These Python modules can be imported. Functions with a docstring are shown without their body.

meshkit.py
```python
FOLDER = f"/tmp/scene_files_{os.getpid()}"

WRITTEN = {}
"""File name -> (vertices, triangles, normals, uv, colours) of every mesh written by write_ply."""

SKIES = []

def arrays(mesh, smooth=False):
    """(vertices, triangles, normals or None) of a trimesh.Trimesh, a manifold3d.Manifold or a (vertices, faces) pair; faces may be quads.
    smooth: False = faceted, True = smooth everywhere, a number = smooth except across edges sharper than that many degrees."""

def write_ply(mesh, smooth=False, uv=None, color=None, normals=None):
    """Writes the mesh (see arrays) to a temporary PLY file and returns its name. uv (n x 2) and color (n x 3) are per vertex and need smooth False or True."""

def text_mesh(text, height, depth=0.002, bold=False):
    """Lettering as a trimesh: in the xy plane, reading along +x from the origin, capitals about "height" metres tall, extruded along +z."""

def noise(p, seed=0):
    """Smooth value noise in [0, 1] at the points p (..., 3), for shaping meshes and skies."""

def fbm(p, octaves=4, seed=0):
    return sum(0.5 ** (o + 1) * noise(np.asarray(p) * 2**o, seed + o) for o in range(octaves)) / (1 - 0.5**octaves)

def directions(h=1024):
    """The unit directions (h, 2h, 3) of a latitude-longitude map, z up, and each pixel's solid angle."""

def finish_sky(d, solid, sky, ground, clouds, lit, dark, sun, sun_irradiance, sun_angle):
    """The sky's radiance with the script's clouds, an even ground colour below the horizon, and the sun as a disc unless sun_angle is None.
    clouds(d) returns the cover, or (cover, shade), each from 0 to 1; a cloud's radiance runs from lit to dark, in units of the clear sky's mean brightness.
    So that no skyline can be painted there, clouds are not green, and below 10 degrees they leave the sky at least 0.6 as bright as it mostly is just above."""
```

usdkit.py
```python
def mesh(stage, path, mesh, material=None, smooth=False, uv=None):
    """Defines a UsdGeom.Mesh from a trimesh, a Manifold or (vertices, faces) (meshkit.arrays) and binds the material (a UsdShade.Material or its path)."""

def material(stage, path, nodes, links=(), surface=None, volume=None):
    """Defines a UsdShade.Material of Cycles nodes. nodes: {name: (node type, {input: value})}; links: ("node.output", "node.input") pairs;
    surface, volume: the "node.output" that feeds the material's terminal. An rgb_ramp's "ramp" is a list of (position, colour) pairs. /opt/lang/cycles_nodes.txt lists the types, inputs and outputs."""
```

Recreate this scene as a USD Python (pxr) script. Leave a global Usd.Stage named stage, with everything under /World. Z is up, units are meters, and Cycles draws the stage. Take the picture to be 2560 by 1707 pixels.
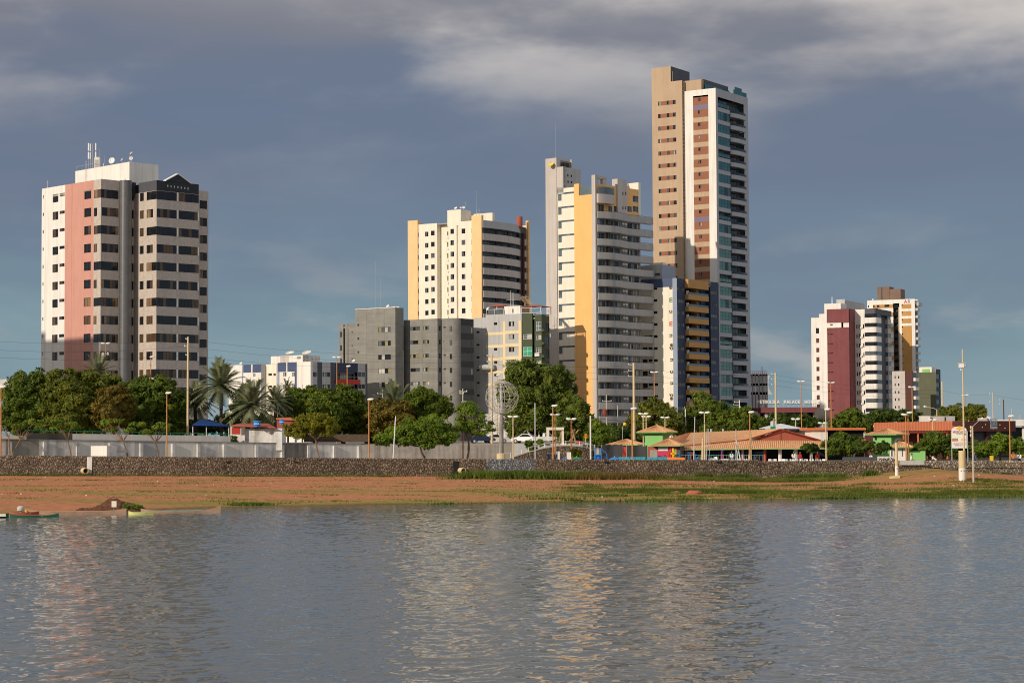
import math, random
import numpy as np, trimesh, manifold3d
from shapely.geometry import Polygon
import usdkit, meshkit
from pxr import Usd, UsdGeom, UsdLux, UsdShade, Sdf, Gf, Vt

# ------------------------------------------------------------------ camera, sky, sun, exposure
stage = Usd.Stage.CreateInMemory()
UsdGeom.SetStageUpAxis(stage, 'Z')
UsdGeom.Xform.Define(stage, '/World')
FOC, CX, CY = 5000.0, 1280.0, 853.5            # focal length and centre of the photograph in its own pixels
PITCH, ROLL, EYE = math.atan((1088 - CY) / FOC), math.radians(0.3), np.array([0.0, 0.0, 7.0])
SUN_AZ, SUN_EL = math.radians(44), math.radians(20.5)     # from the left, behind the camera
SUN = np.array([-math.cos(SUN_AZ) * math.cos(SUN_EL), -math.sin(SUN_AZ) * math.cos(SUN_EL), math.sin(SUN_EL)])
FWD = np.array([0, math.cos(PITCH), math.sin(PITCH)])
_up = np.array([0, -math.sin(PITCH), math.cos(PITCH)]); _rt = np.array([1.0, 0, 0])
RIGHT = _rt * math.cos(ROLL) - _up * math.sin(ROLL)
UP = _rt * math.sin(ROLL) + _up * math.cos(ROLL)
cam = UsdGeom.Camera.Define(stage, '/World/camera')
cm = np.eye(4); cm[0, :3], cm[1, :3], cm[2, :3], cm[3, :3] = RIGHT, UP, -FWD, EYE
cam.AddTransformOp().Set(Gf.Matrix4d(cm.tolist()))
cam.CreateHorizontalApertureAttr(36.0); cam.CreateVerticalApertureAttr(36.0 * 682 / 1024)
cam.CreateFocalLengthAttr(36.0 * FOC / 2560); cam.CreateClippingRangeAttr(Gf.Vec2f(1, 20000))
cam.CreateExposureAttr(0.0)
UsdGeom.Scope.Define(stage, '/World/Looks')

def make_sky():
    sr = math.atan2(SUN[0], SUN[1]); g = lambda v: (v,) * 3
    n = {
        'tc': ('texture_coordinate', {}),
        'sky': ('sky_texture', {'sky_type': 'single_scattering', 'sun_disc': False, 'sun_elevation': SUN_EL, 'sun_rotation': sr, 'air_density': 1.0, 'aerosol_density': 1.5}),
        'skyv': ('mix', {'mix_type': 'multiply', 'fac': 1.0, 'color2': (1.05, 0.82, 0.66)}),
        'sep': ('separate_xyz', {}),
        # slate cloud deck: thickens with height above the horizon
        'mapb': ('mapping', {'scale': (2.2, 2.2, 9.0), 'location': (3.1, 0.4, 1.7)}),
        'nb': ('noise_texture', {'scale': 2.0, 'detail': 6.0, 'roughness': 0.5, 'distortion': 0.2}),
        'nbm': ('map_range', {'from_min': 0.3, 'from_max': 0.7, 'to_min': -0.028, 'to_max': 0.028, 'clamp': True}),
        'hz': ('math', {'math_type': 'add'}),
        'deck': ('rgb_ramp', {'ramp': [(0.0, (0.265, 0.36, 0.41)), (0.03, (0.21, 0.325, 0.385)), (0.052, (0.178, 0.285, 0.352)), (0.088, (0.147, 0.212, 0.305)), (0.135, (0.136, 0.182, 0.275)), (0.17, (0.148, 0.184, 0.265)), (0.195, (0.195, 0.207, 0.26)), (0.23, (0.265, 0.265, 0.297)), (0.4, (0.36, 0.365, 0.39)), (0.7, (0.48, 0.485, 0.51)), (1.0, (0.53, 0.535, 0.56))]}),
        # sunlit cloud tops: one field for the high bank, one for the puffs near the horizon
        'mapc': ('mapping', {'scale': (2.6, 2.6, 7.0), 'location': CLOUD_A}),
        'nc': ('noise_texture', {'scale': 2.2, 'detail': 9.0, 'roughness': 0.52, 'distortion': 0.15}),
        'cm': ('map_range', {'from_min': 0.46, 'from_max': 0.70, 'to_min': 0.0, 'to_max': 0.9, 'clamp': True, 'range_type': 'smoothstep'}),
        'band': ('rgb_ramp', {'ramp': [(0.0, g(0.0)), (0.10, g(0.0)), (0.155, g(0.18)), (0.18, g(0.7)), (0.205, g(1.0)), (0.3, g(0.8)), (1.0, g(0.7))]}),
        'cf': ('math', {'math_type': 'multiply'}),
        'mapd': ('mapping', {'scale': (5.0, 5.0, 13.0), 'location': CLOUD_B}),
        'nd': ('noise_texture', {'scale': 2.4, 'detail': 8.0, 'roughness': 0.5, 'distortion': 0.3}),
        'dm': ('map_range', {'from_min': 0.50, 'from_max': 0.70, 'to_min': 0.0, 'to_max': 0.7, 'clamp': True, 'range_type': 'smoothstep'}),
        'band2': ('rgb_ramp', {'ramp': [(0.0, g(0.9)), (0.045, g(0.9)), (0.085, g(0.28)), (0.13, g(0.0)), (1.0, g(0.0))]}),
        'df': ('math', {'math_type': 'multiply'}),
        'cl': ('mix', {'mix_type': 'mix', 'color2': (0.66, 0.61, 0.57)}),
        'cl2': ('mix', {'mix_type': 'mix', 'color2': (0.42, 0.43, 0.44)}),
        'scale': ('mix', {'mix_type': 'multiply', 'fac': 1.0, 'color2': (10.0, 10.0, 10.0)}),
        'mixs': ('mix', {'mix_type': 'mix', 'fac': 0.93}),
        'bg': ('background_shader', {'strength': 0.1}),
    }
    l = [('sky.color', 'skyv.color1'), ('tc.generated', 'sep.vector'), ('tc.generated', 'mapb.vector'), ('mapb.vector', 'nb.vector'), ('nb.fac', 'nbm.value'),
         ('sep.z', 'hz.value1'), ('nbm.result', 'hz.value2'), ('hz.value', 'deck.fac'), ('tc.generated', 'mapc.vector'), ('mapc.vector', 'nc.vector'), ('nc.fac', 'cm.value'), ('sep.z', 'band.fac'), ('cm.result', 'cf.value1'), ('band.color', 'cf.value2'),
         ('tc.generated', 'mapd.vector'), ('mapd.vector', 'nd.vector'), ('nd.fac', 'dm.value'), ('sep.z', 'band2.fac'), ('dm.result', 'df.value1'), ('band2.color', 'df.value2'), ('deck.color', 'cl.color1'), ('cf.value', 'cl.fac'), ('cl.color', 'cl2.color1'), ('df.value', 'cl2.fac'),
         ('cl2.color', 'scale.color1'), ('skyv.color', 'mixs.color1'), ('scale.color', 'mixs.color2'), ('mixs.color', 'bg.color')]
    m = usdkit.material(stage, '/World/Looks/sky', n, l, surface='bg.background')
    d = UsdLux.DomeLight.Define(stage, '/World/sky')
    UsdShade.MaterialBindingAPI.Apply(d.GetPrim()).Bind(m)
    d.GetPrim().SetCustomDataByKey('kind', 'structure')
CLOUD_A, CLOUD_B = (3.0, 0.9, 0.1), (1.1, 0.1, 0.9)
make_sky()
sun = UsdLux.DistantLight.Define(stage, '/World/sun')
sun.CreateNormalizeAttr(True); sun.CreateIntensityAttr(0.92); sun.CreateAngleAttr(0.55); sun.CreateColorAttr(Gf.Vec3f(1.0, 0.88, 0.73))
_z = SUN / np.linalg.norm(SUN); _x = np.cross([0, 0, 1.0], _z); _x /= np.linalg.norm(_x); _y = np.cross(_z, _x)
sm = np.eye(4); sm[0, :3], sm[1, :3], sm[2, :3] = _x, _y, _z
sun.AddTransformOp().Set(Gf.Matrix4d(sm.tolist()))

# ------------------------------------------------------------------ helpers
rng = np.random.default_rng(7); rnd = random.Random(11)
def ray(px, py): return FOC * FWD + (px - CX) * RIGHT + (CY - py) * UP
def pt(px, py, D):                         # the point of the line of sight through a photograph pixel at depth D
    d = ray(px, py); return EYE + d * (D / d[1])
class ZF:                                  # a measuring frame: an enlarged crop of the photograph
    def __init__(s, ox, oy, k): s.ox, s.oy, s.k = ox, oy, k
    def x(s, v): return s.ox + v / s.k
    def y(s, v): return s.oy + v / s.k
_names, ORG = {}, {}
def path_for(parent, name):
    k = (parent, name); i = _names.get(k, 0); _names[k] = i + 1
    return f'{parent}/{name}' if i == 0 else f'{parent}/{name}_{i:03d}'
def say(prim, label=None, cat=None, group=None, kind=None):
    for k, v in (('label', label), ('category', cat), ('group', group), ('kind', kind)):
        if v: prim.SetCustomDataByKey(k, v)
def thing(name, label, cat, loc=(0, 0, 0), group=None, kind=None):
    p = path_for('/World', name); x = UsdGeom.Xform.Define(stage, p); loc = tuple(float(v) for v in loc)
    x.AddTranslateOp().Set(Gf.Vec3d(*loc)); ORG[p] = np.array(loc); say(x.GetPrim(), label, cat, group, kind)
    return p
def arr(m):
    if isinstance(m, MB): return m.arrays()
    if hasattr(m, 'to_mesh'):
        t = m.to_mesh(); return np.array(t.vert_properties[:, :3], float), np.array(t.tri_verts, int)
    if isinstance(m, trimesh.Trimesh): return np.array(m.vertices), np.array(m.faces)
    v, f = m; return np.asarray(v, float), np.asarray(f, int)
_bound = {}
def emit(name, m, mat, parent=None, label=None, cat=None, group=None, kind=None, smooth=False):
    """One Mesh prim, in world coordinates, under its thing or part, or at top level."""
    v, f = arr(m)
    if len(f) == 0: return None
    p = path_for(parent or '/World', name)
    if parent: org = ORG[parent]
    else: org = np.array([v[:, 0].mean(), v[:, 1].mean(), v[:, 2].min()])
    ORG[p] = org
    v = v - org; n = None
    if smooth: v, f, n = meshkit.arrays(trimesh.Trimesh(v, f if f.shape[1] == 3 else np.vstack([f[:, [0, 1, 2]], f[:, [0, 2, 3]]]), process=bool(smooth is not True)), smooth)
    g = UsdGeom.Mesh.Define(stage, p)
    g.CreatePointsAttr(Vt.Vec3fArray.FromNumpy(np.ascontiguousarray(v, np.float32)))
    g.CreateFaceVertexCountsAttr(Vt.IntArray.FromNumpy(np.full(len(f), f.shape[1], np.int32)))
    g.CreateFaceVertexIndicesAttr(Vt.IntArray.FromNumpy(np.ascontiguousarray(f.ravel(), np.int32)))
    g.CreateSubdivisionSchemeAttr('none')
    if n is not None:
        g.CreateNormalsAttr(Vt.Vec3fArray.FromNumpy(n.astype(np.float32))); g.SetNormalsInterpolation('vertex')
    if not parent: g.AddTranslateOp().Set(Gf.Vec3d(*org.tolist()))
    UsdShade.MaterialBindingAPI.Apply(g.GetPrim()).Bind(MAT[mat])
    say(g.GetPrim(), label, cat, group, kind)
    return p
def copy_of(src, loc, rz=0, label=None, group=None):
    a = stage.GetPrimAtPath(src); name = src.rsplit('/', 1)[1].split('_0')[0]
    p = path_for('/World', name); x = UsdGeom.Xform.Define(stage, p)
    x.GetPrim().GetReferences().AddInternalReference(Sdf.Path(src)); x.ClearXformOpOrder()
    x.AddTranslateOp(opSuffix='at').Set(Gf.Vec3d(*[float(c) for c in loc])); x.AddRotateZOp(opSuffix='turn').Set(float(rz))
    x.GetPrim().SetInstanceable(True)
    say(x.GetPrim(), label or a.GetCustomDataByKey('label'), a.GetCustomDataByKey('category'), group or a.GetCustomDataByKey('group'))
    return p
BOXF = np.array([[0, 3, 2, 1], [4, 5, 6, 7], [0, 1, 5, 4], [1, 2, 6, 5], [2, 3, 7, 6], [3, 0, 4, 7]])
class MB:                                   # collects quads and triangles of one mesh
    def __init__(s): s.v, s.f, s.n = [], [], 0
    def add(s, v, f):
        v, f = np.asarray(v, float), np.asarray(f, int)
        if f.shape[1] == 4: f = np.vstack([f[:, [0, 1, 2]], f[:, [0, 2, 3]]])
        s.v.append(v); s.f.append(f + s.n); s.n += len(v); return s
    def arrays(s): return (np.vstack(s.v), np.vstack(s.f)) if s.v else (np.zeros((0, 3)), np.zeros((0, 3), int))
    def quad(s, a, b, c, d): return s.add([a, b, c, d], [[0, 1, 2, 3]])
    def box(s, lo, hi):
        (x0, y0, z0), (x1, y1, z1) = lo, hi
        return s.add([(x0, y0, z0), (x1, y0, z0), (x1, y1, z0), (x0, y1, z0), (x0, y0, z1), (x1, y0, z1), (x1, y1, z1), (x0, y1, z1)], BOXF)
    def hexa(s, b, t): return s.add(list(b) + list(t), BOXF)          # four bottom and four top corners
    def prism(s, poly, z0, z1):
        p = Polygon(poly)
        if not p.exterior.is_ccw: p = Polygon(list(poly)[::-1])
        m = trimesh.creation.extrude_polygon(p, z1 - z0, engine='earcut'); m.apply_translation([0, 0, z0]); return s.add(m.vertices, m.faces)
    def tube(s, pts, r, n=6):
        pts = np.asarray(pts, float); k = len(pts); r = np.broadcast_to(np.asarray(r, float), (k,))
        t = np.gradient(pts, axis=0); t /= np.linalg.norm(t, axis=1, keepdims=True) + 1e-12
        ref = np.where(np.abs(t[:, 2:3]) > 0.9, [[1.0, 0, 0]], [[0, 0, 1.0]]); a = np.cross(t, ref); a /= np.linalg.norm(a, axis=1, keepdims=True) + 1e-12; b = np.cross(t, a)
        an = np.arange(n) / n * 2 * math.pi
        v = (pts[:, None] + r[:, None, None] * (np.cos(an)[None, :, None] * a[:, None] + np.sin(an)[None, :, None] * b[:, None])).reshape(-1, 3)
        i = np.arange(k - 1)[:, None] * n; j = np.arange(n)[None]; j2 = (j + 1) % n
        s.add(v, np.stack([i + j, i + j2, i + n + j2, i + n + j], -1).reshape(-1, 4))
        for e, o in ((0, 1), ((k - 1) * n, -1)):
            s.add(v[e:e + n], [[0, q, q + 1] if o > 0 else [0, q + 1, q] for q in range(1, n - 1)])
        return s
    def lathe(s, c, prof, n=16):               # prof: (radius, z)
        prof = np.asarray(prof, float); an = np.arange(n) / n * 2 * math.pi; k = len(prof)
        v = np.stack([c[0] + prof[:, :1] * np.cos(an), c[1] + prof[:, :1] * np.sin(an), np.repeat(c[2] + prof[:, 1:], n, 1)], -1).reshape(-1, 3)
        i = np.arange(k - 1)[:, None] * n; j = np.arange(n)[None]; j2 = (j + 1) % n
        return s.add(v, np.stack([i + j, i + j2, i + n + j2, i + n + j], -1).reshape(-1, 4))
    def ico(s, c, r, sub=1):
        m = trimesh.creation.icosphere(sub, 1.0); return s.add(m.vertices * np.asarray(r) + np.asarray(c), m.faces)

# ------------------------------------------------------------------ materials
MAT = {}
def mat(name, col, rough=0.8, amp=0.10, scale=0.5, streak=0.0, spec=0.3, bump=0.0, bscale=20.0, isl=0.0, metal=0.0, sheen=None, tiles=None):
    n = {'g': ('geometry', {}), 'p': ('principled_bsdf', {'roughness': rough, 'specular_ior_level': spec, 'metallic': metal, 'base_color': col})}; l = []
    cur = None
    def mul(tag, src):
        nonlocal cur
        n[tag] = ('mix', {'mix_type': 'multiply', 'fac': 1.0, **({'color1': col} if cur is None else {})})
        if cur: l.append((cur, tag + '.color1'))
        l.append((src, tag + '.color2')); cur = tag + '.color'
    if amp:
        n['na'] = ('noise_texture', {'scale': scale, 'detail': 5.0, 'roughness': 0.6}); n['ra'] = ('map_range', {'from_min': 0.3, 'from_max': 0.7, 'to_min': 1 - amp, 'to_max': 1 + amp * 0.6, 'clamp': True})
        l += [('g.position', 'na.vector'), ('na.fac', 'ra.value')]; mul('ma', 'ra.result')
    if streak:
        n['mp'] = ('mapping', {'scale': (1.6, 1.6, 0.07)}); n['ns'] = ('noise_texture', {'scale': 1.0, 'detail': 4.0, 'roughness': 0.65}); n['rs'] = ('map_range', {'from_min': 0.42, 'from_max': 0.72, 'to_min': 1.0, 'to_max': 1 - streak, 'clamp': True})
        l += [('g.position', 'mp.vector'), ('mp.vector', 'ns.vector'), ('ns.fac', 'rs.value')]; mul('ms', 'rs.result')
    if isl:
        n['ri'] = ('map_range', {'from_min': 0.0, 'from_max': 1.0, 'to_min': 1 - isl, 'to_max': 1 + isl, 'clamp': True}); l.append(('g.random_per_island', 'ri.value')); mul('mi', 'ri.result')
    if tiles:                                   # ceramic facing: fine joints
        n['br'] = ('brick_texture', {'scale': 1.0, 'color1': (1, 1, 1), 'color2': (0.88, 0.88, 0.88), 'mortar': (0.72, 0.72, 0.72), 'brick_width': tiles[0], 'row_height': tiles[1], 'mortar_size': 0.012, 'offset': 0.0})
        n['sx'] = ('separate_xyz', {}); n['ad'] = ('math', {'math_type': 'add'}); n['cx'] = ('combine_xyz', {})
        l += [('g.position', 'sx.vector'), ('sx.x', 'ad.value1'), ('sx.y', 'ad.value2'), ('ad.value', 'cx.x'), ('sx.z', 'cx.y'), ('cx.vector', 'br.vector')]; mul('mt', 'br.color')
    if cur: l.append((cur, 'p.base_color'))
    if bump:
        n['nb'] = ('noise_texture', {'scale': bscale, 'detail': 4.0}); n['bu'] = ('bump', {'strength': 1.0, 'distance': bump})
        l += [('g.position', 'nb.vector'), ('nb.fac', 'bu.height'), ('bu.normal', 'p.normal')]
    MAT[name] = usdkit.material(stage, '/World/Looks/' + name, n, l, surface='p.BSDF')
def glass(name, col, rough=0.08, spec=0.5, amp=0.35):
    mat(name, col, rough, amp=amp, scale=0.45, spec=spec)
def leafmat(name, col, col2, trans=0.25):
    n = {'g': ('geometry', {}), 'na': ('noise_texture', {'scale': 0.55, 'detail': 3.0}), 'ad': ('math', {'math_type': 'multiply_add', 'value2': 0.45}), 'r': ('rgb_ramp', {'ramp': [(0.25, tuple(c * 0.6 for c in col)), (0.55, col), (0.85, col2)]}),
         'd': ('principled_bsdf', {'roughness': 0.6, 'specular_ior_level': 0.25}), 't': ('translucent_bsdf', {}), 'm': ('mix_closure', {'fac': trans})}
    l = [('g.position', 'na.vector'), ('g.random_per_island', 'ad.value1'), ('na.fac', 'ad.value3'), ('ad.value', 'r.fac'), ('r.color', 'd.base_color'), ('r.color', 't.color'), ('d.BSDF', 'm.closure1'), ('t.BSDF', 'm.closure2')]
    MAT[name] = usdkit.material(stage, '/World/Looks/' + name, n, l, surface='m.closure')
    n2 = dict(n)
for a in (
    ('white_paint', (0.78, 0.74, 0.68), 0.8, 0.06, 0.3, 0.20), ('cream_paint', (0.80, 0.73, 0.60), 0.8, 0.05, 0.3, 0.14), ('pink_paint', (0.56, 0.285, 0.225), 0.8, 0.06, 0.4, 0.12),
    ('orange_panel', (0.82, 0.54, 0.27), 0.75, 0.06, 0.4, 0.09), ('yellow_panel', (0.84, 0.47, 0.17), 0.75, 0.06, 0.3, 0.09), ('beige_paint', (0.47, 0.34, 0.225), 0.8, 0.07, 0.2, 0.13),
    ('brown_panel', (0.27, 0.105, 0.055), 0.7, 0.10, 0.6, 0.0), ('violet_panel', (0.18, 0.15, 0.22), 0.7, 0.08, 0.6, 0.0), ('grey_paint', (0.52, 0.47, 0.43), 0.8, 0.06, 0.3, 0.18),
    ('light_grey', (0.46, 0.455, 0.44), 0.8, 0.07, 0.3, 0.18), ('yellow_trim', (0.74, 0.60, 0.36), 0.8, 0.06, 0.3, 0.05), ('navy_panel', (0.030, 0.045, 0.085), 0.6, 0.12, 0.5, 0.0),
    ('blue_panel', (0.06, 0.085, 0.16), 0.6, 0.10, 0.5, 0.0), ('pale_blue', (0.26, 0.31, 0.39), 0.6, 0.08, 0.4, 0.06), ('ochre_paint', (0.46, 0.25, 0.08), 0.75, 0.08, 0.5, 0.0),
    ('black_panel', (0.025, 0.027, 0.032), 0.55, 0.10, 0.5, 0.0), ('slate_panel', (0.075, 0.078, 0.09), 0.6, 0.10, 0.5, 0.0), ('maroon_paint', (0.20, 0.060, 0.062), 0.8, 0.12, 0.35, 0.16),
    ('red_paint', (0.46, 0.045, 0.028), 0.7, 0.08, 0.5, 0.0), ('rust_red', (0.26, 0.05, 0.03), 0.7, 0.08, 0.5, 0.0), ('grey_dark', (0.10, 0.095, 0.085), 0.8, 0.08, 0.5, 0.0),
    ('green_tile', (0.055, 0.072, 0.034), 0.6, 0.12, 0.8, 0.0), ('green_paint', (0.24, 0.52, 0.17), 0.75, 0.08, 0.6, 0.06), ('magenta_paint', (0.55, 0.04, 0.11), 0.7, 0.08, 0.6, 0.0),
    ('olive_paint', (0.115, 0.12, 0.075), 0.8, 0.10, 0.3, 0.1), ('orange_red', (0.60, 0.17, 0.065), 0.75, 0.10, 0.3, 0.08), ('dark_maroon', (0.085, 0.028, 0.022), 0.7, 0.12, 0.4, 0.0),
    ('brick_red', (0.36, 0.10, 0.065), 0.85, 0.10, 0.6, 0.05), ('brown_roof', (0.20, 0.135, 0.10), 0.85, 0.15, 0.4, 0.0), ('tank_blue', (0.02, 0.20, 0.62), 0.4, 0.05, 0.5, 0.0), ('umbrella_blue', (0.015, 0.13, 0.45), 0.6, 0.06, 0.5, 0.0),
    ('umbrella_green', (0.01, 0.26, 0.12), 0.6, 0.06, 0.5, 0.0), ('canopy_blue', (0.012, 0.05, 0.20), 0.6, 0.15, 0.8, 0.0), ('turquoise', (0.06, 0.36, 0.42), 0.6, 0.08, 0.5, 0.0),
    ('concrete', (0.36, 0.33, 0.28), 0.9, 0.14, 0.5, 0.25), ('asphalt', (0.10, 0.10, 0.105), 0.9, 0.12, 0.5, 0.0), ('pavement', (0.28, 0.25, 0.21), 0.9, 0.15, 0.3, 0.0), ('wood', (0.36, 0.22, 0.10), 0.8, 0.15, 1.0, 0.0),
    ('lamp_orange', (0.50, 0.22, 0.07), 0.5, 0.10, 2.0, 0.0), ('lamp_cream', (0.62, 0.48, 0.28), 0.6, 0.08, 2.0, 0.0), ('lamp_head', (0.80, 0.80, 0.78), 0.4, 0.0, 1.0, 0.0), ('pole_concrete', (0.48, 0.43, 0.35), 0.85, 0.08, 0.8, 0.0),
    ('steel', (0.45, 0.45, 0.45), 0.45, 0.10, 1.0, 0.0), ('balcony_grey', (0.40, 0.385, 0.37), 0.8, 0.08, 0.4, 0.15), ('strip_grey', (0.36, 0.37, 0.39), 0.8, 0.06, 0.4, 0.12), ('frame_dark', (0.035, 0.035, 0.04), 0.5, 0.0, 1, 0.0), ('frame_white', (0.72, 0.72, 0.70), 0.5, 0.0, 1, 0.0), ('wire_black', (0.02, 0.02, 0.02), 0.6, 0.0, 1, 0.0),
    ('bark', (0.10, 0.07, 0.045), 0.9, 0.25, 2.0, 0.0), ('bark_light', (0.24, 0.15, 0.085), 0.9, 0.2, 2.0, 0.0), ('tarp', (0.045, 0.045, 0.045), 0.8, 0.15, 0.8, 0.0), ('skin', (0.24, 0.125, 0.075), 0.6, 0.0, 1, 0.0), ('hair', (0.012, 0.009, 0.008), 0.6, 0.0, 1, 0.0),
    ('cloth_white', (0.72, 0.72, 0.72), 0.9, 0.04, 3, 0.0), ('cloth_red', (0.62, 0.035, 0.02), 0.9, 0.04, 3, 0.0), ('cloth_blue', (0.03, 0.08, 0.22), 0.9, 0.04, 3, 0.0), ('cloth_dark', (0.03, 0.03, 0.04), 0.9, 0.04, 3, 0.0), ('cloth_orange', (0.6, 0.2, 0.04), 0.9, 0.04, 3, 0.0),
    ('car_white', (0.78, 0.78, 0.78), 0.25, 0.0, 1, 0.0), ('car_blue', (0.02, 0.035, 0.08), 0.25, 0.0, 1, 0.0), ('rubber', (0.02, 0.02, 0.02), 0.8, 0.0, 1, 0.0), ('plastic_white', (0.78, 0.77, 0.74), 0.45, 0.0, 1, 0.0), ('plastic_pink', (0.70, 0.36, 0.40), 0.5, 0.0, 1, 0.0),
    ('boat_wood', (0.42, 0.27, 0.18), 0.75, 0.2, 1.2, 0.0), ('boat_green', (0.02, 0.11, 0.065), 0.6, 0.12, 1.5, 0.0), ('boat_red', (0.42, 0.12, 0.07), 0.7, 0.12, 1.5, 0.0), ('boat_yellow', (0.60, 0.58, 0.20), 0.6, 0.1, 1.5, 0.0), ('boat_teal', (0.16, 0.42, 0.36), 0.6, 0.1, 1.5, 0.0),
    ('earth_dark', (0.13, 0.055, 0.03), 0.95, 0.35, 1.5, 0.0), ('straw_roof', (0.20, 0.165, 0.12), 0.9, 0.2, 0.8, 0.0), ('tent_white', (0.70, 0.70, 0.70), 0.7, 0.06, 0.4, 0.0), ('brown_mesh', (0.36, 0.25, 0.12), 0.6, 0.15, 2.0, 0.0), ('tv_yellow', (0.80, 0.55, 0.04), 0.5, 0.05, 1, 0.0),
    ('sun_yellow', (0.80, 0.50, 0.03), 0.6, 0.05, 1, 0.0), ('toy_blue', (0.03, 0.28, 0.66), 0.5, 0.05, 1, 0.0), ('toy_green', (0.12, 0.50, 0.04), 0.5, 0.05, 1, 0.0), ('toy_orange', (0.75, 0.20, 0.06), 0.5, 0.05, 1, 0.0), ('net_grey', (0.085, 0.085, 0.10), 0.9, 0.2, 0.8, 0.0),
    ('sign_orange', (0.80, 0.26, 0.01), 0.5, 0.0, 1, 0.0), ('letter_dark', (0.06, 0.045, 0.03), 0.6, 0.0, 1, 0.0), ('letter_white', (0.80, 0.79, 0.76), 0.6, 0.0, 1, 0.0), ('letter_red', (0.62, 0.03, 0.03), 0.6, 0.0, 1, 0.0), ('letter_green', (0.03, 0.20, 0.10), 0.6, 0.0, 1, 0.0),
    ('ac_white', (0.62, 0.60, 0.56), 0.6, 0.05, 1, 0.0), ('rope_red', (0.5, 0.09, 0.05), 0.7, 0.0, 1, 0.0), ('interior_dark', (0.012, 0.012, 0.012), 0.9, 0.0, 1, 0.0), ('old_white', (0.74, 0.71, 0.67), 0.9, 0.30, 0.8, 0.38), ('stain_wall', (0.30, 0.27, 0.24), 0.9, 0.25, 0.8, 0.45), ('base_cream', (0.62, 0.50, 0.28), 0.9, 0.1, 1.0, 0.1)):
    mat(a[0], a[1], a[2], a[3], a[4], a[5])
mat('travertine', (0.50, 0.43, 0.37), 0.7, 0.16, 2.2, 0.12, bump=0.01, bscale=9)
mat('tile_cylinder', (0.12, 0.12, 0.125), 0.35, 0.10, 1.0, 0.0, spec=0.6, tiles=(0.45, 0.30))
mat('granite_facing', (0.25, 0.24, 0.215), 0.75, 0.16, 0.35, 0.10, tiles=(0.9, 0.6))
mat('grey_metal_face', (0.42, 0.42, 0.43), 0.5, 0.06, 0.3, 0.04)
mat('tile_roof', (0.78, 0.42, 0.205), 0.85, 0.22, 1.6, 0.0, isl=0.14)
mat('wire_globe', (0.55, 0.50, 0.44), 0.4, 0.10, 2.0, 0.0, metal=0.3)
mat('totem', (0.30, 0.27, 0.23), 0.8, 0.35, 1.6, 0.3)
for nme, c in (('pane_dark', (0.012, 0.012, 0.013)), ('pane_brown', (0.10, 0.060, 0.030)), ('pane_tan', (0.24, 0.155, 0.085)), ('pane_curtain', (0.46, 0.44, 0.40)), ('pane_grey', (0.10, 0.115, 0.12)), ('pane_blue', (0.05, 0.085, 0.12)),
               ('pane_teal', (0.022, 0.10, 0.12)), ('pane_sea', (0.075, 0.17, 0.15)), ('pane_green', (0.06, 0.36, 0.20)), ('pane_sky', (0.12, 0.155, 0.17)), ('car_glass', (0.015, 0.018, 0.02)), ('pane_maroon', (0.13, 0.035, 0.035)), ('pane_olive', (0.30, 0.27, 0.12))):
    glass(nme, c)
leafmat('leaf_mango', (0.098, 0.147, 0.014), (0.332, 0.340, 0.034), 0.25); leafmat('leaf_olive', (0.137, 0.158, 0.016), (0.371, 0.314, 0.035), 0.25); leafmat('leaf_light', (0.165, 0.248, 0.022), (0.429, 0.464, 0.047), 0.35)
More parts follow.
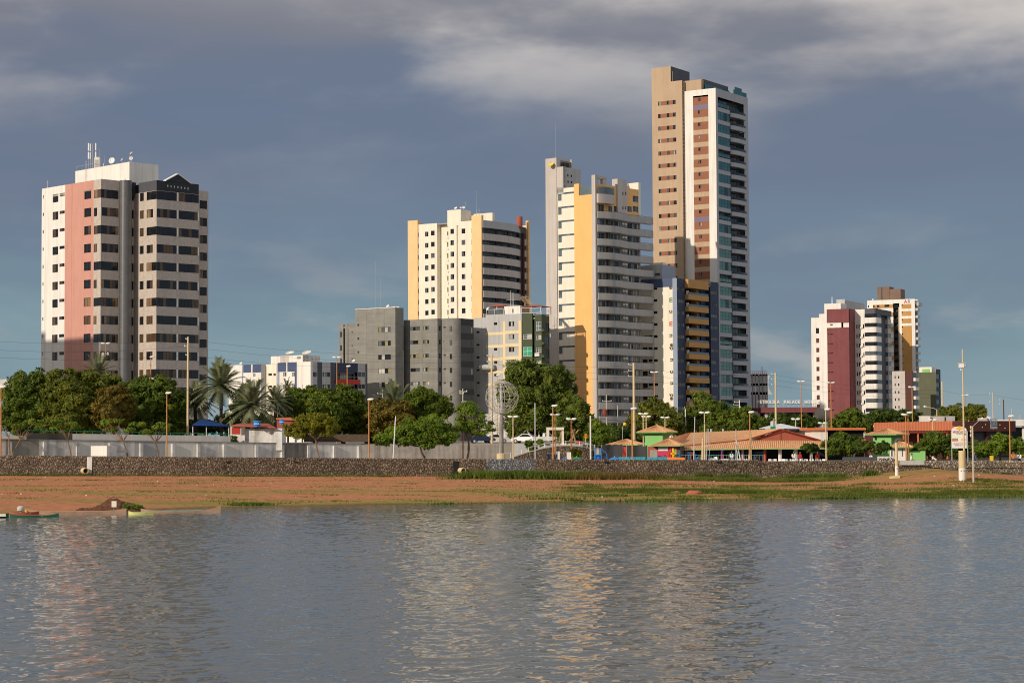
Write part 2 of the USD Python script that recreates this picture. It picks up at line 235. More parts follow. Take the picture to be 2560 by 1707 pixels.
leafmat('leaf_yellow', (0.22, 0.215, 0.016), (0.42, 0.39, 0.03), 0.35); leafmat('leaf_tall', (0.117, 0.161, 0.019), (0.371, 0.376, 0.054), 0.25); leafmat('leaf_palm', (0.18, 0.20, 0.10), (0.44, 0.43, 0.25), 0.15)
leafmat('leaf_dark', (0.068, 0.108, 0.014), (0.195, 0.224, 0.024), 0.25); leafmat('leaf_rust', (0.165, 0.125, 0.016), (0.389, 0.242, 0.041), 0.25); leafmat('grass_green', (0.10, 0.145, 0.018), (0.25, 0.27, 0.05), 0.3); leafmat('grass_dry', (0.17, 0.12, 0.03), (0.30, 0.21, 0.06), 0.3)
leafmat('leaf_fresh', (0.115, 0.165, 0.014), (0.32, 0.345, 0.034), 0.3); leafmat('grass_mix', (0.12, 0.145, 0.02), (0.36, 0.29, 0.08), 0.3)
# ------------------------------------------------------------------ the setting: water, beach, stone wall, promenade, terrace
def water_mat():
    n = {'g': ('geometry', {}), 'n2': ('noise_texture', {'scale': 6.0, 'detail': 2.0, 'roughness': 0.5}), 'b': ('bump', {'distance': 0.006}), 'p': ('principled_bsdf', {'base_color': (0.092, 0.100, 0.098), 'roughness': 0.04, 'ior': 1.333, 'specular_ior_level': 0.5})}
    MAT['water'] = usdkit.material(stage, '/World/Looks/water', n, [('g.position', 'n2.vector'), ('n2.fac', 'b.height'), ('b.normal', 'p.normal')], surface='p.BSDF')
def beach_mat():
    n = {'g': ('geometry', {}), 'm': ('mapping', {'scale': (0.030, 0.11, 0.0)}), 'n1': ('noise_texture', {'scale': 1.0, 'detail': 6.0, 'roughness': 0.62, 'distortion': 0.4}),
         'sx': ('separate_xyz', {}), 'gx': ('map_range', {'from_min': -60.0, 'from_max': 70.0, 'to_min': -0.085, 'to_max': 0.055, 'clamp': True}), 'gy': ('rgb_ramp', {'ramp': [(0.0, (0.52,) * 3), (0.25, (0.55,) * 3), (0.5, (0.52,) * 3), (0.66, (0.46,) * 3), (0.8, (0.40,) * 3), (1.0, (0.40,) * 3)]}),
         'ny': ('map_range', {'from_min': 195.0, 'from_max': 258.0, 'to_min': 0.0, 'to_max': 1.0, 'clamp': True}), 'a1': ('math', {'math_type': 'add'}), 'a2': ('math', {'math_type': 'add'}), 'a3': ('math', {'math_type': 'subtract', 'value2': 0.5}),
         'r': ('rgb_ramp', {'ramp': [(0.0, (0.52, 0.205, 0.105)), (0.40, (0.50, 0.205, 0.10)), (0.48, (0.42, 0.215, 0.085)), (0.56, (0.33, 0.225, 0.062)), (0.68, (0.21, 0.20, 0.045)), (1.0, (0.13, 0.16, 0.03))]}),
         'nf': ('noise_texture', {'scale': 1.4, 'detail': 5.0, 'roughness': 0.7}), 'rf': ('map_range', {'from_min': 0.3, 'from_max': 0.7, 'to_min': 0.62, 'to_max': 1.22, 'clamp': True}), 'mu': ('mix', {'mix_type': 'multiply', 'fac': 1.0}),
         'wet': ('map_range', {'from_min': 0.0, 'from_max': 0.14, 'to_min': 0.45, 'to_max': 1.0, 'clamp': True}), 'mw': ('mix', {'mix_type': 'multiply', 'fac': 1.0}),
         'bu': ('bump', {'distance': 0.08}), 'p': ('principled_bsdf', {'roughness': 0.95, 'specular_ior_level': 0.15})}
    l = [('g.position', 'm.vector'), ('m.vector', 'n1.vector'), ('g.position', 'sx.vector'), ('sx.x', 'gx.value'), ('sx.y', 'ny.value'), ('ny.result', 'gy.fac'), ('n1.fac', 'a1.value1'), ('gx.result', 'a1.value2'), ('a1.value', 'a2.value1'), ('gy.color', 'a2.value2'), ('a2.value', 'a3.value1'),
         ('a3.value', 'r.fac'), ('g.position', 'nf.vector'), ('nf.fac', 'rf.value'), ('r.color', 'mu.color1'), ('rf.result', 'mu.color2'), ('sx.z', 'wet.value'), ('mu.color', 'mw.color1'), ('wet.result', 'mw.color2'), ('mw.color', 'p.base_color'), ('nf.fac', 'bu.height'), ('bu.normal', 'p.normal')]
    MAT['beach'] = usdkit.material(stage, '/World/Looks/beach', n, l, surface='p.BSDF')
def rubble_mat(name, a, b, mortar, sc=3.1):
    n = {'g': ('geometry', {}), 'm': ('mapping', {'scale': (sc * 1.35, sc, sc * 0.75)}), 'v': ('voronoi_texture', {'scale': 1.0, 'feature': 'f1'}), 'e': ('voronoi_texture', {'scale': 1.0, 'feature': 'distance_to_edge'}),
         'bw': ('rgb_to_bw', {}), 'r': ('rgb_ramp', {'ramp': [(0.2, a), (0.8, b)]}), 'em': ('map_range', {'from_min': 0.0, 'from_max': 0.14, 'to_min': 0.0, 'to_max': 1.0, 'clamp': True}), 'mx': ('mix', {'mix_type': 'mix', 'color1': mortar}),
         'n': ('noise_texture', {'scale': 0.25, 'detail': 5.0}), 'rn': ('map_range', {'from_min': 0.3, 'from_max': 0.7, 'to_min': 0.7, 'to_max': 1.15, 'clamp': True}), 'mu': ('mix', {'mix_type': 'multiply', 'fac': 1.0}),
         'bu': ('bump', {'distance': 0.12}), 'p': ('principled_bsdf', {'roughness': 0.9, 'specular_ior_level': 0.2})}
    l = [('g.position', 'm.vector'), ('m.vector', 'v.vector'), ('m.vector', 'e.vector'), ('v.color', 'bw.color'), ('bw.val', 'r.fac'), ('e.distance', 'em.value'), ('em.result', 'mx.fac'), ('r.color', 'mx.color2'), ('g.position', 'n.vector'), ('n.fac', 'rn.value'),
         ('mx.color', 'mu.color1'), ('rn.result', 'mu.color2'), ('mu.color', 'p.base_color'), ('em.result', 'bu.height'), ('bu.normal', 'p.normal')]
    MAT[name] = usdkit.material(stage, '/World/Looks/' + name, n, l, surface='p.BSDF')
water_mat(); beach_mat()
rubble_mat('rubble_dark', (0.125, 0.093, 0.066), (0.26, 0.195, 0.14), (0.080, 0.060, 0.045)); rubble_mat('rubble_grey', (0.15, 0.15, 0.165), (0.30, 0.30, 0.31), (0.12, 0.12, 0.13)); rubble_mat('rubble_pale', (0.22, 0.18, 0.13), (0.42, 0.35, 0.26), (0.16, 0.13, 0.10)); rubble_mat('rubble_brown', (0.15, 0.11, 0.078), (0.30, 0.225, 0.155), (0.09, 0.07, 0.05))

WALL_D, Z0 = 258.0, 5.8                     # the stone wall's distance, the level of the streets behind it
SH = np.array([(-400, 1300), (0, 1290), (250, 1279), (560, 1268), (800, 1262), (1280, 1257), (1700, 1252), (2000, 1246), (2560, 1241), (2960, 1238)], float)
WB = np.array([(-400, 1187), (0, 1187), (480, 1188), (920, 1189), (1310, 1190), (1640, 1193), (1900, 1197), (2050, 1196), (2200, 1183), (2330, 1170), (2440, 1180), (2560, 1188), (2960, 1190)], float)
WT = np.array([(-400, 1136), (0, 1137.5), (480, 1142), (920, 1145), (1310, 1147.5), (1640, 1149), (1900, 1149.5), (2060, 1150), (2170, 1151), (2960, 1152)], float)
def shore_D(px): return float(-7 / ray(px, np.interp(px, SH[:, 0], SH[:, 1]))[2] * ray(px, np.interp(px, SH[:, 0], SH[:, 1]))[1])
_px = np.linspace(-400, 2960, 80)
_sx = np.array([pt(p, 1260, shore_D(p))[0] for p in _px]); _sd = np.array([shore_D(p) for p in _px])
_wx = np.array([pt(p, 1188, WALL_D)[0] for p in _px]); _wb = np.array([pt(p, np.interp(p, WB[:, 0], WB[:, 1]), WALL_D)[2] for p in _px]); _wt = np.array([pt(p, np.interp(p, WT[:, 0], WT[:, 1]), WALL_D)[2] for p in _px])
def shore_y(x): return np.interp(x, _sx, _sd)
def base_z(x): return np.interp(x, _wx, _wb)
def top_z(x): return np.interp(x, _wx, _wt)
def prom_z(x): return top_z(x) - 0.92
def beach_z(x, y):
    sy = shore_y(x); t = (np.asarray(y) - sy) / (WALL_D - sy)
    p = np.stack([np.asarray(x) * 0.12, np.asarray(y) * 0.25, np.zeros(np.shape(t))], -1)
    return base_z(x) * np.where(t > 0, np.abs(t) ** 0.92, t * 1.1) + (meshkit.fbm(p, 3, 3) - 0.5) * 0.22 * np.clip(t * 6, 0, 1) * np.clip((1.02 - t) * 8, 0.15, 1) + (meshkit.fbm(p * [1.1, 0.25, 1] + 7, 4, 8) - 0.5) * 0.30 * np.exp(-(t / 0.16) ** 2)
def grid(xs, ts, fn):
    X, T = np.meshgrid(xs, ts); v = fn(X, T).reshape(-1, 3); nx = len(xs); i = np.arange(len(ts) - 1)[:, None] * nx + np.arange(nx - 1)[None]
    return v, np.stack([i, i + 1, i + nx + 1, i + nx], -1).reshape(-1, 4)
def beach_fn(X, T):
    Y = shore_y(X) + (T * (WALL_D + 0.6 - shore_y(X))); return np.stack([X, Y, beach_z(X, Y)], -1)
emit('beach', grid(np.linspace(-340, 340, 460), np.concatenate([[-0.6, -0.3, -0.1, -0.03], np.linspace(0, 1, 44)]), beach_fn), 'beach', kind='structure', smooth=True)
def water_sheet():                              # wind ripples as real relief, finer where the water is near
    r = np.random.default_rng(21); ys = np.concatenate([[-400.0, -60, 20], np.exp(np.linspace(math.log(44), math.log(234), 860)), [262.0]]); ss = np.concatenate([[-40.0, -8, -2.2], np.linspace(-1.25, 1.25, 540), [2.2, 8, 40]])
    S, Yg = np.meshgrid(ss, ys); X = S * np.maximum(Yg, 44) * (1280 / FOC) + Yg * 0; d = shore_y(X) - Yg; Z, GX, GY = np.zeros_like(X), np.zeros_like(X), np.zeros_like(X)
    gust = 0.55 + 0.9 * meshkit.fbm(np.stack([X / 26, Yg / 13, 0 * X], -1), 3, 4); amp = gust * np.clip((d + 2) / 34, 0.07, 1) * (np.abs(S) < 1.9) * (Yg > 42) * np.clip((232 - Yg) / 4, 0, 1)
    N = 52
    for _ in range(N):
        lam = math.exp(r.uniform(math.log(0.36), math.log(2.6))); th = r.normal(-0.9, 0.75); k = 2 * math.pi / lam; kx, ky = k * math.cos(th), k * math.sin(th); sl = WAVE * math.sqrt(2 / N) * r.uniform(0.6, 1.4); f = kx * X + ky * Yg + r.uniform(0, 6.3) + 1.2 * np.sin(X * .21 / lam ** .5 + Yg * .17 + r.uniform(0, 6))
        Z += sl / k * np.sin(f); GX += sl * math.cos(th) * np.cos(f); GY += sl * math.sin(th) * np.cos(f)
    Z, GX, GY = Z * amp, GX * amp, GY * amp; nx = len(ss); i = np.arange(len(ys) - 1)[:, None] * nx + np.arange(nx - 1)[None]; f = np.stack([i, i + 1, i + nx + 1, i + nx], -1).reshape(-1, 4); nr = np.stack([-GX, -GY, np.ones_like(X)], -1).reshape(-1, 3); nr /= np.linalg.norm(nr, axis=1, keepdims=True)
    p = emit('water', (np.stack([X, Yg, Z], -1).reshape(-1, 3), f), 'water', kind='structure'); g = UsdGeom.Mesh.Get(stage, p); g.CreateNormalsAttr(Vt.Vec3fArray.FromNumpy(nr.astype(np.float32))); g.SetNormalsInterpolation('vertex')
WAVE = 0.088
water_sheet()
# ground of the city: one sheet to the horizon; its front edge follows the promenade's back
def px_x(px, D): return pt(px, 1100, D)[0]
TER = [(-1500, 300), (px_x(-200, 262), 262), (px_x(40, 266), 266), (px_x(870, 305), 304), (px_x(1250, 301), 302), (px_x(1480, 301), 302), (px_x(1485, 346), 346), (1500, 346)]
m = MB().prism(TER + [(2500, 4500), (-2500, 4500)], 0.5, Z0); emit('ground', m, 'pavement', kind='structure')
def ribbon(px0, px1, D0, D1, z):
    xs = np.linspace(px_x(px0, D0), px_x(px1, D0), 90); return grid(xs, np.array([0.0, 1.0]), lambda X, T: np.stack([X, D0 + T * (D1 - D0), z(X)], -1))
emit('promenade', ribbon(-900, 3400, WALL_D + 0.4, 347.0, prom_z), 'pavement', kind='structure')
def road_strip(y0, y1, name, m, z): emit(name, MB().quad((-500, y0, z), (500, y0, z), (500, y1, z), (-500, y1, z)), m, kind='structure')
road_strip(352, 364, 'road', 'asphalt', Z0 + 0.004)
# stone wall: rubble face with real relief, the grey painted stretch, coping
def rubble(px0, px1, topf, basef, D, name, mt, label, cat='wall', zb=None):
    xs = np.arange(px_x(px0, D), px_x(px1, D), 0.16); ts = np.linspace(0, 1, 19)
    def fn(X, T):
        Zt, Zb = topf(X), basef(X) - 0.5; Z = Zb + T * (Zt - Zb)
        p = np.stack([X * 3.4, X * 0, Z * 2.6], -1); h = meshkit.noise(p * 1.3, 5) * 0.13 + meshkit.noise(p * 2.6, 6) * 0.07
        h = np.where(T > 0.99, 0.02, h); return np.stack([X, D - h, Z], -1)
    v, f = grid(xs, ts, fn); mb = MB().add(v, f); t = topf(xs)
    mb.add(*grid(xs, np.array([0.0, 1.0]), lambda X, T: np.stack([X, D - 0.02 + T * 0.55, topf(X)], -1)))
    mb.add(*grid(xs, np.array([0.0, 1.0]), lambda X, T: np.stack([X, D + 0.53 + 0 * X, topf(X) - T * 1.6], -1)))
    for q in (0, -1):
        x = xs[q]; mb.quad((x, D - 0.02, basef(x) - 0.5), (x, D + 0.53, basef(x) - 0.5), (x, D + 0.53, topf(x)), (x, D - 0.02, topf(x)))
    return emit(name, mb, mt, label=label, cat=cat, group=None)
rubble(-420, 1219, top_z, base_z, WALL_D, 'stone_wall', 'rubble_dark', 'long dark rubble river wall left of the grey painted stretch, below the white garden wall')
rubble(1219, 1337, top_z, base_z, WALL_D, 'stone_wall', 'rubble_grey', 'short grey painted stretch of the river wall below the wire globe')
rubble(1337, 1900, top_z, base_z, WALL_D, 'stone_wall', 'rubble_dark', 'dark rubble river wall below the green kiosk and the tile roofed restaurant')
def top_slope(x): return np.minimum(top_z(x), np.interp(x, [px_x(2165, WALL_D), px_x(2330, WALL_D)], [top_z(px_x(2165, WALL_D)), base_z(px_x(2330, WALL_D)) + 0.05]))
rubble(1900, 2330, top_slope, base_z, WALL_D, 'stone_wall', 'rubble_brown', 'brown rubble river wall sloping down to the corner at the short broken post')
rubble(2140, 3000, top_z, base_z, WALL_D + 0.7, 'stone_wall', 'rubble_pale', 'pale stone river wall at the far right behind the thick painted column')
def top_low(x): return np.interp(x, [px_x(2330, 257), px_x(2530, 257)], [base_z(px_x(2335, 257)) + 0.3, base_z(px_x(2530, 257)) + 0.25])
rubble(2352, 2532, top_low, base_z, WALL_D - 0.5, 'stone_wall', 'rubble_brown', 'low brown stone footing along the foot of the pale river wall at right')

# ------------------------------------------------------------------ facades
AZ = math.radians
def uL(a): return np.array([math.cos(AZ(a)), -math.sin(AZ(a))])
def uR(a): return np.array([math.sin(AZ(a)), math.cos(AZ(a))])
class Face:                                     # a vertical plane: u runs left to right as seen from outside, o is outward
    def __init__(s, P0, u):
        s.P0 = np.asarray(P0, float)[:2]; s.u = np.asarray(u, float) / np.linalg.norm(u); s.n = np.array([s.u[1], -s.u[0]])
    def hit(s, px, py):
        d = ray(px, py); t = np.dot(s.P0 - EYE[:2], s.n) / np.dot(d[:2], s.n); return EYE + d * t
    def U(s, px, py): return float(np.dot(s.hit(px, py)[:2] - s.P0, s.u))
    def Z(s, px, py): return float(s.hit(px, py)[2])
    def p(s, u, z, o=0.0): return np.array([*(s.P0 + s.u * u + s.n * o), z])
    def box(s, mb, u0, u1, o0, o1, z0, z1):
        mb.hexa([s.p(u0, z0, o1), s.p(u1, z0, o1), s.p(u1, z0, o0), s.p(u0, z0, o0)], [s.p(u0, z1, o1), s.p(u1, z1, o1), s.p(u1, z1, o0), s.p(u0, z1, o0)]); return mb
    def prism(s, mb, uo, z0, z1): return mb.prism([tuple(s.P0 + s.u * u + s.n * o) for u, o in uo], z0, z1)
def panel(face, u0, u1, z0, z1, holes=(), off=0.0, depth=0.2, mb=None):
    mb = mb or MB(); hs = [(max(a, u0), min(b, u1), max(c, z0), min(d, z1)) for a, b, c, d in holes]; hs = [h for h in hs if h[1] > h[0] + 1e-3 and h[3] > h[2] + 1e-3]
    us = sorted({u0, u1, *[round(x, 4) for h in hs for x in h[:2]]}); zs = sorted({z0, z1, *[round(x, 4) for h in hs for x in h[2:]]})
    V, F = [], []
    def q(a, b, c, d):
        i = len(V); V.extend([a, b, c, d]); F.append((i, i + 1, i + 2, i + 3))
    for za, zb in zip(zs, zs[1:]):
        zm = (za + zb) / 2; row = [h for h in hs if h[2] < zm < h[3]]; st = None
        for ua, ub in zip(us, us[1:]):
            um = (ua + ub) / 2; solid = not any(h[0] < um < h[1] for h in row)
            if solid and st is None: st = ua
            if not solid and st is not None: q(face.p(st, za, off), face.p(ua, za, off), face.p(ua, zb, off), face.p(st, zb, off)); st = None
        if st is not None: q(face.p(st, za, off), face.p(u1, za, off), face.p(u1, zb, off), face.p(st, zb, off))
    for a, b, c, d in hs:
        i = off - depth
        q(face.p(a, c, off), face.p(b, c, off), face.p(b, c, i), face.p(a, c, i)); q(face.p(a, d, i), face.p(b, d, i), face.p(b, d, off), face.p(a, d, off))
        if a > u0 + 1e-3: q(face.p(a, c, off), face.p(a, c, i), face.p(a, d, i), face.p(a, d, off))
        if b < u1 - 1e-3: q(face.p(b, c, i), face.p(b, c, off), face.p(b, d, off), face.p(b, d, i))
    if off > 0.004:
        q(face.p(u0, z0, 0), face.p(u0, z0, off), face.p(u0, z1, off), face.p(u0, z1, 0)); q(face.p(u1, z0, off), face.p(u1, z0, 0), face.p(u1, z1, 0), face.p(u1, z1, off)); q(face.p(u0, z1, off), face.p(u1, z1, off), face.p(u1, z1, 0), face.p(u0, z1, 0)); q(face.p(u0, z0, 0), face.p(u1, z0, 0), face.p(u1, z0, off), face.p(u0, z0, off))
    if V: mb.add(V, F)
    return mb
def window(th, face, u0, u1, z0, z1, cols=2, rows=1, fm='frame_dark', pane='pane_dark', rec=0.12, bar=0.05, off=0.0, name='window', split=None):
    """frame with its mullions > panes"""
    mb = MB(); a, b = off - rec + 0.02, off - rec - 0.03
    face.box(mb, u0, u1, b, a, z0, z0 + bar); face.box(mb, u0, u1, b, a, z1 - bar, z1); face.box(mb, u0, u0 + bar, b, a, z0 + bar, z1 - bar); face.box(mb, u1 - bar, u1, b, a, z0 + bar, z1 - bar)
    for i in range(1, cols): u = u0 + (u1 - u0) * i / cols; face.box(mb, u - bar * 0.4, u + bar * 0.4, b, a, z0 + bar, z1 - bar)
    for i in range(1, rows): z = z0 + (z1 - z0) * i / rows; face.box(mb, u0 + bar, u1 - bar, b + 0.004, a - 0.004, z - bar * 0.4, z + bar * 0.4)
    w = emit(name, mb, fm, th); o = off - rec - 0.012
    ps = pane if isinstance(pane, (list, tuple)) else [pane]
    for i in range(len(ps)):
        ua, ub = u0 + (u1 - u0) * i / len(ps), u0 + (u1 - u0) * (i + 1) / len(ps)
        emit('pane', MB().quad(face.p(ua, z0, o), face.p(ub, z0, o), face.p(ub, z1, o), face.p(ua, z1, o)), ps[i], w)
    return w
def pick(opts): return rnd.choices([o for o, _ in opts], [w for _, w in opts])[0]
def fac(th, face, u0, u1, z0, z1, m, wins=(), off=0.0, name='wall', label=None, depth=0.2):
    """wall panel with the openings of its windows, and the windows: (u0, u1, z0, z1, options)"""
    emit(name, panel(face, u0, u1, z0, z1, [w[:4] for w in wins], off, depth), m, th, label)
    for w in wins:
        o = dict(w[4]) if len(w) > 4 else {}; o.setdefault('off', off); window(th, face, *w[:4], **o)
class Chain:                                    # the outline of a building followed corner by corner: 'L' and 'R' are the two directions of its walls
    def __init__(s, a, py, px, D, px_left=None):
        s.a, s.py, s.F = a, py, []; c = pt(px, py, D)[:2]; s.P = [c if px_left is None else c + uL(a) * Face(c, uL(a)).U(px_left, py)]
    def go(s, d, px=None, dist=None):
        u = {'L': uL(s.a), 'R': uR(s.a), 'l': -uL(s.a), 'r': -uR(s.a)}[d]; f = Face(s.P[-1], u); f.len = dist if px is None else f.U(px, s.py)
        s.F.append(f); s.P.append(s.P[-1] + u * f.len); return f
    def back(s, deep):                          # the closing corners behind
        e, b, R = s.P[-1], s.P[0], uR(s.a); k = float(np.dot(e - b, R)); d = max(deep, k)
        return s.P + ([e + R * (d - k)] if d - k > 0.05 else []) + [b + R * d]
def closed(th, poly, nvis, zb, zt, m, mroof='concrete', name='back_wall'):
    """back walls and roof of an outline whose first nvis edges carry facades"""
    mb = MB(); n = len(poly)
    for i in range(nvis, n):
        a, b = poly[i], poly[(i + 1) % n]; mb.quad((*a, zb), (*b, zb), (*b, zt), (*a, zt))
    emit(name, mb, m, th)
    emit('roof', MB().prism(list(Polygon(poly).buffer(-0.08).exterior.coords)[:-1], zt - 0.75, zt - 0.45), mroof, th)
def solid_box(th, face, u0, u1, o0, o1, z0, z1, m, name='wall', label=None): return emit(name, face.box(MB(), u0, u1, o0, o1, z0, z1), m, th, label)
# small things that stand on roofs and masts
def dish(P, r, az, el, label, m='lamp_head', pole=0.8, group=None, mesh=True):
    P = np.asarray(P, float); th = thing('satellite_dish', label, 'satellite dish', P, group); d = np.array([math.sin(AZ(az)) * math.cos(AZ(el)), -math.cos(AZ(az)) * math.cos(AZ(el)), math.sin(AZ(el))])
    x = np.cross(d, [0, 0, 1.0]); x /= np.linalg.norm(x); y = np.cross(x, d); c = P + [0, 0, pole]
    an = np.arange(20) / 20 * 2 * math.pi; rr = np.array([0, 0.35, 0.7, 1.0])[:, None] * r; h = 0.28 * (rr / r) ** 2 * r
    v = (c + d * h[..., None] + (rr * np.cos(an))[..., None] * x + (rr * np.sin(an))[..., None] * y).reshape(-1, 3); v2 = v - d * 0.04
    i = np.arange(3)[:, None] * 20; j = np.arange(20)[None]; j2 = (j + 1) % 20; f = np.stack([i + j, i + j2, i + 20 + j2, i + 20 + j], -1).reshape(-1, 4)
    mb = MB().add(v, f).add(v2, f[:, ::-1]); k = 60 + np.arange(20); mb.add(np.vstack([v[60:], v2[60:]]), np.stack([np.arange(20), (np.arange(20) + 1) % 20, 20 + (np.arange(20) + 1) % 20, 20 + np.arange(20)], -1))
    emit('reflector', mb, m, th); emit('post', MB().tube([P, c - d * 0.05], max(0.04, r * 0.06)), 'steel', th)
    emit('feed_arm', MB().tube([c - y * r + d * 0.28 * r, c + d * r * 0.9, c + y * r + d * 0.28 * r], 0.02 + r * 0.012, 4), 'steel', th); return th
def mast(P, h, label, r=0.05, arms=(), cat='antenna', m='steel', group=None):
    P = np.asarray(P, float); th = thing('antenna', label, cat, P, group); emit('pole', MB().tube([P, P + [0, 0, h]], [r, r * 0.6], 5), m, th)
    for z, w in arms: emit('rod', MB().tube([P + [-w / 2, 0, z], P + [w / 2, 0.1, z]], r * 0.6, 4), m, th)
    return th
# ------------------------------------------------------------------ the towers
ZB = Z0 - 0.3
DARKS = [('pane_dark', 8), ('pane_brown', 3), ('pane_tan', 1)]
def zrow(f, zf, x, y0, y1, k):                   # ceiling height and storey pitch from two window heads k storeys apart
    a, b = f.Z(zf.x(x), zf.y(y0)), f.Z(zf.x(x), zf.y(y1)); return a, (a - b) / k
def hh(f, zf, x, ya, yb): return f.Z(zf.x(x), zf.y(ya)) - f.Z(zf.x(x), zf.y(yb))

def pink_tower():
    z = ZF(80, 330, 4.48); R = z.y(900); X = lambda v: z.x(v)
    c = Chain(45, R, X(772), 337, X(110)); th = thing('apartment_tower', 'pink, white and travertine tower with a dark gable on its roof', 'building', (*c.P[0], ZB))
    L1 = c.go('L', X(772)); R1 = c.go('R', X(1145)); L2 = c.go('L', X(1395)); R2 = c.go('R', X(1868)); c.go('l', dist=2.0); R3 = c.go('R', X(1975))
    zt = L1.Z(X(692), z.y(540)); U = lambda f, v: f.U(X(v), R)
    a, p = zrow(L1, z, 620, 655, 1455, 4); n = 12
    # white wall
    w = []
    for (x0, x1, y0, h, co, pn) in ((232, 294, 703, 93, 2, [('pane_dark', 3), ('pane_brown', 3)]), (310, 367, 690, 36, 2, [('pane_dark', 4), ('pane_maroon', 3)]), (122, 133, 713, 38, 1, [('pane_dark', 1)])):
        za = L1.Z(X(x0), z.y(y0)); hg = h * p / 200
        for i in range(n):
            o = {'cols': co, 'pane': [pick(pn), 'pane_dark'] if co > 1 else 'pane_dark'}
            if x0 == 232: o['rows'] = 2
            w.append((U(L1, x0), U(L1, x1), za - i * p - hg, za - i * p, o))
    up = U(L1, 370); fac(th, L1, 0, up, ZB, zt, 'white_paint', w, label='white plastered wall')
    us = U(L1, 692); w = []
    for i in range(n): w.append((U(L1, 585), U(L1, 662), a - i * p - 0.49 * p, a - i * p, {'cols': 2, 'pane': [pick(DARKS), pick(DARKS)]}))
    fac(th, L1, up, us, ZB, zt, 'pink_paint', w, off=0.003, label='pink plastered wall')
    for v in (150, 448):
        emit('wall_joint', L1.box(MB(), U(L1, v) - 0.02, U(L1, v) + 0.02, 0.003, 0.006, ZB, zt), 'grey_paint' if v == 150 else 'brick_red', th)
    ue = L1.len; za = L1.Z(X(772), z.y(640)); w = []
    for i in range(n):
        o = {'rec': 0.03 if i % 2 == 0 else 0.12, 'cols': 2, 'pane': [pick(DARKS), pick(DARKS)], 'bar': 0.04}
        w.append((us + 0.05, ue if i % 2 == 0 else U(L1, 728), za - i * p - 0.47 * p, za - i * p, o))
    fac(th, L1, us, ue, ZB, zt, 'travertine', w, label='travertine balcony end')
    w = []
    for i in range(n):
        q = [pick(DARKS) for _ in range(6)]
        w.append((0 if i % 2 == 0 else U(R1, 781), U(R1, 968), za - i * p - 0.48 * p, za - i * p, {'rec': 0.03, 'cols': 6, 'pane': q, 'bar': 0.04}))
        w.append((U(R1, 1112), U(R1, 1141), za - i * p - 0.5 * p, za - i * p, {'cols': 1, 'pane': 'pane_dark'}))
    fac(th, R1, 0, R1.len, ZB, zt, 'travertine', w, label='travertine balcony bands')
    # tiled cylinder
    cc = R1.p(U(R1, 1040), 0, 0.25); zc = R1.Z(X(1040), z.y(550))
    emit('round_stair', MB().lathe((cc[0], cc[1], 0), [(1.06, ZB), (1.06, zc), (0.98, zc), (0.0, zc)], 36), 'tile_cylinder', th, 'dark tiled half round shaft', smooth=40)
    emit('shaft_cap', R1.box(MB(), U(R1, 1112), U(R1, 1150), -0.3, 0.35, zc - 2.6, zc - 0.15), 'black_panel', th)
    # second block
    zd = R2.Z(X(1395), z.y(655)); zp = R2.Z(X(1395), z.y(540)); w = []; a2 = R2.Z(X(1395), z.y(658)); p2 = (a2 - R2.Z(X(1400), z.y(1455))) / 4
    for i in range(n):
        w.append((U(L2, 1208), U(L2, 1252), a2 - i * p2 - 0.47 * p2, a2 - i * p2, {'cols': 2, 'pane': pick(DARKS)}))
        w.append((U(L2, 1285), L2.len if i % 2 == 0 else U(L2, 1355), a2 - i * p2 - 0.47 * p2, a2 - i * p2, {'rec': 0.03 if i % 2 == 0 else 0.12, 'cols': 3, 'pane': [pick(DARKS), pick(DARKS)], 'bar': 0.04}))
    fac(th, L2, 0, L2.len, ZB, zd, 'travertine', w)
    emit('parapet', panel(L2, U(L2, 1196), L2.len, zd, zp), 'slate_panel', th); emit('parapet', panel(L2, 0, U(L2, 1196), zd, zp - 0.3), 'black_panel', th)
    w = []
    for i in range(n):
        q = [pick([('pane_dark', 6), ('pane_brown', 2)]) for _ in range(6)]; q2 = [pick([('pane_dark', 6), ('pane_brown', 2)]) for _ in range(6)]
        w.append((0 if i % 2 == 0 else 0.05, U(R2, 1620), a2 - i * p2 - 0.485 * p2, a2 - i * p2, {'rec': 0.03, 'cols': 6, 'pane': q, 'bar': 0.04}))
        w.append((U(R2, 1641), R2.len if i % 2 == 0 else U(R2, 1854), a2 - i * p2 - 0.485 * p2, a2 - i * p2, {'rec': 0.03, 'cols': 6, 'pane': q2, 'bar': 0.04}))
    fac(th, R2, 0, R2.len, ZB, zd, 'travertine', w, label='travertine bands of the front block')
    for i in range(n): solid_box(th, R2, U(R2, 1622), U(R2, 1639), 0, 0.05, a2 - i * p2 - 0.485 * p2, a2 - i * p2, 'white_paint', 'pillar')
    for i in range(1, n, 2): solid_box(th, R2, U(R2, 1855), R2.len - 0.01, 0, 0.10, a2 - i * p2 - 0.485 * p2, a2 - i * p2, 'white_paint', 'pillar')
    emit('parapet', panel(R2, 0, R2.len, zd, zp), 'black_panel', th)
    g0, g1, gm, zg = U(R2, 1500), U(R2, 1768), U(R2, 1633), R2.Z(X(1633), z.y(478))
    mb = MB(); A = [R2.p(g0, zp, 0.05), R2.p(g1, zp, 0.05), R2.p(gm, zg, 0.05)]; B = [R2.p(g0, zp, -0.6), R2.p(g1, zp, -0.6), R2.p(gm, zg, -0.6)]
    mb.add(A + B, [[0, 1, 2], [3, 5, 4]]).quad(A[0], A[2], B[2], B[0]).quad(A[2], A[1], B[1], B[2]).quad(A[1], A[0], B[0], B[1]); emit('gable', mb, 'black_panel', th)
    mb = MB()
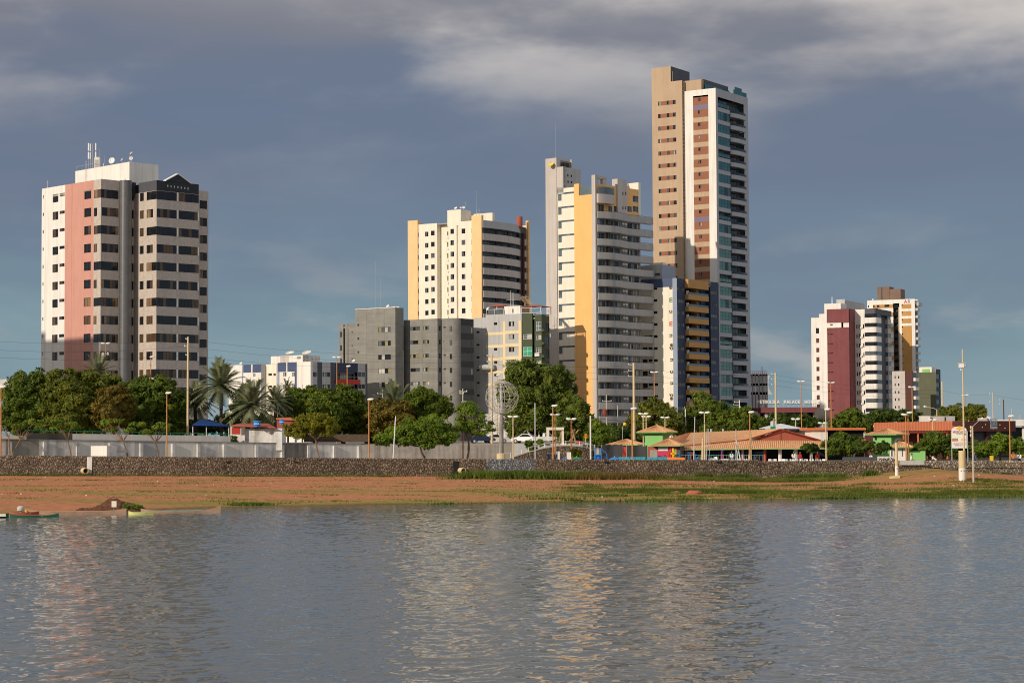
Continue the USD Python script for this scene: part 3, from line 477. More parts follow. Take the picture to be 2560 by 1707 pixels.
    for q0, q1 in ((g0 - 0.15, gm), (gm, g1 + 0.15)):
        zz = (zp - 0.02, zg + 0.04) if q0 < gm - 0.1 else (zg + 0.04, zp - 0.02)
        mb.hexa([R2.p(q0, zz[0], 0.14), R2.p(q1, zz[1], 0.14), R2.p(q1, zz[1], -0.7), R2.p(q0, zz[0], -0.7)], [R2.p(q0, zz[0] + 0.16, 0.14), R2.p(q1, zz[1] + 0.16, 0.14), R2.p(q1, zz[1] + 0.16, -0.7), R2.p(q0, zz[0] + 0.16, -0.7)])
    emit('gable_coping', mb, 'letter_white', th)
    for k in range(7):
        u = U(R2, 1518 + k * 38.2); zz = R2.Z(X(1518 + k * 38.2), z.y(606 + k * 5)); solid_box(th, R2, u - 0.10, u + 0.10, 0.0, 0.03, zz - 0.18, zz + 0.18, 'steel', 'vent_tile')
    a3 = R3.Z(X(1905), z.y(768)); w = [(U(R3, 1878), U(R3, 1960), a3 - i * p2 - 0.48 * p2, a3 - i * p2, {'cols': 3, 'pane': [pick(DARKS), 'pane_dark']}) for i in range(n)]
    z3 = R3.Z(X(1870), z.y(655)); fac(th, R3, 0, R3.len, ZB, z3, 'travertine', w)
    pol = c.back(17); closed(th, pol, 6, ZB, z3, 'white_paint')
    # upper white box of the roof
    q = Chain(45, z.y(480), X(1090), 341.5, X(485)); A = q.go('L', X(1090)); B = q.go('R', X(1245)); zu = A.Z(X(1090), z.y(335))
    emit('roof_house', panel(A, 0, A.len, z3 - 0.7, zu), 'white_paint', th, 'white lift house'); emit('roof_house', panel(B, 0, B.len, z3 - 0.7, zu), 'white_paint', th); closed(th, q.back(6), 2, z3 - 0.7, zu, 'white_paint')
    emit('ladder', MB().tube([A.p(A.U(X(605), z.y(480)), z3, 0.12), A.p(A.U(X(605), z.y(480)), zu + 1.5, 0.12)], 0.03, 4).tube([A.p(A.U(X(618), z.y(480)), z3, 0.12), A.p(A.U(X(618), z.y(480)), zu + 1.5, 0.12)], 0.03, 4), 'steel', th)
    T = lambda x, y, dz=0: A.p(A.U(X(x), z.y(y)), zu + dz, -0.8)
    for x, top, w_ in ((592, 118, .13), (612, 125, .10), (634, 130, .04), (672, 118, .12)):
        P = T(x, 330, -0.45); h = A.Z(X(x), z.y(top)) - P[2]; t2 = thing('antenna', {592: 'white panel antenna pair on the pink tower roof, leftmost tall one', 612: 'thin panel antenna just right of the leftmost tall antenna on the pink tower', 634: 'lattice rod beside the panel antennas of the pink tower', 672: 'dark mast with white tip above the small white box on the pink tower'}[x], 'antenna', P, 'antennas on the pink tower')
        emit('pole', MB().tube([P, P + [0, 0, h]], 0.05, 5), 'steel', t2)
        for k in range(2): emit('panel', MB().tube([P + [0, -0.12, h * (0.45 + 0.28 * k)], P + [0, -0.12, h * (0.68 + 0.3 * k)]], w_, 8), 'lamp_head' if x != 634 else 'steel', t2)
    for x, h, lab in ((562, 2.0, 'shortest thin rod at the left end of the pink tower lift house'), (712, 4.0, 'tall thin rod right of the small white box on the pink tower'), (768, 2.6, 'thin rod left of the big dish on the pink tower')): mast(T(x, 330, -0.45), h, lab, 0.03, group='antennas on the pink tower')
    bx = thing('equipment_cabinet', 'small white equipment box on the roof of the pink tower', 'cabinet', T(688, 330, -0.45)); P = ORG[bx]; emit('body', MB().box(P - [0.45, 0.45, 0], P + [0.45, 0.45, 1.9 + 0.5]), 'white_paint', bx); emit('door', MB().box(P + [-0.3, -0.47, 0.3], P + [0.3, -0.45, 1.9]), 'grey_paint', bx)
    emit('railing', MB().tube([A.p(0.1, zu + 0.8, -0.1), A.p(A.U(X(720), z.y(400)), zu + 0.8, -0.1)], 0.025, 4).tube([A.p(0.1, zu, -0.1), A.p(0.1, zu + 0.8, -0.1)], 0.025, 4), 'steel', th)
    dish(T(853, 340, -0.45), 0.58, -20, 12, 'big round white dish on the pink tower roof', pole=1.35, group='dishes on the pink tower'); dish(T(965, 340, -0.45), 0.3, -50, 20, 'grey dish pair member left of the stacked dishes on the pink tower', 'steel', 1.2, group='dishes on the pink tower')
    dish(T(1065, 340, -0.45), 0.34, -10, 5, 'lower white dish of the stacked pair at the lift house corner of the pink tower', pole=1.2, group='dishes on the pink tower'); dish(T(1068, 340, -0.45), 0.34, -50, 40, 'upper grey dish of the stacked pair on the pink tower', 'grey_paint', 2.0, group='dishes on the pink tower')
    dish(T(762, 340, -0.45), 0.26, -70, 10, 'small white dish by the thin rod left of the big dish', pole=0.9, group='dishes on the pink tower')
    dish(R1.p(U(R1, 1142) - 0.4, zt - 0.4, -1.3), 0.56, 25, 30, 'large white dish behind the top of the tiled shaft', pole=0.75, group='dishes on the pink tower')
    mast(L1.p(U(L1, 146), zt - 0.45, -0.5), 1.9, 'short antenna on the far left roof corner of the pink tower', 0.09, ((1.5, 0.5),), group='antennas on the pink tower')
pink_tower()

def cream_tower():
    z = ZF(1000, 500, 5.2275); R = z.y(700); X = z.x
    c = Chain(33, R, X(1075), 535, X(113)); th = thing('apartment_tower', 'cream tower with orange side panels and a red column on its curved balconies', 'building', (*c.P[0], ZB))
    A = c.go('L', X(1075)); U = lambda f, v: f.U(X(v), R); B = c.go('R', X(1645)); C = c.go('L', X(1680)) if False else None
    zt = A.Z(X(400), z.y(310)); a0, p = zrow(A, z, 348, 415, 1297, 6); n = 15
    P1 = [('pane_dark', 5), ('pane_grey', 3)]
    def grp(x0, x1, y0, h, cols=2): return [(U(A, x0), U(A, x1), A.Z(X(x0), z.y(y0)) - i * p - h * p / 147, A.Z(X(x0), z.y(y0)) - i * p, {'cols': cols, 'pane': [pick(P1), pick(P1)] if cols > 1 else 'pane_dark', 'fm': 'frame_dark'}) for i in range(n)]
    fac(th, A, U(A, 238), U(A, 485), ZB, zt, 'cream_paint', grp(240, 247, 428, 58, 1) + grp(326, 371, 417, 62) + grp(406, 453, 403, 62))
    # recess with service balconies
    u0, u1 = U(A, 485), U(A, 632); rec = 1.6
    mb = MB(); mb.quad(A.p(u0, ZB, 0), A.p(u0, ZB, -rec), A.p(u0, zt, -rec), A.p(u0, zt, 0)); mb.quad(A.p(u1, ZB, -rec), A.p(u1, ZB, 0), A.p(u1, zt, 0), A.p(u1, zt, -rec)); emit('recess_wall', mb, 'cream_paint', th)
    um = U(A, 566); ab = A.Z(X(600), z.y(405)); w = [(um + 0.15, u1 - 0.1, ab - i * p - 0.42 * p, ab - i * p, {'cols': 1, 'pane': 'pane_dark', 'rec': 0.6}) for i in range(n)]
    emit('recess_wall', panel(A, u0, um, ZB, zt, (), -rec), 'cream_paint', th)
    emit('recess_wall', panel(A, um, u1, ZB, zt, [k[:4] for k in w], -rec, 0.6), 'cream_paint', th)
    for k in w: emit('opening', MB().quad(A.p(k[0], k[2], -rec - 0.6), A.p(k[1], k[2], -rec - 0.6), A.p(k[1], k[3], -rec - 0.6), A.p(k[0], k[3], -rec - 0.6)), 'interior_dark', th)
    for i in range(n):
        zz = ab - i * p; emit('balcony', A.box(MB(), um + 0.1, u1 - 0.35, -rec, -0.55, zz - 0.97 * p, zz - 0.40 * p), 'cream_paint', th); solid_box(th, A, u1 - 0.4, u1 - 0.1, -0.8, -0.35, zz - 0.72 * p, zz - 0.55 * p, 'frame_dark', 'air_conditioner')
    # lift shaft and the rest of the lit wall
    zs = A.Z(X(700), z.y(130)); z2 = A.Z(X(850), z.y(278))
    fac(th, A, u1, U(A, 740), ZB, z2, 'cream_paint', grp(660, 706, 381, 64)); fac(th, A, U(A, 768), U(A, 945), ZB, z2, 'cream_paint', grp(806, 853, 376, 64) + grp(932, 943, 370, 60, 1))
    uf, ug = U(A, 740), U(A, 768); emit('fin_recess', MB().quad(A.p(uf, ZB, 0), A.p(uf, ZB, -0.55), A.p(uf, z2, -0.55), A.p(uf, z2, 0)).quad(A.p(uf, ZB, -0.55), A.p(ug, ZB, 0), A.p(ug, z2, 0), A.p(uf, z2, -0.55)), 'cream_paint', th)
    for x0, x1, zz, xr in ((113, 240, A.Z(X(180), z.y(270)), 0), (945, 1075, A.Z(X(1010), z.y(203)), 1)):
        mb = MB(); A.box(mb, U(A, x0), U(A, x1), -0.6 if x0 > 500 else -1.2, 0.35, ZB, zz); emit('side_panel', mb, 'orange_panel', th, 'orange side panel')
    solid_box(th, A, U(A, 618), U(A, 795), -5, -0.05, z2 - 1, zs, 'cream_paint', 'roof_house', 'tall lift house'); solid_box(th, A, U(A, 795), U(A, 1075), -6.2, -5.0, z2 - 1, A.Z(X(1000), z.y(150)), 'cream_paint', 'roof_house')
    # curved balcony front on the shaded side
    Lb = U(B, 1645); z0 = B.Z(X(1100), z.y(268)); bt = B.Z(X(1110), z.y(440)); hb = hh(B, z, 1110, 440, 522); us = np.linspace(0.1, U(B, 1565), 15); curve = [(u, 0.25 + 1.35 * math.sin(math.pi * (u - 0.1) / (us[-1] - 0.1)) ** 0.8) for u in us]
    ring = lambda t: curve + [(u, o - t) for u, o in curve[::-1]]
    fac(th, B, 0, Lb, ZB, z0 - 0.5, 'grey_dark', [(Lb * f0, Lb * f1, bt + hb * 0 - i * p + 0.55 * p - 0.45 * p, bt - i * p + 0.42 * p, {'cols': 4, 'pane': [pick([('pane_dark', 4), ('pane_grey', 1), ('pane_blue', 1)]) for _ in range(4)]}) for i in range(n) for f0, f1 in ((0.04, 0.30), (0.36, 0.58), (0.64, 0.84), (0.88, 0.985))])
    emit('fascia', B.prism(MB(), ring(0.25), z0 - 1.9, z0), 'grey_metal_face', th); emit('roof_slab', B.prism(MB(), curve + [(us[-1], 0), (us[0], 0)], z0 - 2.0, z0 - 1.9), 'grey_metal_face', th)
    for i in range(n):
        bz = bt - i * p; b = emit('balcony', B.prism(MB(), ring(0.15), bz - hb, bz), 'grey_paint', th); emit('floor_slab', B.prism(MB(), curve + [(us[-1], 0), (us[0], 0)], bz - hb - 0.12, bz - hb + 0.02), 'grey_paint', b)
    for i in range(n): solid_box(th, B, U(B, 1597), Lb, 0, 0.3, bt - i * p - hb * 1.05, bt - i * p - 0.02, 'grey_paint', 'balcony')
    ur = U(B, 1580); pc = B.p(ur, 0, 0.75); zr = B.Z(X(1550), z.y(222)); emit('red_column', MB().lathe((pc[0], pc[1], 0), [(0.42, ZB), (0.42, z0 - 1.95)], 16), 'dark_maroon', th, 'slim dark red column', smooth=40)
    pc = B.p(U(B, 1552), 0, 0.3); emit('red_drum', MB().lathe((pc[0], pc[1], 0), [(0.85, z0 - 0.6), (0.85, zr), (0, zr)], 24), 'brick_red', th, 'red drum on the roof edge', smooth=40)
    D = Face(B.p(Lb, 0)[:2], uL(33)); solid_box(th, D, 0, D.U(X(1680), R), -0.8, 0.0, ZB, B.Z(X(1645), z.y(275)), 'orange_panel', 'side_panel')
    closed(th, [A.P0, A.p(A.len, 0)[:2], B.p(Lb, 0)[:2], B.p(Lb, 0)[:2] - uL(33) * A.len], 2, ZB, zt + 0.3, 'cream_paint')
    zr = zs
    for x, r, az, el, lab in ((690, 0.42, -30, 40, 'left white dish on the lift house of the cream tower'), (755, 0.36, 20, 60, 'middle white dish on the lift house of the cream tower'), (790, 0.40, 10, 30, 'right white dish on the lift house of the cream tower')): dish(A.p(U(A, x), zr, -1.5), r, az, el, lab, pole=0.6, group='dishes on the cream tower')
    mast(A.p(U(A, 790), zr, -2.5), 2.3, 'cross topped antenna on the lift house of the cream tower', 0.04, ((2.1, 0.8),)); mast(A.p(U(A, 920), z2, -3), 8.5, 'tall thin antenna right of the lift house of the cream tower', 0.035)
    t2 = thing('antenna', 'short lattice mast behind the orange panel of the cream tower', 'antenna', A.p(U(A, 930), z2, -2.5)); P = ORG[t2]; mb = MB()
    for dx, dy in ((0, 0), (0.9, 0), (0, 0.9), (0.9, 0.9)): mb.tube([P + [dx, dy, -0.5], P + [dx, dy, 3.2]], 0.04, 4)
    for k in range(5): mb.tube([P + [0, 0, k * 0.7], P + [0.9, 0, k * 0.7 + 0.6]], 0.03, 4)
    emit('lattice', mb, 'steel', t2)
cream_tower()

def grey_facing_building():
    z = ZF(820, 740, 5.8075); R = z.y(600); X = z.x
    c = Chain(38, R, X(310), 446, X(160)); th = thing('apartment_building', 'dark grey stone faced apartment block with a rounded corner', 'building', (*c.P[0], ZB))
    PN = [('pane_curtain', 3), ('pane_grey', 3), ('pane_dark', 3), ('pane_olive', 2)]; U = lambda f, v: f.U(X(v), R)
    A = Face(c.P[0], uL(38)); zt0 = A.Z(X(240), z.y(405)); p = A.Z(X(190), z.y(520)) - A.Z(X(190), z.y(715)); n = 6
    u1 = U(A, 222); a = A.Z(X(190), z.y(520)); fac(th, A, 0, u1, ZB, zt0, 'granite_facing', [(U(A, 175), U(A, 203), a - i * p - 0.4 * p, a - i * p, {'pane': ['pane_grey', 'pane_dark']}) for i in range(n)])
    pc = A.p(U(A, 266), 0, -0.6); emit('round_corner', MB().lathe((pc[0], pc[1], 0), [(0.72, ZB), (0.72, zt0), (0, zt0)], 28), 'granite_facing', th, smooth=40)
    a = A.Z(X(350), z.y(515)); fac(th, A, U(A, 300), U(A, 400), ZB, zt0, 'granite_facing', [(U(A, 344), U(A, 358), a - i * p - 0.1 * p, a - i * p, {'cols': 1}) for i in range(n)], off=0.0)
    # tall block standing forward
    F0 = Face(A.p(U(A, 400), 0)[:2] - uR(38) * 1.6, uL(38)); q = Face(F0.P0, uL(38)); u0 = q.U(X(397), R); ue = q.U(X(977), R); ztb = q.Z(X(977), z.y(165)); q2 = Face(q.p(ue, 0)[:2], uR(38)); Ub = lambda v: q.U(X(v), R)
    w = []; a = q.Z(X(820), z.y(450))
    for i in range(n):
        w.append((Ub(728), Ub(912), a - i * p - 0.37 * p, a - i * p, {'cols': 4, 'pane': [pick(PN) for _ in range(4)]}))
        if i < 3: b = q.Z(X(440), z.y(404)); w.append((Ub(428), Ub(453), b - i * p - 0.17 * p, b - i * p, {'cols': 2, 'pane': 'pane_brown'}))
    fac(th, q, u0, ue, ZB, ztb, 'granite_facing', w, label='tall front block'); emit('coping', q.box(MB(), u0, ue, -0.3, 0.05, ztb, ztb + 0.12), 'white_paint', th)
    lr = q2.U(X(1098), R); fac(th, q2, 0, lr, ZB, ztb, 'granite_facing'); closed(th, [q.p(u0, 0)[:2], q.p(ue, 0)[:2], q2.p(lr, 0)[:2], q2.p(lr, 0)[:2] - uL(38) * (ue - u0)], 2, ZB, ztb, 'granite_facing')
    # recess, third block, rounded fourth block
    c3 = Chain(38, R, X(1590), 433.6, X(1100)); B = c3.go('L', X(1590)); BR = c3.go('R', X(1645)); C = c3.go('L', X(1752))
    zt = B.Z(X(1590), z.y(325)); Uc = lambda f, v: f.U(X(v), R); w = []; a = B.Z(X(1265), z.y(446))
    for i in range(6):
        w.append((Uc(B, 1197), Uc(B, 1336), a - i * p - 0.27 * p, a - i * p, {'cols': 4, 'pane': [pick(PN) for _ in range(4)]})); b = B.Z(X(1420), z.y(437)); w.append((Uc(B, 1379), Uc(B, 1466), b - i * p - 0.27 * p, b - i * p, {'cols': 3, 'pane': [pick(PN) for _ in range(3)]}))
    fac(th, B, 0, B.len, ZB, zt, 'granite_facing', w)
    for i in range(6): zz = a - i * p; emit('awning_pane', MB().quad(B.p(0.0, zz - 0.1, 0.02), B.p(0.35, zz - 0.15, 0.5), B.p(0.35, zz - 1.0, 0.9), B.p(0.0, zz - 1.0, 0.5)), 'pane_dark', th)
    fac(th, BR, 0, BR.len, ZB, zt, 'granite_facing', [(0.5, BR.len - 0.2, a - i * p - 0.35 * p, a - i * p - 0.02, {'cols': 1}) for i in range(6)]); w = []
    for i in range(7):
        b = C.Z(X(1695), z.y(444)); w.append((Uc(C, 1677), Uc(C, 1712), b - i * p - 0.11 * p, b - i * p, {'cols': 1, 'pane': pick([('pane_brown', 2), ('pane_curtain', 1)])})); b = C.Z(X(1765), z.y(432))
    fac(th, C, 0, C.len, ZB, zt, 'granite_facing', w)
    # quarter round
    rad = 1.9; cen = C.p(C.len, 0, -rad)[:2]; arc = [cen + rad * (C.n * math.cos(t) + C.u * math.sin(t)) for t in np.linspace(0, math.pi / 2, 11)]; mb = MB()
    for s, e in zip(arc, arc[1:]): mb.quad((*s, ZB), (*e, ZB), (*e, zt), (*s, zt))
    v, f = mb.arrays(); tm = trimesh.Trimesh(v, f); emit('round_corner', (tm.vertices, tm.faces), 'granite_facing', th, smooth=30)
    for i in range(7):
        b = C.Z(X(1770), z.y(435)) - i * p; fq = Face(arc[1], arc[2] - arc[1]); window(th, fq, 0.0, 0.5, b - 0.38 * p, b, cols=1, rec=-0.02, pane=pick([('pane_dark', 2), ('pane_grey', 2), ('pane_curtain', 1)]))
    E = Face(arc[-1], uR(38)); le = E.U(X(2115), R); ad = E.Z(X(1900), z.y(335)); emit('wall', panel(E, 0, le, ZB, zt), 'slate_panel', th, 'dark banded end wall')
    for i in range(7):
        k = ad - i * p; emit('dark_band', E.box(MB(), 0.01, le - 0.01, 0, 0.03, k - 0.43 * p, k), 'black_panel', th)
        emit('window_slot', E.box(MB(), le * 0.80, le * 0.88, 0, 0.02, k - 0.95 * p, k - 0.55 * p), 'pane_dark' if i % 3 else 'pane_curtain', th)
    b0 = A.p(0, 0)[:2]; closed(th, [b0, A.p(U(A, 400), 0)[:2], c3.P[0], c3.P[1], c3.P[2], c3.P[3], *arc[1:], E.p(le, 0)[:2], E.p(le, 0)[:2] - uL(38) * 24 + uR(38) * 3], 99, ZB, zt0 - 0.2, 'granite_facing')
    mb = MB(); k1, k2, k3 = E.p(le, 0)[:2], E.p(le, 0)[:2] - uL(38) * 24 + uR(38) * 3, b0
    for s, e in ((k1, k2), (k2, k3)): mb.quad((*s, ZB), (*e, ZB), (*e, zt - 0.4), (*s, zt - 0.4))
    emit('back_wall', mb, 'granite_facing', th)
    dish(q.p(Ub(825), ztb - 0.4, -1.0), 0.40, -40, 45, 'left small dish on the tall block of the dark grey building', pole=0.8); bx = thing('roof_unit', 'small white unit on the roof edge of the dark grey building', 'roof unit', q.p(Ub(925), ztb - 0.4, -1.5)); P = ORG[bx]; emit('body', MB().box(P - [0.7, 0.5, 0], P + [0.7, 0.5, 0.7]), 'white_paint', bx)
    mast(q.p(Ub(630), ztb - 0.4, -1.5), 11, 'very tall thin antenna on the dark grey building', 0.03); mast(q.p(Ub(700), ztb - 0.4, -1.5), 7.5, 'shorter thin antenna on the dark grey building', 0.03, ((7.3, 0.6),))
grey_facing_building()

def white_blue_block():
    z = ZF(420, 860, 4.704); R = z.y(350); X = z.x; a0 = 38
    c = Chain(a0, R, X(1275), 418, X(715)); th = thing('apartment_building', 'low white apartment block with dark blue bands and a red balcony', 'building', (*c.P[0], ZB))
    A = Face(c.P[0], uL(a0)); U = lambda v: A.U(X(v), R); zt = A.Z(X(900), z.y(243)); p = A.Z(X(1200), z.y(345)) - A.Z(X(1200), z.y(487)); Z = lambda x, y: A.Z(X(x), z.y(y))
    fac(th, A, U(715), U(870), ZB, zt, 'white_paint'); emit('blue_panel', panel(A, U(885), U(980), Z(930, 335), zt), 'blue_panel', th, 'dark blue band'); emit('wall', panel(A, U(870), U(885), ZB, zt), 'pale_blue', th)
    emit('wall', panel(A, U(885), U(1095), ZB, Z(930, 335)), 'white_paint', th); emit('wall', panel(A, U(980), U(995), Z(990, 335), zt, (), 0.05), 'white_paint', th); emit('blue_panel', panel(A, U(995), U(1095), Z(1040, 335), zt), 'blue_panel', th)
    for i in range(3): window(th, A, U(1002), U(1028), Z(1010, 380) - i * p, Z(1010, 345) - i * p, rec=-0.03, pane='pane_curtain')
    R1 = Face(A.p(U(1095), 0)[:2], uR(a0)); l1 = R1.U(X(1150), R); emit('wall', panel(R1, 0, l1, ZB, zt), 'light_grey', th)
    B = Face(R1.p(l1, 0)[:2], uL(a0)); ub0, ub1 = 0, B.U(X(1275), R); zb1 = B.Z(X(1200), z.y(238)); w = []
    for i in range(4):
        for x0, x1 in ((1180, 1222), (1240, 1268)): w.append((B.U(X(x0), R), B.U(X(x1), R), B.Z(X(x0), z.y(372)) - i * p, B.Z(X(x0), z.y(345)) - i * p, {'pane': ['pane_brown', 'pane_dark']}))
    fac(th, B, 0, ub1, ZB, zb1, 'cream_paint', w, label='cream stair wall with paired windows')
    # right block, nearer
    c2 = Chain(a0, R, X(1678), 412, X(1290)); C = c2.go('L', X(1678)); D = c2.go('R', X(2345)); V = lambda v: C.U(X(v), R); zc = C.Z(X(1678), z.y(205)); zl = C.Z(X(1400), z.y(325))
    emit('blue_panel', panel(C, V(1290), V(1515), zl, zc), 'blue_panel', th); solid_box(th, C, V(1393), V(1405), 0, 0.06, zl, zc, 'white_paint'); w = []
    for i in range(4):
        for x0, x1 in ((1355, 1392), (1460, 1490)): w.append((V(x0), V(x1), C.Z(X(x0), z.y(380)) - i * p, C.Z(X(x0), z.y(332)) - i * p, {'pane': ['pane_curtain', 'pane_grey']}))
    fac(th, C, V(1312), V(1490), ZB, zl, 'white_paint', w); emit('blue_panel', panel(C, V(1490), V(1515), ZB, zl), 'blue_panel', th); emit('wall', panel(C, V(1515), C.len, ZB, zc), 'white_paint', th); emit('wall', panel(C, V(1290), V(1312), ZB, zl), 'pale_blue', th)
    W = lambda v: D.U(X(v), R); DZ = lambda x, y: D.Z(X(x), z.y(y)); zd = DZ(1700, 208)
    for x0, x1, m in ((1678, 1700, 'white_paint'), (1700, 1755, 'light_grey'), (1755, 1812, 'slate_panel'), (1812, 1910, 'light_grey'), (1910, 1965, 'slate_panel'), (2232, 2320, 'light_grey'), (2320, 2345, 'slate_panel')):
        w = []
        if m == 'light_grey':
            for i in range(4):
                for f0, f1 in (((0.05, 0.45), (0.5, 0.95)) if x1 - x0 > 60 else ((0.1, 0.9),)):
                    u0, u1 = W(x0), W(x1); w.append((u0 + (u1 - u0) * f0, u0 + (u1 - u0) * f1, DZ(x0, 383) - i * p, DZ(x0, 330) - i * p, {'pane': [pick([('pane_dark', 2), ('pane_grey', 2), ('pane_curtain', 1)]) for _ in range(2)]}))
        fac(th, D, W(x0), W(x1), ZB, zd, m, w)
    u0, u1 = W(1965), W(2232); emit('wall', panel(D, u0, u1, ZB, zd, (), -0.9), 'light_grey', th); emit('blue_panel', D.box(MB(), u0, u1, -0.9, 0.02, DZ(2010, 325), zd), 'navy_panel', th)
    for i in range(4):
        zz = DZ(1970, 412) - i * p; b = emit('balcony', D.box(MB(), u0, u1, 0.02, 0.75, zz - 0.40 * p, zz), 'red_paint' if i % 2 == 0 or i == 1 else 'light_grey', th, 'bright red balcony'); emit('rail', MB().tube([D.p(u0, zz + 0.45, 0.7), D.p(u1, zz + 0.45, 0.7)], 0.03, 4), 'steel', b)
        for f0, f1, pn in ((0.05, 0.35, 'pane_dark'), (0.42, 0.6, 'pane_curtain'), (0.65, 0.95, 'pane_dark')): window(th, D, u0 + (u1 - u0) * f0, u0 + (u1 - u0) * f1, zz - 0.35 * p, zz + 0.5 * p, rec=0.88, off=0, pane=pn)
    E = c2.P[-1]; closed(th, [c.P[0], A.p(U(1095), 0)[:2], R1.p(l1, 0)[:2], B.p(ub1, 0)[:2], c2.P[0], c2.P[1], c2.P[2], c2.P[2] - uL(a0) * 9 + uR(a0) * 2, c.P[0] + uR(a0) * 16], 6, ZB, zb1, 'white_paint')
    fb = Face(B.p(ub1, 0)[:2], c2.P[0] - B.p(ub1, 0)[:2]); emit('wall', panel(fb, 0, np.linalg.norm(c2.P[0] - B.p(ub1, 0)[:2]), ZB, zb1), 'light_grey', th)
    # roof houses
    q = Chain(a0, z.y(170), X(1585), 424, X(1210)); F = q.go('L', X(1585)); G = q.go('R', X(1785)); zf = F.Z(X(1585), z.y(130)); ff = lambda v: F.U(X(v), z.y(170))
    fac(th, F, 0, F.len, zt - 1, zf, 'white_paint', [(ff(1515), ff(1565), F.Z(X(1540), z.y(175)), F.Z(X(1540), z.y(150)), {'pane': 'pane_dark'})], name='roof_house'); emit('roof_house', panel(G, 0, G.len, zt - 1, zf), 'old_white', th); closed(th, q.back(4), 2, zt - 1, zf, 'white_paint'); solid_box(th, F, ff(1315), ff(1420), 0, 0.02, zt - 1, zf - 0.05, 'grey_paint', 'roof_house')
    dish(F.p(ff(1395), zf - 0.45, -1), 0.95, -25, 68, 'left big dish on the roof house of the white and blue block', 'cream_paint', 0.9, group='big dishes on the white and blue block'); dish(F.p(ff(1585), zf - 0.45, -1.2), 1.0, -25, 66, 'right big dish on the roof house of the white and blue block', 'cream_paint', 0.8, group='big dishes on the white and blue block')
    dish(A.p(U(818), zt - 0.45, -1), 0.32, -30, 40, 'small white dish at the left end of the white and blue block', pole=0.8); dish(D.p(W(2265), zd - 0.6, -2.0), 0.38, -30, 40, 'small dish on the right end of the white and blue block', pole=1.2)
    mast(A.p(U(1000), zt - 0.45, -2), 2.2, 'thin antenna on the left half of the white and blue block', 0.03, ((2.0, 0.5),))
white_blue_block()

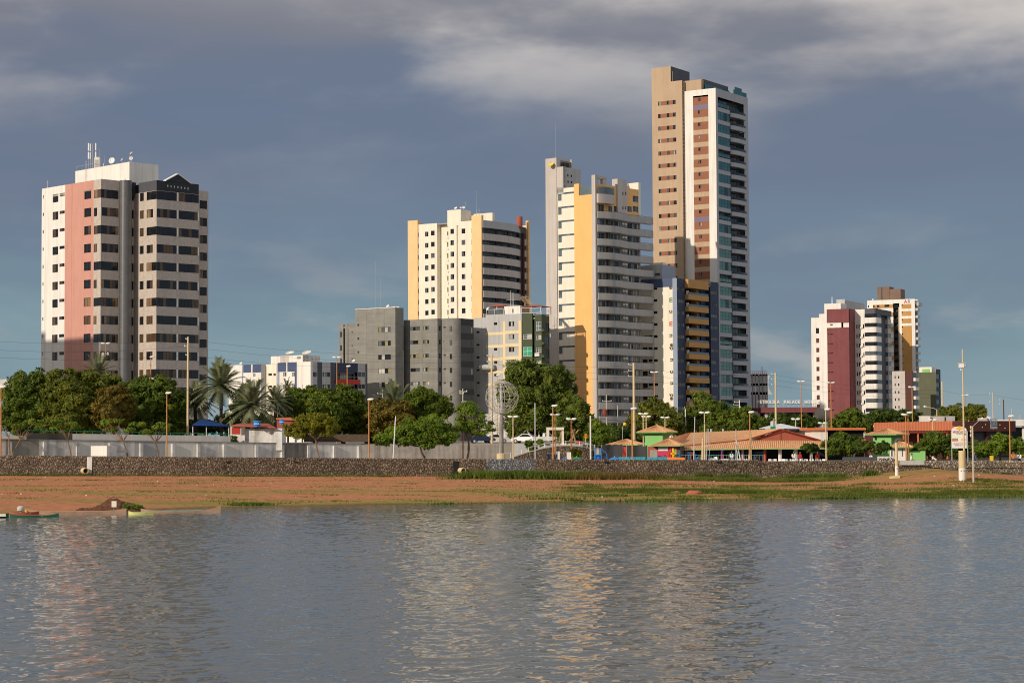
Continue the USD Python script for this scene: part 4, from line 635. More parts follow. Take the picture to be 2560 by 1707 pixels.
def light_grey_building():
    z = ZF(1150, 740, 7.127); R = z.y(700); X = z.x; a0 = 33; D0 = 432
    c = Chain(a0, R, X(1455), D0, X(243)); th = thing('apartment_building', 'light grey block with yellow bands, green tiled bay and tiled roof shelters', 'building', (*c.P[0], ZB)); A = Face(c.P[0], uL(a0)); U = lambda v: A.U(X(v), R); Z = lambda x, y: A.Z(X(x), z.y(y))
    p = Z(315, 625) - Z(315, 850); n = 6; zt = Z(630, 330); PN = [('pane_dark', 2), ('pane_curtain', 1)]
    fac(th, A, U(243), U(470), ZB, Z(350, 387), 'light_grey', [(U(290), U(346), Z(318, 660) - i * p, Z(318, 626) - i * p, {'pane': 'pane_dark'}) for i in range(n)])
    fac(th, A, U(470), U(790), ZB, zt, 'light_grey', [(U(616), U(673), Z(645, y + 46), Z(645, y), {'pane': 'pane_dark'}) for y in (472, 925, 1157, 1384)], off=0.25)
    for i in range(5): solid_box(th, A, U(470) + 0.01, U(790), 0.25, 0.29, Z(630, 695) - i * p, Z(630, 647) - i * p, 'yellow_trim', 'yellow_band')
    zf = Z(950, 322); w = [(U(890), U(985), Z(940, 540) - i * p, Z(940, 455) - i * p, {'pane': [pick([('pane_dark', 1), ('pane_curtain', 2)]), pick([('pane_tan', 1), ('pane_curtain', 2)]), 'pane_dark'], 'cols': 3}) for i in range(n)]
    fac(th, A, U(790), U(1120), ZB, zf, 'light_grey', w, off=0.45)
    for x0, x1 in ((790, 838), (1068, 1120)): solid_box(th, A, U(x0) + 0.004, U(x1) - 0.004, 0.45, 0.56, ZB, Z(950, 450), 'yellow_trim', 'yellow_band')
    for i in range(5): solid_box(th, A, U(838), U(1068), 0.45, 0.55, Z(950, 676) - i * p, Z(950, 620) - i * p, 'yellow_trim', 'yellow_band')
    w = [(U(1130), U(1295), Z(1210, y1), Z(1210, y0), {'cols': 2, 'rows': 2, 'fm': 'frame_white', 'pane': pn, 'bar': 0.08}) for y0, y1, pn in ((680, 768, ['pane_grey', 'pane_curtain']), (905, 1068, 'pane_green'), (1135, 1290, 'pane_green'))]
    fac(th, A, U(1120), U(1300), ZB, zf, 'green_tile', w, off=0.3, label='dark green tiled bay'); emit('wall', panel(A, U(1300), U(1340), ZB, zf, (), -0.4), 'green_tile', th)
    w = [(U(1350), U(1446), Z(1400, y1), Z(1400, y0), {'cols': 2, 'rows': 2, 'fm': 'frame_white', 'bar': 0.08, 'pane': pn}) for y0, y1, pn in ((455, 615, ['pane_sky', 'pane_sky']), (695, 775, ['pane_dark', 'pane_curtain']), (915, 1005, ['pane_dark', 'pane_grey']), (1150, 1240, 'pane_curtain'))]
    fac(th, A, U(1340), U(1455), ZB, Z(1400, 330), 'green_tile', w, off=0.0); solid_box(th, A, U(1345), U(1425), 0, 0.4, Z(1390, 1075), Z(1390, 1015), 'ac_white', 'air_conditioner')
    B = Face(A.p(U(1455), 0)[:2], uR(a0)); lb = B.U(X(1592), R); bz = lambda y: B.Z(X(1520), z.y(y)); w = [(lb * 0.42, lb * 0.98, bz(640) - i * p, bz(485) - i * p, {'cols': 2, 'rows': 2, 'pane': pick([('pane_blue', 2), ('pane_dark', 1)])}) for i in range(4)]
    fac(th, B, 0, lb, ZB, Z(1455, 345), 'green_tile', w)
    for i in range(4): solid_box(th, B, 0.0, lb * 0.35, 0, 0.5, bz(640) - i * p, bz(595) - i * p, 'green_tile', 'ledge')
    pol = [A.p(0, 0)[:2], A.p(U(1455), 0)[:2], B.p(lb, 0)[:2], B.p(lb, 0)[:2] - uL(a0) * U(1455)]; closed(th, pol, 2, ZB, Z(350, 387), 'light_grey'); emit('roof', MB().prism([A.p(U(470), 0, -0.05)[:2], A.p(U(1455), 0, -0.05)[:2], B.p(lb, 0)[:2], B.p(lb, 0)[:2] - uL(a0) * (U(1455) - U(470))], zt - 0.5, zt - 0.3), 'concrete', th)
    for x0, x1, o in ((243, 470, 0),): pass
    # terrace: railings, hut, tiled shelters
    mb = MB(); zr = Z(630, 240)
    for x in (475, 625, 780): mb.tube([A.p(U(x), zt - 0.3, 0.1), A.p(U(x), zr, 0.1)], 0.05, 5)
    mb.tube([A.p(U(475), zr, 0.1), A.p(U(780), zr, 0.1)], 0.04, 5); emit('railing', mb, 'frame_white', th); emit('rail_pane', MB().quad(A.p(U(500), zt, 0.0), A.p(U(775), zt, 0.0), A.p(U(775), zr - 0.1, 0.0), A.p(U(500), zr - 0.1, 0.0)), 'pane_grey', th)
    fac(th, A, U(790), U(1065), zt - 0.6, Z(930, 178), 'white_paint', [(U(925), U(947), Z(936, 300), Z(936, 228), {'cols': 1})], off=-0.2, name='roof_hut', label='white hut on the roof'); solid_box(th, A, U(790), U(1065), -3.2, -0.2 - 0.21, zt - 0.6, Z(930, 178), 'white_paint', 'roof_hut')
    def shelter(x0, x1, ye, yt, o0, o1, name='shelter_roof'):
        u0, u1 = U(x0), U(x1); ze, za = Z((x0 + x1) / 2, ye), Z((x0 + x1) / 2, yt); um, om = (u0 + u1) / 2, (o0 + o1) / 2; mb = MB(); k = [A.p(u0, ze, o1), A.p(u1, ze, o1), A.p(u1, ze, o0), A.p(u0, ze, o0)]; t = [A.p(um - 0.4, za, om), A.p(um + 0.4, za, om)]
        mb.quad(k[0], k[1], t[1], t[0]).add([k[1], k[2], t[1]], [[0, 1, 2]]).quad(k[2], k[3], t[0], t[1]).add([k[3], k[0], t[0]], [[0, 1, 2]]).quad(k[0], k[3], k[2], k[1]); r = emit(name, mb, 'brick_red', th, 'red tiled shelter roof')
        for uu in (u0 + 0.3, um, u1 - 0.3):
            for oo in (o0 + 0.3, o1 - 0.3): emit('post', MB().tube([A.p(uu, zt - 0.4, oo), A.p(uu, ze + 0.02, oo)], 0.09, 6), 'frame_white', r)
    shelter(480, 790, 180, 132, -3.5, -0.3); shelter(1070, 1460, 190, 148, -4.5, 0.1); mb = MB()
    for x in (1080, 1270, 1440): mb.tube([A.p(U(x), zf, 0.05), A.p(U(x), Z(1250, 212), 0.05)], 0.06, 5)
    mb.tube([A.p(U(1080), Z(1250, 212), 0.05), A.p(U(1440), Z(1250, 212), 0.05)], 0.05, 5).tube([A.p(U(1080), zf + 0.1, 0.05), A.p(U(1440), zf + 0.1, 0.05)], 0.05, 5); emit('railing', mb, 'frame_white', th); mb = MB()
    for f in (0.02, 0.98): mb.tube([B.p(lb * f, Z(1455, 345) - 0.3, -0.1), B.p(lb * f, Z(1455, 255), -0.1)], 0.03, 4)
    mb.tube([B.p(0, Z(1455, 255), -0.1), B.p(lb, Z(1455, 255), -0.1)], 0.03, 4).tube([B.p(0, Z(1455, 325), -0.1), B.p(lb, Z(1455, 325), -0.1)], 0.03, 4); emit('railing', mb, 'frame_white', th)
    dish(A.p(U(1050), zt, -2.6), 1.55, 55, 50, 'large brown mesh dish on the light grey and yellow block', 'brown_mesh', 2.6); dish(A.p(U(480), zt - 0.3, -0.4), 0.45, -60, 30, 'small white dish at the left corner of the roof shelters', pole=1.6)
    mast(A.p(U(843), zt, -1.5), 5.2, 'left white mast with side arm on the light grey block', 0.06, ((3.1, 2.0),), m='frame_white'); mast(A.p(U(882), zt, -1.5), 4.7, 'right white mast on the light grey block', 0.06, m='frame_white')
    tk = thing('gas_cylinder', 'round grey tank on the wall beside the cream power pole', 'tank', A.p(U(560), Z(560, 1270), 1.2)); P = ORG[tk]; emit('body', MB().tube([P + [-1.6, 0.5, 0], P + [1.2, -0.3, 0]], [0.62, 0.62], 16), 'light_grey', tk, smooth=50); emit('bracket', MB().tube([P, A.p(U(560), Z(560, 1270), 0.2)], 0.08, 5), 'steel', tk); emit('valve', MB().tube([P + [-1.6, 0.5, 0], P + [-1.95, 0.6, 0]], 0.4, 8), 'white_paint', tk)
light_grey_building()
def curvy_tower():
    z = ZF(1340, 350, 5.806); R = z.y(700); X = z.x; a0 = 40
    c = Chain(a0, R, X(880), 440, X(147)); th = thing('apartment_tower', 'tower with a broad yellow stripe and wavy grey balconies, left of the tallest tower', 'building', (*c.P[0], ZB))
    A = Face(c.P[0], uL(a0)); U = lambda v, y=700: A.U(X(v), z.y(y)); Z = lambda x, y: A.Z(X(x), z.y(y)); ue = U(880); p = (Z(340, 760) - Z(345, 2170)) / 7; n = 20
    solid_box(th, A, U(147, 300), U(305, 300), -5.0, 0.25, ZB, Z(225, 270), 'grey_paint', 'stair_slab', 'tall grey stair slab'); solid_box(th, A, U(305), U(400), -0.8, 0.12, Z(400, 690), Z(350, 393), 'grey_paint', 'stair_slab')
    q = Face(A.p(U(400), 0)[:2], uR(a0)); mb = MB()
    lr = q.U(X(645), z.y(500)); q.box(mb, 0, lr, -(U(400) - U(305)), 0, Z(400, 655) - 2, Z(400, 393)); emit('roof_house', mb, 'light_grey', th, 'shaded lift house')
    for x, y in ((462, 515), (513, 525), (465, 607), (515, 614)): emit('vent', q.box(MB(), q.U(X(x - 8), z.y(y)), q.U(X(x + 8), z.y(y)), 0, 0.02, q.Z(X(x), z.y(y + 16)), q.Z(X(x), z.y(y - 16))), 'interior_dark', th)
    zt = Z(500, 690); a = Z(400, 765); w = []
    for i in range(n):
        pn = [pick([('pane_sky', 4), ('pane_grey', 2)]) for _ in range(4)]; w.append((U(320), U(555), a - i * p - 0.125 * p, a - i * p, {'cols': 4, 'pane': pn, 'rec': 0.05, 'bar': 0.035})); w.append((U(320), U(370), a - i * p - 0.57 * p, a - i * p - 0.125 * p, {'cols': 1, 'pane': 'pane_sky', 'rec': 0.05, 'bar': 0.035}))
    fac(th, A, U(310), U(562), ZB, zt, 'cream_paint', w, label='cream stair wall with L shaped windows')
    zo, zn = Z(600, 640), Z(730, 800); mb = MB(); A.box(mb, U(562), U(635), -0.6, 0.3, ZB, zo); A.box(mb, U(635), U(828), -0.6, 0.3, ZB, zn); emit('yellow_wall', mb, 'yellow_panel', th, 'broad yellow stripe')
    emit('glass_rail', panel(A, U(638), U(822), zn, Z(730, 690), (), 0.1), 'pane_sky', th); solid_box(th, A, U(640), U(830), -4, -3.5, zn - 0.5, Z(700, 655), 'grey_paint', 'roof_house')
    zf = Z(850, 512); solid_box(th, A, U(828, 900), U(880, 900), -0.6, 0.5, ZB, zf, 'grey_paint', 'fin', 'grey corner fin')
    B = Face(A.p(ue, 0)[:2], uR(a0)); V = lambda v, y=1200: B.U(X(v), z.y(y)); BZ = lambda x, y: B.Z(X(x), z.y(y)); lb = V(1515, 1500)
    # beam frames on the roof
    mb = MB(); B.box(mb, 0, V(1025, 540), -0.7, 0.0, BZ(900, 560), BZ(885, 512)); B.box(mb, V(968, 620), V(1025, 620), -0.7, 0, BZ(1000, 690), BZ(1000, 562)); emit('roof_frame', mb, 'grey_paint', th)
    mb = MB(); B.box(mb, V(1310, 640), V(1508, 640), -3.0, -2.6, BZ(1500, 665), BZ(1500, 625)); B.box(mb, V(1480, 640), V(1512, 640), -2.6, 0.1, BZ(1500, 1100), BZ(1505, 622)); emit('roof_frame', mb, 'cream_paint', th)
    solid_box(th, B, V(1165, 600), V(1305, 600), -1.2, 0.35, BZ(1200, 1100), BZ(1215, 573), 'grey_paint', 'column', 'grey column of the top floors')
    for yy in (780, 990):
        for x in (1243, 1283): emit('vent', B.box(MB(), V(x - 7, yy), V(x + 7, yy), 0.35, 0.37, BZ(x, yy + 22), BZ(x, yy - 22)), 'frame_dark', th)
    zq = BZ(1100, 665); w = [(V(1405, 860), V(1480, 860), BZ(1440, 905), BZ(1440, 815), {'pane': ['pane_blue', 'pane_sky']})]; bb = BZ(885, 1035)
    for x0, x1 in ((1050, 1105), (1130, 1205), (1320, 1390), (1405, 1482)): w.append((V(x0, 1020), V(x1, 1020), BZ(x0, 1040), BZ(x0, 960), {'pane': ['pane_blue', 'pane_sky']}))
    w.append((V(905, 980), V(985, 980), bb - 0.1, BZ(900, 930), {'cols': 3, 'pane': ['pane_dark', 'pane_grey', 'pane_dark']}))
    fac(th, B, 0, lb, bb - 0.3, zq, 'yellow_panel', w, label='yellow wall of the top floors'); mb = MB()
    # bow fronted top terrace and its glass
    ub = V(1090, 850); bow = [(ub * t, 0.15 + 1.1 * math.sin(math.pi * min(1, t * 0.72 + 0.06)) ** 0.8) for t in np.linspace(0, 1, 10)] + [(ub, 0.0), (0, 0.0)]; emit('balcony', B.prism(MB(), bow, BZ(890, 915), BZ(890, 783)), 'grey_paint', th, 'bow fronted top balcony'); ring = bow[:10] + [(u * 0.985, o - 0.06) for u, o in bow[:10][::-1]]; emit('glass_rail', B.prism(MB(), ring, BZ(890, 783), BZ(890, 680)), 'pane_sky', th)
    # wavy balconies, storey by storey
    pb = (BZ(885, 1030) - BZ(885, 1030 + 200 * 6 - 16)) / 6; us = np.linspace(0.0, V(1650, 1200), 30); L = us[-1]
    def off(u):
        t = u / L; return (0.30 + 1.30 * math.sin(math.pi / 2 * t / 0.27) if t < 0.27 else 0.55 + 1.05 * (0.5 + 0.5 * math.cos(math.pi * min(1, (t - 0.27) / 0.28)))) + 0.45 / (1 + math.exp(-(t - 0.78) * 16))
    edge = [(u, off(u)) for u in us]; hp = hh(B, z, 885, 1030, 1126); PW = [('pane_curtain', 2), ('pane_grey', 1), ('pane_sky', 2), ('pane_dark', 5), ('pane_blue', 1)]; w = []
    for i in range(17):
        zt2 = bb - i * pb; zf2 = zt2 - pb
        b = emit('balcony', B.prism(MB(), edge + [(u, o - 0.16) for u, o in edge[::-1]], zt2 - hp, zt2), 'balcony_grey', th); emit('floor_slab', B.prism(MB(), edge + [(L, -0.05), (0, -0.05)], zt2 - hp - 0.06, zt2 - hp + 0.08), 'balcony_grey', b)
        emit('handrail', MB().tube([B.p(u, zt2 + 0.12, o - 0.08) for u, o in edge], 0.035, 4), 'frame_dark', b)
        top, bot = zt2 - hp - 0.08, zf2 - 0.25
        for k, (x0, x1, cols) in enumerate(((900, 985, 4), (1050, 1110, 3), (1128, 1205, 4), (1320, 1390, 3), (1405, 1482, 3))): w.append((V(x0 + 8, 1500), V(x1 + 8, 1500), bot, top - 0.15, {'cols': cols, 'pane': [pick(PW) for _ in range(cols)], 'rec': 0.06}))
        for x in (1252, 1292): emit('air_conditioner', B.box(MB(), V(x - 14, 1500), V(x + 14, 1500), 0, 0.35, top - 0.75, top - 0.35), 'ac_white', th)
    w2 = [k for k in w if k[2] > ZB]; fac(th, B, 0, lb, ZB, bb - 0.3, 'concrete', w2); solid_box(th, B, V(1020, 1500), V(1045, 1500), 0, 0.5, ZB, bb - 0.5, 'grey_dark', 'pillar')
    e = B.p(lb, 0)[:2]; closed(th, [A.p(U(310), 0)[:2], A.p(ue, 0)[:2], e, e - uL(a0) * (ue - U(310))], 2, ZB, zn, 'balcony_grey')
    # lower wing glimpsed behind the left edge
    q = ZF(1340, 600, 5.806); solid_box(th, A, A.U(q.x(92), q.y(800)) - 0.2, U(147) + 0.1, -9, -8.5, ZB, A.Z(q.x(120), q.y(420)), 'white_paint', 'rear_wing', 'white rear wing')
    dish(A.p(U(255, 350), Z(250, 400), 0.9), 0.72, -40, 48, 'bright yellow dish on the stair slab of the yellow striped tower', 'tv_yellow', 0.4); mast(A.p(U(245, 300), Z(225, 270), -1), 8.0, 'very tall thin antenna on the stair slab of the yellow striped tower', 0.03)
    rm = thing('roof_railing', 'dark lattice screen and railing behind the yellow dish', 'railing', A.p(U(330, 340), Z(330, 395), -2)); mb = MB(); k = Face(A.p(U(320), 0, -0.8)[:2], uR(a0)); zz = Z(330, 395)
    for t in np.linspace(0.3, 4.2, 9): mb.tube([k.p(t, zz - 0.3, 0), k.p(t, zz + 1.6, 0)], 0.05, 4)
    for h in (0.2, 0.7, 1.15, 1.55): mb.tube([k.p(0.2, zz + h, 0), k.p(4.4, zz + h, 0)], 0.045, 4)
    emit('rails', mb, 'frame_dark', rm); emit('screen', k.box(MB(), 0.3, 3.4, -0.1, -0.05, zz - 0.3, zz + 1.25), 'grey_dark', rm); emit('mast', MB().tube([k.p(4.0, zz - 0.3, 0), k.p(4.0, zz + 2.2, 0)], 0.12, 6), 'cream_paint', rm)
curvy_tower()

def tall_tower():
    z = ZF(1600, 150, 6.2733); k2 = ZF(1600, 380, 5.2267); R = k2.y(600); X = z.x; a0 = 33
    c = Chain(a0, z.y(700), X(1190), 475, X(685)); th = thing('apartment_tower', 'tallest tower, beige and white with brown panels and teal glazed balconies', 'building', (*c.P[0], ZB))
    A = Face(c.P[0], uL(a0)); U = lambda v, y=700: A.U(X(v), z.y(y)); Z = lambda x, y: A.Z(X(x), z.y(y)); ue = U(1187); p = (A.Z(k2.x(780), k2.y(115)) - A.Z(k2.x(790), k2.y(1092))) / 6; n = 28
    zt = Z(1185, 441); u0, u1 = U(832, 700), U(1070, 700); zb0 = Z(950, 560); w = []; PW = [('pane_dark', 3), ('pane_grey', 3), ('pane_curtain', 1), ('pane_sky', 1)]
    fac(th, A, 0, u0, ZB, zt, 'white_paint', []); fac(th, A, u1, ue, ZB, zt, 'white_paint', [], label='white frame'); emit('wall', panel(A, u0, u1, zb0, zt), 'white_paint', th)
    wt = A.Z(k2.x(780), k2.y(118)); k0 = int((zb0 - wt) // p) ; bt = A.Z(k2.x(700), k2.y(122)) + 0.30; wt = bt - 0.15
    for i in range(-5, n - 4):
        zz = bt - i * p; hi = min(zz + 0.0, zb0); lo = zz - 0.62 * p
        if lo < zb0: fac(th, A, u0, u1, lo, hi, 'brown_panel', [(U(928, 700) - 0.36, U(928, 700) + 0.36, zz - 0.33 * p, zz - 0.06 * p, {'pane': [pick(PW), pick(PW)]})] if zz <= zb0 + 0.1 else [], off=-0.03, name='brown_panel')
        emit('beige_band', panel(A, u0, u1, max(lo - 0.38 * p, ZB), lo, (), -0.026), 'violet_panel' if i in (-5, 4) else 'beige_paint', th)
    # beige stair slab standing forward at the left
    S = Face(A.P0 - uL(a0) * 0.0 - uR(a0) * 0.9, uL(a0)); SU = lambda v, y=700: S.U(X(v), z.y(y)); SZ = lambda x, y: S.Z(X(x), z.y(y)); s0, s1, s2 = SU(186, 700), SU(482, 250), SU(662, 700); zs, zs2 = SZ(480, 100), SZ(655, 322)
    w = []; a = S.Z(k2.x(255), k2.y(160)); ps = (S.Z(k2.x(250), k2.y(155)) - S.Z(k2.x(265), k2.y(1135))) / 6; KU = lambda v: S.U(k2.x(v), k2.y(600))
    for i in range(-5, n - 4):
        for j, (x0, x1) in enumerate(((245, 278), (360, 392), (440, 480))): w.append((KU(x0), KU(x1), a - i * ps - 0.33 * ps, a - i * ps, {'pane': [pick(PW), pick(PW)], 'off': 0.0}))
    emit('stair_slab', panel(S, s0, s2, ZB, zs2, [k[:4] for k in w]), 'beige_paint', th, 'beige stair slab'); emit('stair_slab', panel(S, s0, s1, zs2, zs), 'beige_paint', th)
    for k in w: window(th, S, *k[:4], **k[4])
    for i in range(-5, n - 4):
        for x0, x1 in ((278, 360), (392, 440)): emit('brown_panel', S.box(MB(), KU(x0) + 0.02, KU(x1) - 0.02, 0, 0.02, a - i * ps - 0.33 * ps, a - i * ps), 'brown_panel', th)
    Q = Face(S.p(s1, 0)[:2], uR(a0)); lq = Q.U(X(778), z.y(250)); emit('roof_house', panel(Q, 0, lq, zs2 - 1, zs), 'slate_panel', th, 'dark lift house wall'); closed(th, [S.p(s0, 0)[:2], S.p(s1, 0)[:2], Q.p(lq, 0)[:2], S.p(s0, 0)[:2] + uR(a0) * lq], 2, zs2 - 1, zs, 'beige_paint')
    emit('pipe', MB().tube([Q.p(0.6, zs2 - 1, 0.1), Q.p(0.6, zs - 1.2, 0.1)], 0.12, 6), 'beige_paint', th)
    K = Face(S.p(s2, 0)[:2], uR(a0)); emit('stair_slab', panel(K, 0, 0.9, ZB, zs2), 'beige_paint', th); w = [(0.15, 0.75, a - i * ps - 0.33 * ps, a - i * ps, {'cols': 1}) for i in range(-4, n - 4)]
    for i in range(-5, n - 4): emit('slot_window', A.box(MB(), U(672), U(690), 0.002, 0.05, wt - i * p - 0.3 * p, wt - i * p), 'pane_dark', th)
    closed(th, [S.p(s0, 0)[:2], S.p(s2, 0)[:2], S.p(s2, 0)[:2] + uR(a0) * 14, S.p(s0, 0)[:2] + uR(a0) * 14], 1, ZB, zs2, 'beige_paint')
    # upper beige storey, dark on the shaded side, glass rails
    solid_box(th, A, U(680, 400), U(980, 400), -1.0, -0.5, zt - 1, Z(980, 297), 'beige_paint', 'roof_house'); T = Face(A.p(U(980, 400), 0, -0.5)[:2], uR(a0)); lt = T.U(X(1380), z.y(400)); emit('roof_house', T.box(MB(), 0.0, lt, -0.6, 0, zt - 1, Z(980, 297)), 'slate_panel', th)
    B = Face(A.p(ue, 0)[:2], uR(a0)); V = lambda v, y=900: B.U(X(v), z.y(y)); BZ = lambda x, y: B.Z(X(x), z.y(y)); lb = V(1693, 900); uw, ub, uc = V(1222), V(1412), V(1628)
    emit('glass_rail', T.box(MB(), 0.3, lt, 0.3, 0.36, zt, zt + 1.5), 'pane_teal', th); emit('glass_rail', B.box(MB(), V(1480, 500), lb - 0.1, -0.3, -0.24, zt - 0.5, zt + 1.1), 'pane_teal', th); emit('glass_rail', B.box(MB(), V(1570, 500), lb - 0.4, -0.3 - 1.2, -1.4, zt + 0.0, zt + 2.3), 'pane_teal', th)
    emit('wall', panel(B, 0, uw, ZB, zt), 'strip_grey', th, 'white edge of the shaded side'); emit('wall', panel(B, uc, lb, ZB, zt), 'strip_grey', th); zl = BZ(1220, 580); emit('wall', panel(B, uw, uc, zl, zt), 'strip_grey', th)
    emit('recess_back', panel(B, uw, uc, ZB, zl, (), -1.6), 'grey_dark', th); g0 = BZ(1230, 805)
    for i in range(-1, n - 2):
        zz = g0 - i * p                              # head of the glazing of this storey
        if i >= 0: b = emit('balcony', B.box(MB(), uw + 0.02, ub, -1.5, 0.0, zz + 0.0, zz + 0.33 * p), 'strip_grey', th)
        sea = 'pane_sea' if i > 9 else 'pane_teal'
        if i % 5 == 3 or i == -1: gl = window(th, B, uw + 0.05, ub - 0.05, zz - 0.60 * p, zz - 0.32 * p, cols=4, pane=sea, rec=0.08); window(th, B, uw + 0.05, ub - 0.05, zz - 0.32 * p, zz, cols=3, pane=['pane_dark', 'pane_dark', sea], rec=0.9)
        else: gl = window(th, B, uw + 0.05, ub - 0.05, zz - 0.66 * p, zz, cols=4, rows=2, pane=[sea, sea, sea if i % 3 else 'pane_dark', sea], rec=0.08, bar=0.03)
        # second balcony, bowed parapet, dark rooms behind
        z2 = BZ(1420, 907) - i * p; us = np.linspace(ub, uc, 8); arc = [(u, 0.05 + 0.75 * math.sin(math.pi * (t * 0.75 + 0.05)) ** 0.8) for u, t in zip(us, np.linspace(0, 1, 8))]
        b = emit('balcony', B.prism(MB(), arc + [(uc, -0.1), (ub, -0.1)], z2 - 0.95 * p, z2 - 0.62 * p), 'strip_grey', th); emit('glass_rail', B.prism(MB(), [(u, o - 0.02) for u, o in arc] + [(u, o - 0.05) for u, o in arc[::-1]], z2 - 0.62 * p, z2 - 0.42 * p), 'pane_dark', b)
        window(th, B, ub + 0.3, uc - 0.2, z2 - 0.62 * p, z2 + 0.02, cols=4, pane=['pane_dark', 'pane_dark', pick([('pane_dark', 2), ('pane_brown', 1)]), pick([('pane_teal', 1), ('pane_sky', 1)])], rec=1.1)
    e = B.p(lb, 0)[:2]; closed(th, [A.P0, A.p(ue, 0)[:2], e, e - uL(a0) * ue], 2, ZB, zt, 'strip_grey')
    mast(S.p(SU(430, 100), zs - 0.45, -1), 1.0, 'stub antenna on the top left of the tallest tower', 0.1); mast(Q.p(lq * 0.4, zs - 0.4, -1.2), 1.6, 'small aerial with cross rod on the tallest tower', 0.03, ((1.4, 0.7), (1.1, 0.5))); dish(Q.p(lq * 0.6, zs - 0.4, -0.8), 0.35, 20, 60, 'small white dish on top of the tallest tower', pole=0.5)
tall_tower()

def blue_tower():
    z = ZF(1600, 640, 3.7333); R = z.y(600); X = z.x; a0 = 33
    c = Chain(a0, R, X(345), 451.5, X(0)); th = thing('apartment_tower', 'navy and cream tower with ochre balconies and sideways letters on its lit wall', 'building', (*c.P[0], ZB))
    A = Face(c.P[0], uL(a0)); U = lambda v, y=600: A.U(X(v), z.y(y)); Z = lambda x, y: A.Z(X(x), z.y(y)); ue = U(347); zt = Z(345, 205); zw = Z(300, 288); p = (Z(140, 290) - Z(150, 1185)) / 8; us = U(306)
    w = []
    for i in range(11):
        for x0, x1 in ((22, 68), (76, 115), (125, 163)):
            if x1 < 120 and i < 3: continue
            t = Z(140, 291) - i * p; w.append((U(x0), U(x1), t - (0.38 if x0 == 22 and i > 4 else 0.22) * p, t, {'cols': 1, 'pane': 'pane_dark'}))
    fac(th, A, 0, us, ZB, zw, 'cream_paint', w, label='cream end wall'); emit('navy_band', panel(A, 0, us, zw, zt), 'blue_panel', th); emit('edge_strip', panel(A, us, ue, ZB, zt), 'pale_blue', th, 'pale blue corner strip')
    B = Face(A.p(ue, 0)[:2], uR(a0)); V = lambda v, y=700: B.U(X(v), z.y(y)); BZ = lambda x, y: B.Z(X(x), z.y(y)); u1, u2, u3, u4 = V(424), V(612), V(660), V(738)
    a = BZ(350, 288); pb = (BZ(350, 288) - BZ(355, 1180)) / 8; w = [(V(350), V(415), a - i * pb - 0.32 * pb, a - i * pb, {'cols': 4, 'pane': [pick([('pane_brown', 2), ('pane_dark', 2), ('pane_grey', 1)]) for _ in range(4)], 'rec': 0.05}) for i in range(11)]
    fac(th, B, 0, u1, ZB, zt, 'navy_panel', w); a2 = BZ(665, 325); w = [(V(665), V(727), a2 - i * pb - 0.30 * pb, a2 - i * pb, {'cols': 4, 'pane': [pick([('pane_brown', 2), ('pane_dark', 1), ('pane_grey', 1)]) for _ in range(4)], 'rec': 0.05}) for i in range(11)]
    fac(th, B, u3, u4, ZB, BZ(700, 245), 'navy_panel', w); emit('recess_wall', panel(B, u2, u3, ZB, BZ(640, 262), (), -1.2), 'navy_panel', th); emit('recess_wall', panel(B, u1, u2, ZB, zt - 1, (), -1.5), 'ochre_paint', th)
    mb = MB(); mb.quad(B.p(u3, ZB, -1.2), B.p(u3, ZB, 0), B.p(u3, zt - 1.2, 0), B.p(u3, zt - 1.2, -1.2)); mb.quad(B.p(u1, ZB, 0), B.p(u1, ZB, -1.5), B.p(u1, zt, -1.5), B.p(u1, zt, 0)); emit('recess_wall', mb, 'navy_panel', th)
    zo = BZ(430, 360); solid_box(th, B, u1 - 0.1, u2, -1.5, 0.9, BZ(425, 297), BZ(425, 218), 'ochre_paint', 'roof_box', 'ochre top parapet')
    for i in range(11):
        t = zo - i * pb; b = emit('balcony', B.box(MB(), u1, u2, -1.4, 0.9, t - 0.42 * pb, t), 'ochre_paint', th, 'ochre balcony' if i == 0 else None); emit('glass_rail', B.box(MB(), u1 + 0.1, u2 - 0.05, 0.80, 0.84, t, t + 0.2 * pb), 'pane_grey', b)
        um = u1 + (u2 - u1) * 0.55; emit('divider', B.box(MB(), um - 0.12, um + 0.12, -1.5, 0.2, t, t + 0.58 * pb), 'ochre_paint', th)
        window(th, B, u1 + 0.2, um - 0.2, t, t + 0.55 * pb, cols=3, pane='pane_dark', rec=1.35); window(th, B, um + 0.2, u2 - 0.2, t, t + 0.55 * pb, cols=3, pane=['pane_dark', 'pane_sky', 'pane_dark'], rec=1.35); solid_box(th, B, u1 + 0.02, u1 + 0.45, 0.25, 0.7, t + 0.02, t + 0.32 * pb, 'ac_white', 'air_conditioner')
    # penthouse
    q = Chain(a0, z.y(140), X(205), 454.5, X(0)); F = q.go('L', X(205)); G = q.go('R', X(330)); zp = F.Z(X(205), z.y(80)); fac(th, F, 0, F.len, zt - 0.5, zp, 'light_grey', [(F.U(X(137), z.y(170)), F.U(X(190), z.y(170)), F.Z(X(160), z.y(186)), F.Z(X(160), z.y(160)), {'pane': 'pane_grey'})], name='roof_house'); emit('roof_house', panel(G, 0, G.len, zt - 0.5, zp), 'pale_blue', th); closed(th, q.back(4), 2, zt - 0.5, zp, 'light_grey')
    solid_box(th, F, 0, F.U(X(125), z.y(60)), -6, -4.5, zp - 1, F.Z(X(60), z.y(35)) - 0.4, 'white_paint', 'roof_house', 'white tank room')
    e = B.p(u4, 0)[:2]; closed(th, [A.P0, A.p(ue, 0)[:2], e, e - uL(a0) * ue], 2, ZB, zt - 0.3, 'navy_panel')
    # sideways lettering, one sign per storey, reading upwards
    zz = ZF(1600, 850, 8.708); z2 = ZF(1600, 700, 9.8)
